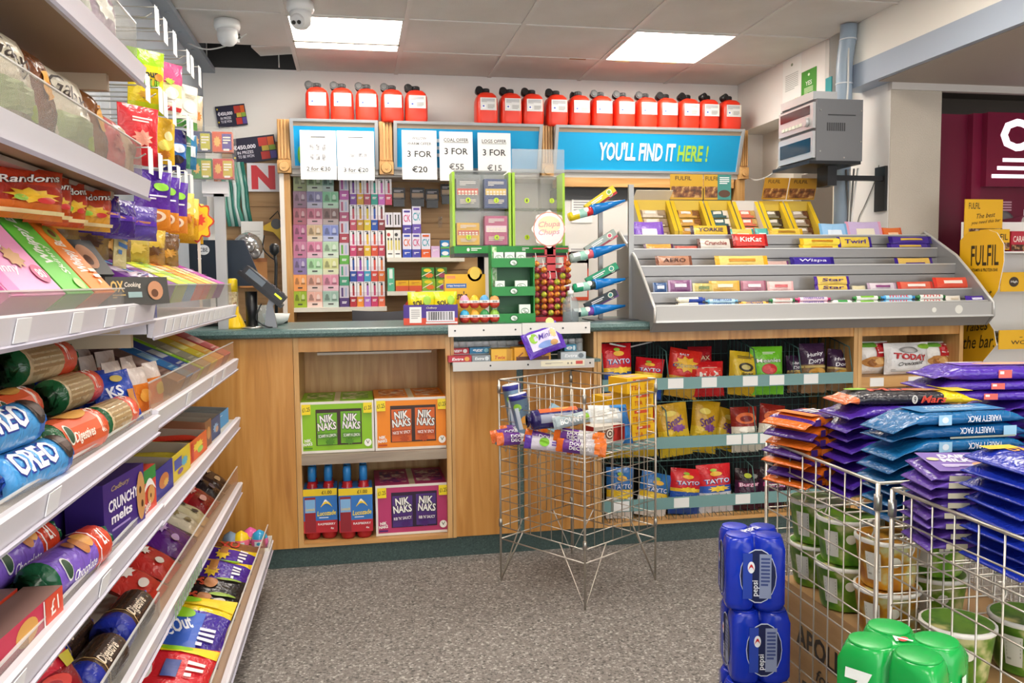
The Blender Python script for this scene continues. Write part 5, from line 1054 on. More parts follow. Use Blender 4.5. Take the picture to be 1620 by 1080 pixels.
for q, (pa, pb_, full) in enumerate(((714, 806, True), (808, 890, False))):
    x0, x1 = atY(pa, 330, DY).x, atY(pb_, 330, DY).x; z0 = zb+.0335; H = atY(760, 274, DY).z-z0; w = x1-x0
    dp = thing('ticket_dispenser', ['clear scratch card dispenser filled with four kinds of cards', 'empty clear scratch card dispenser behind the flower sign'][q], 'dispenser', ((x0+x1)/2, DY, z0))
    for s in (-1, 1): MB().box(s*w/2-(.012 if s > 0 else 0), s*w/2+(.012 if s < 0 else 0), -.045, .07, 0, H).build('side_panel', mat('#9fce1c', .3), dp)
    MB().box(-w/2+.012, w/2-.012, .06, .068, 0, H).build('back_panel', mat('#dfe2e0', .3) if full else CLEAR, dp)
    for i in range(2):
        for j in range(2):
            cx, cz = (-w/4+.003+i*(w/2-.006)), (H*.5*(1-j))
            bw = w/2-.02
            win = MB().box(cx-bw/2, cx+bw/2, -.056, -.053, cz+.008, cz+H/2-.012).build('clear_window', CLEAR, dp)
            MB().box(cx-bw/2, cx+bw/2, -.053, .06, cz+.001, cz+.006).build('card_tray', mat('#e9ecea', .1, 0, 'clear', a=.12), dp)
            dot = MB().cyl((cx, -.057, cz+.04), (cx, -.0585, cz+.04), .012, None, 14).build('number_dot', mat('#b8d81c', .4), dp)
            printed(dot, lambda u, v, k: (cx-.01+u*.02, -.0592-.0003*k, cz+.03+v*.02), [('t', str(1+j*2+i), .5, .5, .3, .6, '#2a2c14')], 'lettering')
            if full:
                c1_, c2_, nm, no = CARDS[j*2+i]; hh = H/2-.03
                b = carton('scratch_card_stack', bw-.012, hh*(.95 if j == 0 or i == 1 else .72), .05, c1_, c1_, None, None, [('r', .5, .55, .92, .22, c2_)]+[('r', .14+.145*m, .55, .1, .07, '#f4ecd8') for m in range(6)]+[('r', .14+.145*m, .46, .1, .05, '#f4ecd8') for m in range(6)]+[('l', .5, .82, .7, .16, '#e8e4e0', 3), ('l', .5, .2, .7, .16, '#e8dccc', 3)])
                b.location = ((x0+x1)/2+cx, DY-.02, z0+cz+.0065); tag(b, '%s stack of scratch cards in the ticket dispenser' % nm, 'scratch cards')
    if not full:
        hs = MB().box(-w/2, w/2, -.04, -.037, H, atY(850, 238, DY).z-z0).build('clear_header', mat('#eef2f3', .1, 0, 'clear', a=.2), dp)
    else: MB().box(-w/2+.01, w/2-.02, -.05, .06, H, H+.006).build('lid', mat('#c9cccc', .2, 0, 'clear', a=.35), dp)

# ---------------------------------------------------------------- left end of the counter
ts = thing('till_screen', 'black till screen with round logo at the left end of the counter', 'till', (atY(350, 400, 3.85).x, 3.85, ZT))
zs = atY(350, 380, 3.85).z-ZT
MB().prism([(-.13, zs), (.10, zs+.0), (.16, zs-.16), (.2, zs-.2), (-.13, zs-.2)][::-1], -.02, .0, 'y').build('screen_back', mat('#1e2a38', .3), ts)
MB().box(-.13, .1, 0, .05, zs-.18, zs).build('casing', mat('#243244', .3), ts); MB().box(-.03, .05, 0, .04, 0, zs-.18).build('stem', BLACK, ts); MB().box(-.1, .1, -.06, .1, 0, .02).build('foot', BLACK, ts)
printed(ts, lambda u, v, k: (-.12+u*.1, -.0206-.0004*k, zs-.09+v*.08), [('e', .5, .6, .5, .55, '#e6e9ec'), ('t', 'CBE', .5, .6, .36, .22, '#243244'), ('l', .5, .1, .5, .12, '#c9d0d6', 1)], 'logo')
ct = thing('card_terminal', 'black card payment terminal on a tilting pole stand', 'card reader', (atY(398, 512, 3.56).x, 3.58, ZT)); TH = atY(398, 425, 3.56).z-ZT
MB().lathe([(.045, 0), (.045, .004), (.02, .01)], 20).build('base_plate', STEEL, ct); MB().cyl((0, 0, .008), (0, 0, TH*.62), .024, None, 16).build('pole', BLACK, ct)
T = Matrix.Translation((.045, 0, TH*.68)) @ Matrix.Rotation(.72, 4, 'Y')
MB().box(-.11, .11, -.045, .045, -.016, .0, 0, T).build('cradle', mat('#1a1b1e', .3), ct)
bd = MB().box(-.1, .1, -.04, .04, .0, .034, 0, T).build('terminal_body', mat('#26282c', .35), ct)
MB().box(-.085, .0, -.0405, .03, .034, .036, 0, T).box(-.085, .0, -.042, -.04, .004, .03, 0, T).build('display', mat('#6c7884', .1), bd)
for k in range(3):
    for j in range(3): MB().box(.02+.024*k, .036+.024*k, -.03+.02*j, -.016+.02*j, .034, .038, 0, T).build('key', mat('#3a3c40', .4), bd)
MB().box(.055, .09, -.0415, -.04, .012, .02, 0, T).build('status_strip', mat('#c9d82c', .4, 0, 'emit', e=.6), bd)
MB().prism([(.05, 0), (.1, 0), (.085, .09), (.11, .12), (.075, .13), (.06, .09)], -.012, .012, 'y').build('hook_stand', mat('#8a8d92', .3, .4), ct)
cable('lead', [(.04, -.02, .1), (.02, -.03, .04), (.06, -.02, .006), (.1, 0, .004)], BLACK, ct, .003)
yb_ = thing('yellow_bottle', 'yellow plastic jug with printed sleeve beside the card terminal', 'bottle', (atY(370, 512, 3.6).x, 3.6, ZT))
MB().lathe([(.05, 0), (.048, .01), (.03, .05), (.022, .065), (.022, .09)], 18).build('body', mat('#e8c00c', .3), yb_); MB().box(-.018, .018, -.018, .018, .09, .15).build('printed_sleeve', pic('#c9b88c', '#8a5a3c', '#e8d8b0', 60), yb_); MB().lathe([(.02, .15), (.02, .2), (.012, .205)], 14).build('neck', mat('#e8c81c', .3), yb_)
cu = thing('glass_tumbler', 'clear glass tumbler behind the card terminal', 'glass', (atY(412, 505, 3.75).x, 3.75, ZT)); MB().lathe([(.03, 0), (.034, .09), (.031, .09), (.028, .006)], 18).build('glass_body', mat('#eef2f2', .05, 0, 'clear', a=.2), cu)
tag(MB().lathe([(.02, 0), (.05, .02), (.06, .05), (.057, .05), (.045, .02)], 20).build('white_bowl', mat('#e9e9e6', .3), None, (atY(437, 500, 3.82).x, 3.82, ZT)), 'small white bowl behind the card terminal', 'bowl')
# lottery ticket rack on a grey post
lr = thing('ticket_rack', 'clear two tier scratch card rack on a grey post at the left', 'ticket rack', (atY(343, 400, 3.45).x, 3.55, ZT)); lx = lr.location.x
MB().box(-.02, .02, .0, .03, 0, atY(343, 282, 3.45).z-ZT).build('post', mat('#b9bcbe', .35, .3), lr)
zz0 = atY(330, 282, 3.45).z-ZT; xl, xr = atY(296, 240, 3.45).x-lx, atY(367, 240, 3.45).x-lx
for j in range(2):
    z = zz0+j*.105
    MB().box(xl, xr, -.06, .03, z, z+.004).build('rack_shelf', CLEAR, lr); MB().box(xl, xr, -.062, -.059, z, z+.1).build('front_cover', CLEAR, lr); MB().box(xr-.003, xr, -.06, .03, z, z+.1).build('end_cover', CLEAR, lr)
    for k, (hx, h2, nm) in enumerate(((('#4a4f78', '#c9c23c', 'navy and yellow'), ('#d8562c', '#5a4a9c', 'orange and violet')), (('#3f8a44', '#c9b83c', 'green'), ('#cc3a2c', '#c9b02c', 'red')))[1-j]):
        ww = (xr-xl)/2-.008; b = carton('scratch_card_stack', ww, .078, .04, hx, hx, None, None, [('r', .73, .5, .48, .8, h2), ('s', .25, .5, .4, .6, '#e8b45c'), ('l', .73, .55, .38, .4, '#f2ece0', 3), ('r', .7, .1, .3, .1, '#f0ece6')])
        b.location = (lx+xl+.005+ww/2+k*(ww+.006), 3.52, ZT+z+.005); tag(b, '%s scratch cards in the %s tier of the clear rack' % (nm, ['lower', 'upper'][j]), 'scratch cards')
for k in range(2): MB().box(xr-.13, xr-.03, -.02+.02*k, -.018+.02*k, zz0-.05-.01*k, zz0-.002).build('hanging_ticket', mat('#e9e9ec', .4), lr)
# posters, N sign and hung goods by the back wall
def poster(px, Y, rz, base, items, name, label, cat):
    x, z, w, h = rectY(*px, Y); o = MB().box(-w/2, w/2, 0, .001, 0, h).build(name, mat(base, .4), None, (x, Y, z), (0, -.14 if name == 'prize_poster' else 0, rz))
    printed(o, flat(w, h, 0), items, 'lettering', asp=w/h); return tag(o, label, cat)
PZ = lambda a: [('t', a[0], .3, .62, .5, .2, '#f2f0fa', 0, 0, .03), ('t', 'IN PRIZES', .3, .42, .36, .12, '#f2f0fa'), ('t', 'TO BE WON', .3, .26, .36, .12, '#e6e2f4'), ('r', .72, .76, .2, .34, '#c83c2c'), ('r', .9, .76, .14, .34, '#e0641c'), ('r', .76, .5, .16, .2, '#c9b03c'), ('r', .92, .5, .14, .2, '#8fae3c'), ('r', .74, .22, .2, .3, '#c8342c'), ('r', .92, .22, .14, .3, '#5a4a9c'), ('s', .06, .85, .06, .1, '#e0c82c'), ('s', .05, .25, .06, .1, '#e0c82c')]
poster((345, 166, 392, 200), 5.455, .0, '#1f1c38', PZ(['€450,000']), 'prize_poster', 'upper dark lottery prize poster in front of the white board', 'poster')
poster((369, 216, 440, 256), 5.43, 0, '#1f1c38', PZ(['€450,000']), 'prize_poster', 'lower dark lottery poster reading 450,000 in prizes', 'poster')
poster((391, 258, 442, 303), 5.425, 0, '#ece9ee', [('t', 'N', .5, .5, .74, .84, '#d8323c', 0, 0, .06)], 'novice_plate', 'white plate with a big red N hung on the slat wall', 'sign')
poster((382, 350, 417, 408), 5.38, 0, '#e4e3de', [('l', .5, .5, .7, .5, '#cfcdc8', 6)], 'notice', 'plain white notice on the slat wall behind the till', 'notice')
poster((378, 408, 423, 455), 5.36, 0, '#c98a4c', [('r', .5, .93, 1, .12, '#a8683c'), ('l', .5, .93, .6, .05, '#f0e0cc', 1)], 'notice', 'orange brown notice behind the till', 'notice')
x, z, w, h = rectY(352, 256, 392, 358, 5.4)
hb_ = thing('wrapping_pack', 'hanging pack of clear and teal cellophane film behind the till', 'pack', (x, 5.41, z))
for k in range(7):
    rr = random.Random(k); xx = -w/2+w*(k+.5)/7
    MB().tube([(xx-.02, 0, h), (xx, -.01+.02*rr.random(), h*.6), (xx+.01*rr.uniform(-1, 1), 0, h*.3), (xx+.025, 0, 0)], .013, 6).build('film_fold', [mat('#4f9a88', .12), mat('#a8c8c0', .1), mat('#2f7a6c', .12), mat('#d8e4e2', .1)][k % 4], hb_)
ob_ = thing('orange_wrapping_pack', 'hanging pack of orange film beside the rack post', 'pack', (atY(351, 340, 5.42).x, 5.42, atY(351, 352, 5.42).z)); 
for k in range(3): MB().tube([(-.03+.02*k, 0, .28), (-.025+.02*k, .01, .14), (-.03+.022*k, 0, 0)], .011, 6).build('film_fold', mat(['#c9744c', '#d8a088', '#b05a3c'][k], .2), ob_)
bl = tag(MB().lathe([(.02, -.085), (.055, -.07), (.082, -.03), (.088, .0), (.08, .035), (.055, .07), (.015, .087)], 14).build('foil_ball', mat('#c9c8c6', .12, .8, 'foil', s=20), None, (atY(392, 391, 5.2).x, 5.2, atY(392, 391, 5.2).z)), 'shiny silver foil wrapped ball pack behind the till', 'ball')
for k in range(3): MB().lathe([(.03, -.004), (.03, .004), (.02, .006), (.01, .004)], 14).build('ball_window', mat('#8a8684', .15, .6), bl, (.02+.03*(k-1), -.08+.012*abs(k-1), .03-.035*k), (PI/2, 0, 0))
ycl = thing('yellow_clip', 'yellow spring clip hung on the slat wall beside the pine post', 'clip', (atY(432, 367, 5.38).x, 5.4, atY(432, 385, 5.38).z)); MB().prism([(-.09, .09), (.0, .07), (.06, .0), (.075, .03), (.04, .12), (.0, .14)], -.012, .012, 'y').build('jaw', mat('#e0b814', .35), ycl); MB().cyl((.02, -.014, .12), (.02, .012, .12), .032, None, 16).build('pivot', mat('#4a4a4c', .3), ycl); MB().tube([(-.02, 0, .15), (.03, 0, .2), (.05, 0, .14)], .004, 6).build('loop', mat('#3a3838', .4), ycl)
mic = thing('microphone', 'black gooseneck microphone behind the card terminal', 'microphone', (atY(440, 505, 4.05).x, 3.98, ZT)); zm = atY(440, 393, 3.98).z-ZT
MB().tube([(0, 0, 0), (0, 0, zm*.5), (.005, 0, zm*.8), (0, -.01, zm-.02)], .007, 8).build('gooseneck', BLACK, mic); MB().lathe([(.01, -.03), (.022, -.015), (.022, .01), (.012, .022)], 14, c=(0, -.012, zm)).build('mic_head', BLACK, mic); MB().lathe([(.05, 0), (.05, .015), (.02, .03)], 18).build('foot', BLACK, mic)
tag(cable('wall_cable', [atY(418, 372, 5.3), atY(416, 392, 5.3), atY(425, 404, 5.3), atY(436, 412, 5.3)], BLACK, None, .004), 'black lead hanging below the yellow clip', 'cable')
# office chair back behind the counter
oc = thing('office_chair', 'grey office chair behind the counter', 'chair', (atY(614, 500, 4.55).x, 4.55, 0)); ozb = atY(614, 490, 4.55).z-.36
bk = pillow('backrest', .38, .36, .06, [(1, '#4a4a50')], oc, 'lr', 3, .02, 10, 8, None, lambda c: mat(c, .8)); bk.location = (0, 0, ozb)
MB().box(-.22, .22, .02, .42, .42, .49).build('seat', mat('#4a4a50', .8), oc); MB().box(-.03, .03, .02, .05, .45, ozb+.1).build('back_stem', BLACK, oc); MB().cyl((0, .22, .06), (0, .22, .42), .025, None, 12).build('gas_column', BLACK, oc)
for k in range(5): a = 2*PI*k/5; MB().tube([(0, .22, .08), (.28*math.cos(a), .22+.28*math.sin(a), .05)], .02, 6).cyl((.28*math.cos(a), .205+.28*math.sin(a), .028), (.28*math.cos(a), .235+.28*math.sin(a), .028), .028, None, 10).build('leg', BLACK, oc)
# ---------------------------------------------------------------- gum niche
NZ, NY = .8475, 3.46
def nb(px0, px1, h, d, Y, hx, items, label, z=NZ, name='gum_carton', cat='gum carton', rz=0):
    a, b = atY(px0, 555, Y).x, atY(px1, 555, Y).x; o = carton(name, b-a-.001, h, d, hx, hx, None, None, items); o.location = ((a+b)/2, Y+d/2, z); o.rotation_euler = (0, 0, rz); return tag(o, label, cat)
EX = lambda c, t='Extra': [('t', t, .4, .5, .5, .46, '#f2f4f6', 0, .2, .02), ('e', .8, .5, .22, .7, c)]
nb(709, 746, .026, .07, NY, '#b8303c', EX('#e0a04c'), 'flat red gum carton at the left front of the niche'); nb(746.5, 776, .026, .07, NY, '#8a9298', EX('#cfd6da'), 'flat silver gum carton at the front of the niche')
nb(711, 742, .024, .05, NY+.075, '#c0303c', EX('#f0f0ec', 'eggs'), 'upper red gum carton at the back left of the niche', NZ+.028); nb(743, 776, .026, .05, NY+.075, '#2f84b4', EX('#8fd0e0', 'egg'), 'blue gum carton at the back of the niche', NZ+.028)
nb(709, 776, .0275, .05, NY+.075, '#cfd2d4', None, 'plain white carton under the red and blue gum cartons', NZ)
nb(777, 812, .05, .08, NY+.01, '#e6b43c', [('t', 'Twix', .4, .3, .5, .3, '#c83c2c', 0, .2), ('r', .8, .5, .2, 1, '#c9942c')], 'yellow chocolate carton in the niche beside the longer one', name='chocolate_carton', cat='carton')
nb(812.5, 871, .056, .08, NY-.02, '#d99a24', [('t', 'Twix', .5, .72, .22, .2, '#7a3c14', 0, .2), ('r', .5, .18, .9, .3, '#5a2f14'), ('r', .16, .45, .2, .1, '#8a5020', .7), ('r', .84, .45, .2, .1, '#8a5020', .7), ('l', .5, .48, .3, .1, '#7a4a1c', 1)], 'long amber chocolate carton with brown base in the niche', name='chocolate_carton', cat='carton', rz=.05)
nb(887, 927, .03, .06, NY, '#b9c2c8', EX('#6a747c'), 'white and grey gum carton at the right front of the niche'); nb(893, 912, .03, .05, NY+.06, '#3f8fb0', EX('#d8eef4', 'e'), 'small blue gum carton at the right back of the niche', NZ+.028)
for k in range(9):
    xx = atY(718+k*12.6, 540, NY+.15).x; b = thing('gum_bottle', 'white gum tub at the back of the niche, %s of nine' % nth(k, 9, 'left', 'right'), 'gum tub', (xx, NY+.155, NZ)); MB().lathe([(.018, 0), (.019, .004), (.019, .055)], 14).build('tub', mat('#e9ecee', .3), b); MB().lathe([(.0195, .055), (.0195, .074), (.018, .076)], 14).build('lid', mat('#f4f4f2', .3), b)
for k in range(3):
    xx = atY(893+k*12, 540, NY+.14).x; b = thing('gum_bottle', 'white gum tub at the right end of the niche, %s one' % ['left', 'middle', 'right'][k], 'gum tub', (xx, NY+.15, NZ)); MB().lathe([(.016, 0), (.016, .06)], 14).build('tub', mat('#dfe6ea', .3), b); MB().lathe([(.0165, .06), (.0165, .076), (.015, .078)], 14).build('lid', mat('#f2f2f0', .3), b)
pb2 = pillow('chocolate_bag', .17, .125, .03, [(1, '#5a2fb0')], None, 'lr', 91, .07, 14, 10, [('r', .5, .5, .74, .62, '#d8d0ec'), ('e', .26, .62, .22, .36, '#8fc23c'), ('t', 'Mini', .54, .62, .34, .2, '#4a2a9c', .05, .3), ('e', .5, .3, .4, .24, '#7a98d8'), ('s', .78, .62, .18, .4, '#e6c88c'), ('e', .72, .28, .2, .2, '#c89a5c')])
pb2.location = (atY(868, 552, 3.42).x, 3.422, NZ+.03); pb2.rotation_euler = (-.35, -.3, .1); tag(pb2, 'purple and white chocolate bag lying tilted across the niche', 'chocolate bag')
st_ = MB().cyl((0, 0, 0), (0, -.002, 0), .018, None, 18).build('price_sticker', mat('#cfe08c', .4), pb2, (.055, -.012, .125)); 
rc_ = tag(MB().lathe([(.002, 0), (.03, .004), (.034, .012), (.02, .02), (.002, .022)], 16).build('red_sweet_tin', mat('#d8442c', .3), None, (atY(832, 537, NY+.09).x, NY+.1, NZ+.058)), 'round orange red sweet tin behind the amber carton', 'tin')
# ================================================================ wire bins and what they hold
def slab(name, w, d, t, cols, top=None, front=None, seed=0, fin=.022, droop=.3, finish=foil, left=None):
    """flat multipack in film lying down: crimped fins left and right; rests on z=0"""
    rnd = random.Random(seed); n = 16; mb = MB(); xs = [-w/2-fin, -w/2-fin*.5, -w/2, -w/2+.01, -w/2+.03]+[-w/2+.03+(w-.06)*i/6 for i in range(1, 6)]+[w/2-.03, w/2-.01, w/2, w/2+fin*.5, w/2+fin]
    mats = [finish(c) for _, c in cols]; vs = []
    ph = rnd.uniform(0, 6)
    for x in xs:
        e = abs(x)-w/2
        if e > 0: hh = .0012; zc = t*.5-droop*e*(1+.3*math.sin(ph)); dd = d*.97
        else:
            q = min(1, -e/.03); hh = t/2*(.25+.75*math.sqrt(q)); zc = hh+(t/2-hh)*(1-q)*.6; dd = d*(.985+.01*math.sin(x*40+ph))
        for k in range(n):
            a = 2*PI*k/n; c, s_ = math.cos(a), math.sin(a); ex = .38
            vs.append((x, math.copysign(abs(c)**ex, c)*dd/2, zc+math.copysign(abs(s_)**.62, s_)*hh*(1+.06*math.sin(x*70+k+ph))))
    fs, ms = [], []
    for i in range(len(xs)-1):
        f = ((xs[i]+xs[i+1])/2+w/2)/w; m = next((j for j, (lim, _) in enumerate(cols) if f <= lim), len(cols)-1)
        for k in range(n): fs.append((i*n+k, i*n+(k+1) % n, (i+1)*n+(k+1) % n, (i+1)*n+k)); ms.append(m)
    fs = [tuple(reversed(f)) for f in fs]
    fs += [tuple(range(n)), tuple((len(xs)-1)*n+k for k in range(n-1, -1, -1))]; ms += [0, len(cols)-1]
    mb.add(vs, fs, ms, True); ob = mb.build(name, mats)
    if top: printed(ob, lambda u, v, k: (u*w-w/2, v*d*.92-d*.46, t+.0015+.0005*k), top, 'printed_top', asp=w/d)
    if front: printed(ob, lambda u, v, k: (u*w-w/2, -d/2-.0012-.0004*k, v*t), front, 'printed_front', asp=w/t)
    return ob
WIRE = mat('#c4bdb2', .32, .75)
def wire_bin(label, cs, H=.8, zlow=.22, shelf=.55, hooks=((.05, 0), (.3, 0), (.5, 0), (.9, 0)), nv=8, nh=11):
    """cs: four floor corners in order"""
    cs = [Vector((x, y, 0)) for x, y in cs]; c0 = sum(cs, Vector())/4
    t = thing('wire_bin', label, 'wire bin', c0); P = [c-c0 for c in cs]; up = Vector((0, 0, 1))
    for i in range(4):
        a, b = P[i], P[(i+1) % 4]; m = MB(); fr = MB()
        for k in range(1, nv): p = a.lerp(b, k/nv); m.tube([p+up*zlow, p+up*H], .0018, 5)
        for k in range(1, nh): z = zlow+(H-zlow)*k/nh; m.tube([a+up*z, b+up*z], .0018, 5)
        m.build('side_mesh', WIRE, t)
        fr.tube([a+up*H, b+up*H], .0035, 6).build('top_rim', WIRE, t); MB().tube([a+up*zlow, b+up*zlow], .0025, 6).build('lower_rim', WIRE, t)
        if zlow > .06: MB().tube([a+up*(zlow-.05), b+up*(zlow-.05)], .003, 6).build('base_rod', WIRE, t)
        g = MB().tube([a, a+up*H], .0045, 8); g.build('corner_post', WIRE, t)
        if zlow > .1:
            l = MB(); q = a.lerp(b, .28)+up*(zlow-.05+.0); r = a.lerp(P[i-1], .28)+up*(zlow-.05); l.tube([q+up*.05, a+up*.004, r+up*.05], .003, 6).build('leg_brace', WIRE, t)
        MB().cyl(a+up*(zlow+.0), a+up*(zlow+.03), .0075, None, 8).build('post_clip', STEEL, t); MB().cyl(a+up*(H-.05), a+up*(H-.02), .0075, None, 8).build('post_clip', STEEL, t)
    sh = MB()
    for k in range(nv+1):
        u = k/nv; sh.tube([P[0].lerp(P[1], u)+up*shelf, P[3].lerp(P[2], u)+up*shelf], .002, 5); sh.tube([P[0].lerp(P[3], u)+up*shelf, P[1].lerp(P[2], u)+up*shelf], .002, 5)
    s_ = sh.build('wire_shelf', WIRE, t)
    for u, e in hooks:
        p = P[0].lerp(P[1], u); n_ = Vector(((P[1]-P[0]).y, -(P[1]-P[0]).x, 0)).normalized()*.012
        MB().tube([p+up*(shelf+.004), p-n_+up*(shelf+.006), p-n_*1.2+up*(shelf-.015), p-n_*.6+up*(shelf-.03), p-n_*.1+up*(shelf-.02)], .0022, 6).build('shelf_hook', WIRE, s_)
    return t
wire_bin('tall wire bin of biscuits standing on V shaped legs before the counter', [(.54, 3.195), (.785, 2.84), (1.135, 3.07), (.896, 3.455)], hooks=((.06, 0), (.36, 0), (.46, 0), (.9, 0)))
BZ = .555
def inbin(o, px, py, Y, rot=(0, 0, 0), label='', cat='', z=None):
    p = atY(px, py, Y); o.location = (p.x, Y, p.z if z is None else z); o.rotation_euler = rot; return tag(o, label, cat)
# biscuit tubes
for k, (px, py, Y, rx, rz, lab) in enumerate(((822, 668, 3.17, .05, -.1, 'back'), (834, 668, 3.12, .04, -.14, 'front'))):
    H_ = .2 if k == 0 else .17; mb = MB().lathe([(.033, 0, 0), (.035, .004, 0), (.035, H_-.02, 2), (.036, H_-.02, 2), (.036, H_, 1), (.032, H_+.002, 1)], 18)
    o = mb.build('biscuit_tube', [mat('#8fb0cc', .35), mat('#e9eaf0', .35), mat('#2c2f90', .35)])
    printed(o, lambda u, v, q: (.0355*math.sin((u-.5)*2.4), -.0357*math.cos((u-.5)*2.4)-.0004*q, .01+v*(H_-.03)), [('e', .6, .35, .5, .4, '#e8a43c'), ('e', .35, .8, .4, .22, '#8fc23c'), ('r', .3, .5, .2, .6, '#d0dce8'), ('l', .62, .75, .4, .12, '#3a4a7c', 2)])
    inbin(o, px, py, Y, (-.02, -.16-.06*k, rz), 'pale blue biscuit tube with white lid standing in the wire bin, %s one' % lab, 'biscuit tube', BZ+.03)
o = carton('blue_wafer_box', .07, .1, .03, '#a8d0e6', '#8fc0dc', None, None, [('e', .5, .6, .6, .4, '#f2f4f6'), ('s', .6, .4, .5, .4, '#5aa0d0')]); inbin(o, 868, 660, 3.2, (-.1, .5, 0), 'pale blue box leaning behind the navy cake roll', 'box', BZ+.04)
o = roll('cake_roll', .21, .036, [(.2, '#28205c'), (.85, '#2c2a6c'), (1, '#28205c')], None, [('r', .55, .75, .7, .4, '#d8622c'), ('e', .62, .8, .3, .3, '#e8a04c'), ('r', .5, .32, .6, .3, '#9aa0b4'), ('l', .55, .32, .3, .14, '#e6e6ee', 1)]); inbin(o, 878, 668, 2.99, (0, -.04, .08), 'navy and orange cake roll lying across the wire bin', 'cake roll', BZ+.085)
BB = [(815, 690, 3.12, .12, -.12, 0), (822, 706, 3.09, .2, .05, 0), (820, 700, 3.12, .14, .02, 1), (866, 702, 2.97, -.3, .22, 0), (868, 716, 2.95, -.3, .12, 2), (914, 696, 2.9, -.5, .08, 0), (918, 708, 2.885, -.52, .0, 0), (918, 722, 2.87, -.55, .06, 0), (830, 684, 3.14, .05, -.08, 0)]
DD = [('Double', 'Decker')]
for k, (px, py, Y, rz, ry, kind) in enumerate(BB):
    cols = [[(.14, '#d8641c'), (.5, '#6a3a8c'), (.86, '#c9c4c8'), (1, '#e0701c')], [(.1, '#6a8a94'), (.9, '#8aa8b0'), (1, '#e8ecee')], [(.12, '#5a3a9c'), (.88, '#d8d2e0'), (1, '#d8641c')]][kind]
    it = [('t', 'DOUBLE', .5, .66, .42, .26, '#f2f0f4', 0, 0, .02), ('t', 'DECKER', .5, .34, .42, .26, '#f2f0f4', 0, 0, .02), ('r', .84, .5, .1, .8, '#e8761c')] if kind == 0 else [('t', 'BOUNTY', .5, .5, .6, .46, '#f2f6f6', 0, .1, .03)] if kind == 1 else [('e', .4, .6, .2, .7, '#7fc22c'), ('l', .7, .5, .3, .4, '#5a3a9c', 2)]
    o = pillow('chocolate_multipack', .185, .05, .034, cols, None, 'lr', 200+k, .07, 14, 6, it)
    inbin(o, px, py, Y, (-.3, ry, rz), ['orange and purple chocolate multipack in the tall wire bin, %s' % ['at the far left corner', 'left below the coconut pack', '', 'at the middle of the front', '', 'uppermost at the front corner', 'second at the front corner', 'lowest at the front corner', 'at the left under the tubes'][k], 'grey blue coconut chocolate multipack at the left of the wire bin', 'white and purple chocolate multipack at the front of the wire bin'][kind], 'chocolate pack', max(BZ+.006, atY(px, py, Y).z-.012))
o = pillow('chocolate_multipack', .15, .045, .03, [(.1, '#9aa8ae'), (.9, '#a8b8bc'), (1, '#dfe4e6')], None, 'lr', 215, .07, 14, 6, [('t', 'BOUNTY', .5, .5, .7, .5, '#f4f6f6', 0, .1, .03), ('e', .85, .5, .14, .6, '#8fc23c')]); inbin(o, 908, 676, 2.93, (-.25, -.16, .1), 'grey coconut chocolate multipack on top at the front of the wire bin', 'chocolate pack', BZ+.1)
o = carton('swiss_roll_box', .14, .062, .075, '#cfc6b8', '#b8261c', '#d8d0c4', None, [('r', .86, .5, .28, 1, '#b8261c'), ('l', .3, .5, .4, .5, '#8a5a3c', 3)], None, None)
printed(o, lambda u, v, k: (.0706+.0004*k, -.037+u*.074, v*.062), [('e', .5, .5, .7, .85, '#5a3420'), ('e', .5, .5, .52, .64, '#f0e6d4'), ('e', .5, .5, .36, .44, '#5a3420'), ('e', .5, .5, .2, .24, '#f0e6d4')], 'swirl_print', asp=1.2)
printed(o, flat(.14, .062, -.0375), [('r', .8, .5, .4, 1, '#b8261c'), ('e', .5, .52, .3, .7, '#5a3420'), ('e', .5, .52, .22, .52, '#f0e6d4'), ('e', .5, .52, .15, .34, '#5a3420'), ('e', .5, .52, .08, .18, '#f0e6d4')], 'swirl_print', asp=2.2)
inbin(o, 955, 702, 2.98, (0, 0, .35), 'cream and red swiss roll box with a swirl in the wire bin', 'cake box', BZ+.03)
for k, (px, py, z) in enumerate(((972, 700, BZ+.006), (966, 668, BZ+.075))):
    o = pillow('wafer_bag', .17, .085, .06, [(.3, '#d9dad6'), (.72, '#cfd6da'), (.9, '#2f7ac0'), (1, '#1f62ac')], None, 'lr', 220+k, .08, 14, 10, [('r', .35, .5, .5, .5, '#e6e6e0'), ('l', .35, .5, .4, .3, '#b9bcba', 4), ('r', .7, .86, .5, .18, '#2f84c8')]); inbin(o, px, py, 3.02, (-.4, .05, .25), 'white and blue wafer bag in the wire bin, %s one' % ['lower', 'upper'][k], 'biscuit bag', z)
TEA = lambda: [('r', .5, .8, .6, .2, '#d8502c'), ('l', .5, .8, .4, .12, '#f6e6d0', 1), ('t', 'TEA', .3, .35, .36, .3, '#c8481c'), ('l', .75, .35, .3, .4, '#c88a1c', 4)]
for k, (px, z, Y, rz, w_, nm) in enumerate(((1003, .0, 3.15, .42, .12, 'bottom'), (1000, .062, 3.15, .38, .12, 'second'), (1001, .124, 3.15, .45, .12, 'third'), (1000, .186, 3.14, .4, .15, 'top'), (968, .1, 3.24, .3, .12, 'back left'))):
    o = carton('tea_box', w_, .06, .11, '#f0bc10', '#e8ac10', '#f2c42c', None, TEA(), [('r', .4, .5, .5, .5, '#c9a08c'), ('l', .4, .5, .4, .3, '#f4e6dc', 3)])
    o.location = (atY(px, 660, Y).x, Y, BZ+.004+z); o.rotation_euler = (0, 0, rz); tag(o, 'yellow tea box in the wire bin, %s one of the pile' % nm, 'tea box')
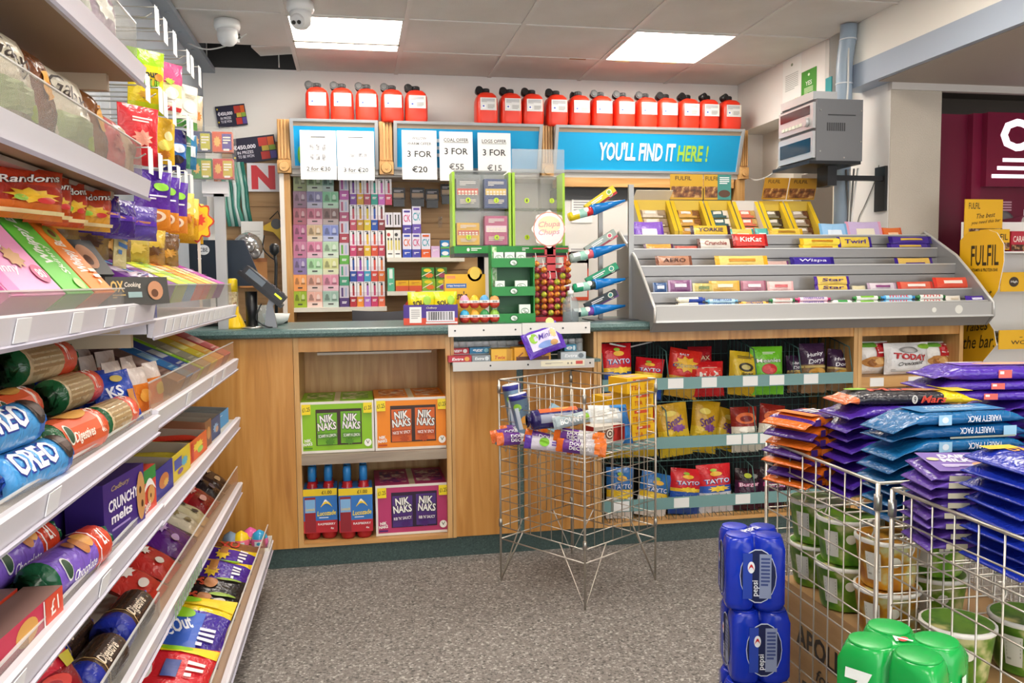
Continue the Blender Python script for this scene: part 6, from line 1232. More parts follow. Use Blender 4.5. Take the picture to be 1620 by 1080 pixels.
# shelf-level filler pack carrying the back left tea box
o = carton('tea_box', .13, .098, .11, '#f0bc10', '#e8ac10', None, None, TEA()); o.location = (atY(968, 680, 3.25).x, 3.25, BZ+.003); o.rotation_euler = (0, 0, .3); tag(o, 'yellow tea carton under the back left tea box in the wire bin', 'tea box')

# ---------------------------------------------------------------- foreground bins on the right
S2 = .715
wire_bin('wire bin nearest the drink stack, piled with variety packs', [(.95, 1.818), (.95, 1.388), (1.385, 1.388), (1.385, 1.818)], .8, .05, S2, ((.35, 0), (.55, 0), (.93, 0)), 8, 14)
wire_bin('front wire bin piled with lilac and blue multipacks', [(.95, 1.345), (.95, .915), (1.385, .915), (1.385, 1.345)], .8, .05, S2, ((.1, 0), (.6, 0)), 8, 14)
wire_bin('wire bin at the right edge with purple slabs on top', [(1.42, 1.818), (1.42, 1.388), (1.85, 1.388), (1.85, 1.818)], .8, .05, S2, (), 6, 8)
Z0 = S2+.004
def put(o, x, y, z, rz=0, label='', cat='chocolate pack', rx=0, ry=0): o.location = (x, y, z); o.rotation_euler = (rx, ry, rz); return tag(o, label, cat)
def pos(k, n): return 'bottom' if k == 0 else 'top' if k == n-1 else ORD[k]+' from the bottom'
for k in range(7):                                           # orange and purple multipacks, far left corner
    o = slab('chocolate_multipack', .13, .13, .024, [(.0, '#4a2a7c' if k % 2 else '#d8681c'), (.12, '#d8681c' if k % 2 else '#4a2a7c'), (.3, '#d8681c'), (.7, '#5a3090'), (1, '#d8681c')], [('r', .2, .5, .24, .9, '#e07a24'), ('l', .6, .5, .4, .4, '#f0ecf4', 3)], [('r', .12, .5, .14, .6, '#4a2a7c'), ('r', .4, .5, .25, .6, '#e8781c'), ('r', .75, .5, .2, .5, '#7a4ab0')], 300+k, .022, .5)
    put(o, 1.018+.006*math.sin(k*2), 1.742, Z0+k*.0225, .35+.12*math.sin(k*1.6), 'orange and purple multipack, %s of the pile at the back left' % pos(k, 7))
for k in range(8):                                           # purple milk chocolate packs
    tp = [('t', 'DAIRY', .4, .62, .36, .26, '#f2eefa', 0, .1, .03), ('t', 'MILK', .7, .62, .3, .26, '#f2eefa', 0, .1, .03), ('e', .14, .4, .14, .4, '#9fd03c'), ('l', .6, .3, .4, .16, '#d0c4ec', 2)]
    o = slab('chocolate_multipack', .25, .13, .025, [(1, '#4a2a9c')], tp, [('r', .3, .5, .3, .4, '#5f3cb4')], 320+k, .03, .45)
    put(o, 1.165+.006*math.sin(k*1.7), 1.63, Z0+k*.0238, -.06+.05*math.sin(k*2.1), 'purple milk chocolate multipack, %s of the pile behind the blue packs' % pos(k, 8))
o = slab('chocolate_multipack', .26, .11, .026, [(.05, '#c8622c'), (.78, '#26242c'), (1, '#e8c81c')], [('t', 'Mars', .45, .55, .5, .4, '#c8482c', 0, .2, .03), ('e', .14, .7, .2, .3, '#8fc22c'), ('e', .66, .35, .3, .3, '#b0784c'), ('r', .92, .5, .18, 1, '#e8d01c')], [('e', .5, .5, .05, .7, '#d8d4cc'), ('t', 'Mars', .66, .5, .22, .6, '#d8432c', 0, .3, .02), ('t', '9', .5, .5, .02, .5, '#26242c')], 340)
put(o, 1.165, 1.63, Z0+8*.0238+.002, -.1, 'black and yellow caramel bar multipack on top of the purple pile')
for k in range(8):                                           # blue variety packs
    up = k in (5, 3)
    fr = [('t', 'VARIETY PACK', .62, .5, .32, .5, '#eaf2fa', PI), ('r', .25, .5, .12, .8, '#9fd0ec'), ('e', .25, .5, .06, .5, '#e6f2fa')] if k not in (6,) else [('t', 'VARIETY PACK', .55, .62, .32, .5, '#dfeaf6', PI), ('r', .85, .5, .12, .8, '#9fd0ec'), ('r', .6, .1, .6, .14, '#a8b0a0')]
    o = slab('variety_multipack', .235, .11, .0245, [(1, '#16649c' if k % 2 else '#125a94')], [('r', .5, .5, .8, .7, '#1f78b4'), ('t', 'VARIETY PACK', .5, .6, .5, .2, '#eaf2fa', PI), ('l', .5, .3, .6, .2, '#9fd0ec', 3)], fr, 350+k, .05, .35)
    put(o, 1.158+.005*math.sin(k*1.3), 1.462+.004*math.sin(k*2.2), Z0+k*.0255, .02*math.sin(k*1.9), 'blue variety multipack, %s of the front pile' % pos(k, 8))
for k in range(5):                                           # blue packs to the right, under the purple slabs
    o = slab('variety_multipack', .2, .13, .035, [(1, '#16649c')], [('r', .5, .5, .8, .7, '#1f78b4')], [('r', .3, .5, .14, .7, '#a8d4ec'), ('r', .5, .5, .08, .6, '#d86a4c')], 370+k, .03, .3)
    put(o, 1.545, 1.5+.005*k, Z0+k*.036, .06*math.sin(k*2), 'wide blue multipack, %s of the pile at the right edge' % pos(k, 5))
for k in range(11):
    hi = k > 7
    o = slab('chocolate_slab', .3, .13, .0225 if k < 10 else .03, [(.82, '#4f2ca4'), (1, '#e6c41c') if k == 10 else (1, '#4f2ca4')], [('r', .5, .5, .7, .5, '#7a52c8'), ('e', .55, .5, .5, .4, '#d8a888'), ('l', .3, .7, .3, .2, '#efeaf8', 2)], [('r', .42, .5, .1, .6, '#d85a4c'), ('l', .42, .5, .08, .4, '#f6dcd4', 1)], 380+k, .03, .3)
    put(o, 1.59 if not hi else 1.41+.01*(k-8), 1.70-.004*k, Z0+k*.0235, .05*math.sin(k) if not hi else -.22+.04*(k-8), 'purple chocolate slab, %s of the pile at the right edge' % pos(k, 11))
for k in range(8):                                           # lilac dairy milk packs in the front bin
    last = k == 7
    o = slab('chocolate_multipack', .105, .115, .0185, [(1, '#5a3a98' if k % 2 else '#6444a8')], [('r', .5, .5, 1, .98, '#7a60ac'), ('t', 'DAIRY', .6, .78, .6, .18, '#f4f0fa', 0, .1, .04), ('t', 'MILK', .5, .55, .5, .18, '#f4f0fa', 0, .1, .04), ('e', .14, .6, .2, .16, '#d8cfa0'), ('e', .8, .3, .3, .24, '#c89a6c'), ('l', .4, .22, .5, .14, '#dcd4ec', 3)], [('r', .3, .5, .34, .5, '#d8cfb4'), ('r', .72, .5, .2, .4, '#a890cc')], 400+k, .014, .5)
    put(o, 1.022+.004*math.sin(k*2), 1.278, Z0+k*.0175, -.22+.05*math.sin(k*1.4), 'lilac dairy chocolate pack, %s of the pile in the front bin' % pos(k, 8), rx=-.0 if not last else .1)
for k in range(8):                                           # blue packs in the front bin
    o = slab('wafer_multipack', .19, .15, .0228, [(1, '#1a2fa4' if k % 2 else '#1c34b0')], [('t', 'DAIRYMILK', .55, .7, .7, .16, '#f0a824', 0, 0, .03), ('r', .2, .85, .3, .2, '#f0c02c'), ('r', .5, .25, .7, .3, '#2f4cc4'), ('l', .5, .3, .5, .2, '#e6e4f2', 3)], [('r', .5, .5, .012, .9, '#122080'), ('r', .8, .5, .2, .4, '#2a44bc')], 460+k, .01, .4)
    put(o, 1.078+.004*math.sin(k*1.9), 1.13+.004*math.sin(k*2.7), Z0+k*.0232, -.06+.07*math.sin(k*1.3), 'royal blue wafer multipack, %s of the left pile in the front bin' % pos(k, 8), 'biscuit pack')
for k in range(8):
    o = slab('chocolate_multipack', .13, .15, .021, [(.15, '#c9c4d8'), (.3, '#1a2fa4'), (1, '#162a98')], [('r', .5, .5, .9, .8, '#1f36ac'), ('r', .4, .5, .4, .24, '#f0b83c')], [('r', .2, .5, .2, .5, '#e6e2ec')], 430+k, .02, .6)
    put(o, 1.28+.006*math.sin(k*1.1), 1.23, Z0+k*.0205, .06*math.sin(k*1.7), 'blue and white pack, %s of the right pile in the front bin' % pos(k, 8))
# noodle pots and cartons under the shelf
def pot(x, y, z, hx, h2, label):
    t = tag(MB().lathe([(.046, 0, 0), (.049, .004, 0), (.06, .088, 0), (.063, .09, 1), (.063, .097, 1), (.058, .098, 2), (.055, .0965, 2), (.002, .097, 2)], 24).build('noodle_pot', [pic(hx, h2, '#d8d89c', 22), mat('#ece9e0', .35), pic(h2, hx, '#e0d88c', 16)], None, (x, y, z)), label, 'noodle pot')
    printed(t, lambda u, v, k: ((.052+.011*v)*math.sin((u-.5)*1.7-.9), -(.0525+.0112*v)*math.cos((u-.5)*1.7-.9)-.0004*k, .012+v*.07), [('r', .4, .5, .3, .8, '#cfcdc4'), ('l', .4, .5, .24, .6, '#9a988c', 6), ('e', .8, .7, .2, .3, '#e8e4d4')], 'pot_label', asp=1.3)
PT = [(1.02, 1.455, 1, 'amber', 'front'), (1.02, 1.6, 0, 'green', 'middle'), (1.035, 1.74, 0, 'green', 'back'), (1.16, 1.5, 0, 'green', 'inner front'), (1.17, 1.66, 1, 'amber', 'inner back')]
for x, y, kd, nm, w_ in PT:
    for lv in range(2):
        kk = kd if lv or nm != 'green' else kd
        pot(x, y, .48+lv*.1, ['#7fb02c', '#dca024'][kk], ['#4f8a24', '#b8701c'][kk], '%s noodle pot, %s %s in the bin beside the drink stack' % (nm, w_, ['lower', 'upper'][lv]))
CB = mat('#b08a5c', .7, 0, 'wood', d='#a47e50', l='#b8946a', g=(1, 1, 8))
def cardboard(x, y, w, d, h, label):
    o = tag(MB().box(-w/2, w/2, -d/2, d/2, 0, h).build('cardboard_box', CB, None, (x, y, 0)), label, 'cardboard box')
    MB().box(-.025, .025, -d/2, d/2, h, h+.0006).build('packing_tape', mat('#c9b08a', .2), o)
    it = [('t', 'APOLLO', .5, .78, .6, .11, '#2a1f14', 0, 0, .03), ('t', 'for', .5, .66, .16, .06, '#2a1f14', 0, .3), ('t', 'Bol', .5, .48, .6, .22, '#2a1f14', .06, .3, .03), ('l', .5, .12, .7, .1, '#4a3a24', 2)]
    printed(o, flat(w, h, -d/2), it, 'printed_front', asp=w/h); printed(o, flat_left(d, h, -w/2), it, 'printed_side', asp=d/h)
cardboard(1.165, 1.6, .38, .39, .478, 'brown cardboard box with black script under the noodle pots')
cardboard(1.165, 1.13, .38, .39, .478, 'brown cardboard box inside the front wire bin')
for k, (x, y) in enumerate(((1.03, 1.27), (1.17, 1.27))): pot(x, y, .48, '#6f9a34', '#4a7a24', 'green noodle pot in the front bin, %s one' % ['left', 'right'][k])
# shrink-wrapped drink packs
def can_pack(name, hx, dark, win, label, H=.168, r=.033):
    n = 72; o_ = []; c4 = [(-r, -r), (r, -r), (r, r), (-r, r)]
    def outline(s, blend):
        out = []
        for k in range(n):
            a = 2*PI*k/n; dx, dy = math.cos(a), math.sin(a); best = 0
            for cx, cy in c4:
                b = dx*cx+dy*cy; disc = b*b-(cx*cx+cy*cy-r*r)
                if disc >= 0: best = max(best, b+math.sqrt(disc))
            sq = 2*r/max(abs(dx), abs(dy)); best = best*(1-blend)+blend*min(sq, best*1.3) if best > 0 else sq*.98
            out.append((dx*best*s, dy*best*s))
        return out
    prs = [(0, .9, 0), (.008, .97, .5), (.02, 1, .8), (H-.022, 1, .8), (H-.01, .99, .35), (H-.003, .95, .1), (H, .9, 0)]
    vs = []
    for z, s, b in prs: vs += [(x, y, z) for x, y in outline(s, b)]
    fs = [(i*n+k, i*n+(k+1) % n, (i+1)*n+(k+1) % n, (i+1)*n+k) for i in range(len(prs)-1) for k in range(n)]
    fs += [tuple(range(n-1, -1, -1)), tuple((len(prs)-1)*n+k for k in range(n))]
    o = MB().add(vs, fs, 0, True).build(name, mat(hx, .22, 0, 'foil', s=12)); tag(o, label, 'drink pack')
    for cx, cy in c4: MB().lathe([(r*.86, H-.002), (r*.86, H+.0015), (r*.8, H+.002), (r*.02, H+.002)], 20, c=(cx*.98, cy*.98, 0)).build('can_top', mat(hx, .3), o)
    if win:
        for face in (0, 1):
            R_ = Matrix.Rotation(-face*PI/2, 4, 'Z')
            def fn(u, v, k): p = R_ @ Vector((u*.122-.061, -2*r-.0008-.0004*k, v*H)); return tuple(p)
            printed(o, fn, [('e', .54, .5, .62, .74, '#c9d0e6'), ('e', .54, .5, .6, .71, '#0a1448'), ('r', .66, .5, .2, .6, '#8a94b4'), ('l', .66, .55, .15, .4, '#3a4880', 8), ('r', .36, .5, .16, .62, '#2340a8'), ('e', .42, .62, .12, .16, '#e9ecf2'), ('v', .42, .62, .1, .08, '#c8282c'), ('t', 'pepsi', .5, .34, .26, .1, '#e9ecf2', PI/2)], 'side_window', asp=.13/H)
    return o
PX, PY = atZ(1192, 838, .64).x, atZ(1192, 838, .64).y
p0 = can_pack('cola_pack', '#1230b4', '#0c1f86', True, 'blue four-pack of cola cans at the bottom of the stack', .158, .031); p0.location = (PX, PY, 0); p0.rotation_euler = (0, 0, -.25)
printed(p0, lambda u, v, k: (-.03+u*.06, -.01+v*.02, .1605+.0003*k), [('t', 'PEPSI', .5, .5, .9, .8, '#e9ecf6', .8, 0, .02)], 'top_print', asp=3)
for k in range(1, 4): dup(p0, (PX+.002*k*(-1)**k, PY, k*.1605), (0, 0, -.25+.04*(-1)**k), 'blue four-pack of cola cans, %s of the stack' % ['', 'second from the bottom', 'third from the bottom', 'top'][k])
q0 = can_pack('lemonade_pack', '#12a044', '#0c7a30', False, 'green four-pack of lemon drink cans at the bottom of the near stack'); q0.location = (.735, 1.01, 0); q0.rotation_euler = (0, 0, .62)
printed(q0, lambda u, v, k: (-.03+u*.06, -.03+v*.06, .1705+.0003*k), [('e', .5, .5, .3, .2, '#d83c3c'), ('t', '7', .5, .5, .3, .4, '#f2f6f0', .6)], 'top_print')
for f_ in range(2):
    R_ = Matrix.Rotation(-f_*PI/2, 4, 'Z')
    printed(q0, lambda u, v, k: tuple(R_ @ Vector((u*.13-.065, -.0672-.0006-.0004*k, v*.168))), [('e', .3, .6, .3, .26, '#d83c3c'), ('t', '7', .24, .62, .3, .4, '#f2f6f0', 0, .1, .04), ('t', 'UP', .32, .58, .14, .1, '#f2f6f0'), ('r', .75, .72, .12, .1, '#cfe8d4'), ('l', .75, .4, .3, .2, '#0c7a30', 4)], 'side_print', asp=.13/.168)
for k in range(1, 4): dup(q0, (.735, 1.01, k*.171), (0, 0, .62+.03*(-1)**k), 'green four-pack of lemon drink cans, %s of the near stack' % ['', 'second from the bottom', 'third from the bottom', 'top'][k])
# ================================================================ shelving along the left wall
GF, GB_ = -.435, -.885
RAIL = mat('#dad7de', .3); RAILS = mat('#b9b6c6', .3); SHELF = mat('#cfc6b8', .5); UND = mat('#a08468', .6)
RIS = mat('#f0eeec', .1, 0, 'clear', a=.16); RISA = mat('#f2e2cf', .1, 0, 'clear', a=.2)
def bay(name, y0, y1, label, shelves, zt):
    """shelves: (rail centre z, front x, riser height, riser material, price card positions)"""
    t = thing(name, label, 'shelving', (GB_, (y0+y1)/2, 0)); h = (y1-y0)/2
    MB().box(.0, .012, -h, h, 0, zt).build('back_panel', mat('#b9c0c8', .5), t)
    for s in (-1, 1): MB().box(.012, .04, s*h-(.015 if s > 0 else 0), s*h+(.015 if s < 0 else 0), 0, zt).build('upright', mat('#c9ccd0', .4), t)
    for zc, xf, rh, rm, cards in shelves:
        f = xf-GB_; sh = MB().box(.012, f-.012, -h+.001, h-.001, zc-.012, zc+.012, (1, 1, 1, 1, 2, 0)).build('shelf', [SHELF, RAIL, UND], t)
        MB().box(.1, f-.06, -h+.05, -h+.07, zc-.045, zc-.012).build('shelf_bracket', mat('#c8b496', .5), sh); MB().box(.1, f-.06, h-.07, h-.05, zc-.045, zc-.012).build('shelf_bracket', mat('#c8b496', .5), sh)
        rl = MB().prism([(f-.014, zc-.019), (f-.004, zc-.021), (f+.004, zc+.018), (f-.002, zc+.021), (f-.014, zc+.02)], -h+.001, h-.001, 'y').build('price_rail', RAIL, sh)
        MB().prism([(f-.003, zc-.024), (f+.0, zc-.026), (f+.003, zc-.02), (f-.002, zc-.018)], -h+.001, h-.001, 'y').build('rail_bead', RAILS, sh)
        if rh:
            MB().box(f-.016, f-.0135, -h+.003, h-.003, zc+.012, zc+.02+rh).build('clear_riser', rm, sh); MB().box(f-.017, f-.0128, -h+.003, h-.003, zc+.02+rh, zc+.0225+rh).build('riser_edge', mat('#f4f3f1', .15, 0, 'clear', a=.6), sh)
        for y, w in cards:
            yy = y-(y0+y1)/2
            c = MB().prism([(f-.002, zc-.016), (f-.0006, zc-.0165), (f+.0066, zc+.0155), (f+.0056, zc+.016)], yy-w/2, yy+w/2, 'y').build('price_card', mat('#f0f0f2', .4), sh)
    return t
C = lambda *ys: [(y, .05) for y in ys]
bay('shelving_bay', .45, 1.95, 'near bay of white edged shelving along the left wall', [
    (1.63, GF, .09, CLEARR, []), (1.39, GF, .075, CLEARR, []), (1.126, GF, .03, RIS, C(1.2, 1.42, 1.6, 1.74)), (.877, GF, .012, RIS, C(1.28)), (.677, GF, .012, RIS, C(1.12, 1.5)), (.424, GF, .05, CLEARR, C(1.3, 1.55)), (.19, -.345, .06, RIS, [])], 2.1)
bay('shelving_bay', 1.953, 3.25, 'far bay of shelving with peg hooks beside the counter', [
    (1.087, GF-.005, .075, RIS, [(2.1+.085*i, .07) for i in range(13)]), (.886, GF-.005, .06, RISA, C(2.3, 2.7, 2.9)), (.665, GF-.005, .0, RIS, []), (.417, GF-.005, .06, RISA, []), (.187, -.335, .06, RISA, [])], 2.35)
# striped promo strip on the lower far shelf
o = MB()
for k in range(12): o.box(-.0005, .0, k*.03, k*.03+.016, -.016, .016)
st2 = tag(o.build('promo_strip', mat('#8fae8a', .5), None, (GF+.002, 2.02, .417)), 'green striped promo strip on the second lowest far shelf', 'strip')
# peg hooks with price tags
def hook(Y, z, label, L=.29):
    t = thing('peg_hook', label, 'peg hook', (GB_+.012, Y, z), (0, 0, 0), 'wire peg hooks with white tags on the far bay')
    MB().tube([(0, 0, 0), (L-.02, 0, .0), (L, 0, .012)], .0025, 5).tube([(0, 0, .025), (L-.02, 0, .03), (L+.015, 0, .03)], .002, 5).build('wire', STEEL, t)
    MB().box(L+.012, L+.0135, -.026, .026, -.045, .03).build('price_tag', mat('#f2f2f4', .4), t); return t
rows = [(1.79, 'top'), (1.60, 'middle'), (1.388, 'lower')]
px_rows = [[(243, 38), (257, 56), (272, 75), (293, 90), (300, 108), (312, 122)], [(228, 142), (249, 160), (257, 175), (271, 183), (293, 195), (299, 206)], [(233, 262), (249, 268), (264, 274), (278, 281), (290, 288), (299, 293)]]
hookY = []
for r, (zz, nm) in enumerate(rows):
    ys = [atX(px, py, -.58).y for px, py in px_rows[r]]; zs = sum(atX(px, py, -.58).z for px, py in px_rows[r])/6+.012; hookY.append((ys, zs))
    for k, y in enumerate(ys): hook(y, zs, 'wire peg hook with white tag, %s in the %s row' % (nth(k, 6, 'near', 'far').replace('nearmost', 'nearest').replace('farmost', 'farthest'), nm))
def hung(Y, z, w, h, cols, items, label, X=-.62, rz=1.2, d=.04, seed=0, ry=0):
    o = pillow('hanging_bag', w, h, d, cols, None, 'tb', seed, .08, 12, 12, items); o.location = (X, Y, z-h); o.rotation_euler = (.06, ry, rz); return tag(o, label, 'sweet bag')
y1_, z1_ = hookY[0]; y2_, z2_ = hookY[1]; y3_, z3_ = hookY[2]
hung(atX(238, 80, -.6).y, atX(238, 80, -.6).z, 0.12, 0.19, [(.2, '#c8d81c'), (.75, '#f0d81c'), (1, '#9fd41c')], [('t', 'Sour', .5, .62, .5, .12, '#1c1c10', .06, 0, .04), ('t', 'SOUR', .52, .47, .6, .14, '#1c1c10', -.04, 0, .05), ('t', 'SOUR', .52, .47, .56, .11, '#8fce1c', -.04, 0, .01), ('e', .76, .58, .24, .12, '#e8842c'), ('s', .4, .28, .5, .14, '#e0a81c')], 'yellow and lime sour sweet bag on the top hooks', seed=500, rz=.75)
hung(atX(272, 100, -.6).y, atX(272, 100, -.6).z, 0.12, 0.17, [(.35, '#f0ead8'), (.55, '#e8d890'), (1, '#e04878')], [('e', .5, .4, .5, .24, '#f4f0e4'), ('r', .5, .1, .8, .08, '#d8383c'), ('s', .4, .62, .4, .14, '#a8cc3c')], 'pink and cream sweet bag on the top hooks', seed=501, rz=.9)
hung(atX(300, 135, -.6).y, atX(300, 135, -.6).z, 0.12, 0.16, [(.2, '#5fa04c'), (1, '#f0ecdc')], [('e', .5, .5, .6, .3, '#f2f0e6'), ('s', .5, .12, .6, .1, '#3f8a4c'), ('l', .5, .72, .5, .1, '#c8c0a0', 3)], 'cream sweet bag with green base on the top hooks', seed=502, rz=1.0)
hung(atX(312, 150, -.6).y, atX(312, 150, -.6).z, 0.1, 0.14, [(1, '#e6d6b0')], [('s', .5, .4, .5, .3, '#d8883c')], 'tan sweet bag behind the cream one on the top hooks', seed=503, rz=1.0)
hung(atX(226, 168, -.6).y, atX(226, 168, -.6).z, 0.14, 0.17, [(.4, '#c8202c'), (1, '#d83038')], [('s', .5, .45, .6, .3, '#f0a08c'), ('l', .5, .75, .5, .1, '#f6e0dc', 2)], 'bright red sweet bag on the middle hooks', seed=504, rz=.9)
hung(atX(262, 186, -.6).y, atX(262, 186, -.6).z, 0.11, 0.15, [(1, '#e6b41c')], [('e', .5, .4, .5, .24, '#f0d860'), ('s', .5, .2, .5, .2, '#c8781c'), ('e', .6, .6, .3, .2, '#f4e6a0')], 'golden yellow sweet bag on the middle hooks', seed=505, rz=.9)
hung(atX(282, 204, -.6).y, atX(282, 204, -.6).z, 0.11, 0.15, [(.3, '#2a2470'), (.7, '#2f6ab8'), (1, '#241c60')], [('e', .5, .55, .6, .2, '#e6ecf4'), ('e', .5, .3, .5, .2, '#2a1c18')], 'navy biscuit bag on the middle hooks', seed=506, rz=.95)
hung(atX(292, 208, -.6).y, atX(292, 208, -.6).z, 0.1, 0.13, [(1, '#3f8a6c')], [('l', .5, .6, .6, .2, '#e6f0e4', 3)], 'green sweet bag on the middle hooks', seed=507, rz=1.0)
hung(atX(302, 212, -.6).y, atX(302, 212, -.6).z, 0.1, 0.13, [(1, '#2f7aa8')], [('r', .5, .5, .5, .3, '#e6eef4')], 'blue sweet bag farthest on the middle hooks', seed=508, rz=1.0)
for k in range(3):
    hung(atX(238+15*k, 285, -.6).y, z3_-.02, .14, .17, [(.34, '#e08a2c'), (.55, '#5a2a9c'), (1, '#4a1f94')], [('e', .6, .72, .4, .14, '#8fce3c'), ('e', .5, .2, .5, .2, '#f0d8c0'), ('e', .5, .2, .3, .12, '#b0643c'), ('l', .5, .52, .5, .1, '#ece4f4', 2)], 'purple and orange chocolate button pouch on the lower hooks, %s one' % ['near', 'middle', 'far'][k], seed=510+k, rz=.95, X=-.6)
for k in range(3):
    hung(atX(284+8*k, 300, -.6).y, z3_-.04-.01*k, .12, .15, [(.5, '#e0a81c'), (1, '#f0d060')], [('s', .5, .4, .6, .3, '#c8741c'), ('e', .5, .7, .4, .16, '#f6ecc0')], 'yellow sweet bag on the lower hooks, %s of three' % ['nearest', 'middle', 'farthest'][k], seed=515+k, rz=1.0, X=-.6)
# flower shaped sign at the end of the far bay
p = atY(311, 350, 3.28); fo = thing('flower_sign', 'yellow and red flower shaped sweet sign at the end of the far bay', 'sign', (p.x, 3.28, p.z)); R_ = .07
for rr, hx, dy in ((1.0, '#c8402c', 0), (.9, '#f0c81c', -.003)):
    MB().prism([(R_*rr*(1+.14*math.cos(8*a))*math.cos(a)*.8, R_*rr*(1+.14*math.cos(8*a))*math.sin(a)) for a in [2*PI*i/48 for i in range(48)]], dy-.003, dy, 'y').build('petal_card', card(hx), fo)
printed(fo, lambda u, v, k: (-.05+u*.1, -.0066-.0004*k, -.05+v*.1), [('e', .5, .5, .8, .8, '#f0b030'), ('s', .6, .55, .5, .5, '#d8402c')], 'sign_print')
MB().box(.0, .01, .0, .004, -.35, -.05).build('sign_stem', mat('#d8d0c0', .4), fo)
# goods that fill the far bay between the hooks and the fan of cartons
for r in range(2):
    for k in range(5):
        rr = random.Random(k+r*7); o = hung(2.06+.2*k, 1.36-.012*r, .17, .105, [(.5, ['#8a6a2c', '#a8884c', '#7a5a34', '#b89a3c', '#94743c'][(k+r) % 5]), (1, ['#c9a83c', '#6a4a2c', '#a07a44', '#8c6a2c', '#c8b05c'][(k+2*r) % 5])], [('s', .5, .4, .6, .3, ['#d8b85c', '#5a3a20', '#c8963c'][(k+r) % 3])], '%s nut bag under the lower hooks, %s, %s' % (['brown', 'tan'][r], ['rear row', 'front row'][r], nth(k, 5, 'near', 'far').replace('nearmost', 'nearest').replace('farmost', 'farthest')), X=-.73+.12*r, rz=1.15, seed=520+k+r*9)

# ---------------------------------------------------------------- cartons and packs on the shelves
def yA(px, py, X): return atX(px, py, X).y
def lean(name, Y0, Y1, L_, d, X, z, ang, hx, sx, items, label, cat, rz=PI/2):
    """long carton with its foot at the shelf front, leaning back towards the wall"""
    o = carton(name, Y1-Y0, L_, d, hx, sx, None, None, items); o.location = (X, (Y0+Y1)/2, z+d*.5*math.sin(ang)); o.rotation_euler = (-ang, 0, rz); return tag(o, label, cat)
S3 = 1.139
S3F = 1.1
def skinny(a, b, c): return [('t', a, .28, .18, .5, .12, c, PI/2), ('t', 'WHIPS', .6, .52, .6, .22, '#f6f4f0', PI/2, .1, .03), ('t', 'Skinny', .32, .6, .7, .12, '#f4f2ee', PI/2, .3), ('e', .5, .38, .4, .12, '#8aa83c'), ('e', .5, .38, .2, .07, '#3a2a1c'), ('e', .78, .1, .36, .12, c), ('t', '80', .78, .1, .16, .05, '#f6f4f0')]
lean('diet_bar_carton', 1.21, 1.425, .22, .05, -.468, S3, .69, '#e89ac4', '#d05a9c', [('t', 'Skinny', .3, .22, .5, .1, '#f6eaf2', .0, .3), ('r', .12, .5, .2, 1, '#d85aa0'), ('t', 'WHIPS', .55, .6, .44, .12, '#f8f2f6', 1.57, .1, .03), ('e', .45, .5, .3, .14, '#8fae3c'), ('s', .62, .32, .34, .2, '#c89a6c'), ('e', .84, .18, .26, .16, '#d8487c'), ('t', '80', .84, .18, .14, .08, '#f6f4f0')], 'pink diet bar carton leaning at the left of the third shelf', 'snack carton')
lean('diet_bar_carton', 1.435, 1.57, .25, .05, -.468, S3, .69, '#5fc23c', '#3f9a2c', [('t', 'Whippy Bar', .45, .5, .9, .2, '#f4f8f0', 1.57, .2, .03), ('t', 'Skinny', .7, .3, .5, .14, '#eaf6e0', 1.57, .2), ('e', .35, .75, .4, .14, '#7a8a2c'), ('e', .35, .75, .2, .07, '#3a2418'), ('e', .72, .08, .3, .1, '#9fe06c')], 'green diet bar carton leaning on the third shelf', 'snack carton')
lean('diet_bar_carton', 1.58, 1.70, .25, .05, -.468, S3, .69, '#ee8418', '#d86a10', [('t', 'Whippy Bar', .5, .36, .7, .26, '#f8f2e6', 1.57, .2, .03), ('e', .5, .55, .5, .14, '#8aa83c'), ('e', .5, .55, .24, .07, '#4a2a18'), ('e', .4, .9, .5, .12, '#4a3424'), ('e', .4, .9, .42, .1, '#d8c8b0'), ('r', .12, .78, .18, .26, '#dce0d0'), ('l', .75, .14, .3, .16, '#f4e6cc', 3)], 'tall orange diet bar carton leaning on the third shelf', 'snack carton')
for k, (Y, z, a, X, rz) in enumerate(((1.825, S3, .1, -.475, 1.2), (1.80, S3+.058, .65, -.545, 1.2))):
    o = carton('cookie_carton', .2, .056 if k == 0 else .09, .1 if k == 0 else .03, '#4a4a48', '#3a3a38', None, None, [('t', 'OX', .16, .66, .2, .4, '#d8b46c', 0, 0, .03), ('t', 'Cooking', .4, .7, .26, .22, '#efe6d8', 0, .2), ('r', .42, .36, .22, .2, '#9ab4b4'), ('e', .76, .5, .26, .7, '#c8906c'), ('e', .74, .4, .12, .3, '#6a4430'), ('l', .16, .3, .2, .16, '#b89a5c', 2)]); o.location = (X, Y, z); o.rotation_euler = (-a, 0, rz); tag(o, 'dark grey cookie carton on the third shelf, %s one' % ['front', 'rear leaning'][k], 'biscuit carton')
o = carton('biscuit_carton', .1, .06, .06, '#1a2a8c', '#142070', None, None, [('e', .5, .4, .6, .5, '#c8883c'), ('e', .3, .75, .3, .3, '#d8b070')]); o.location = (-.5, 2.02, S3F); o.rotation_euler = (0, 0, 1.2); tag(o, 'royal blue biscuit carton at the start of the far third shelf', 'biscuit carton')
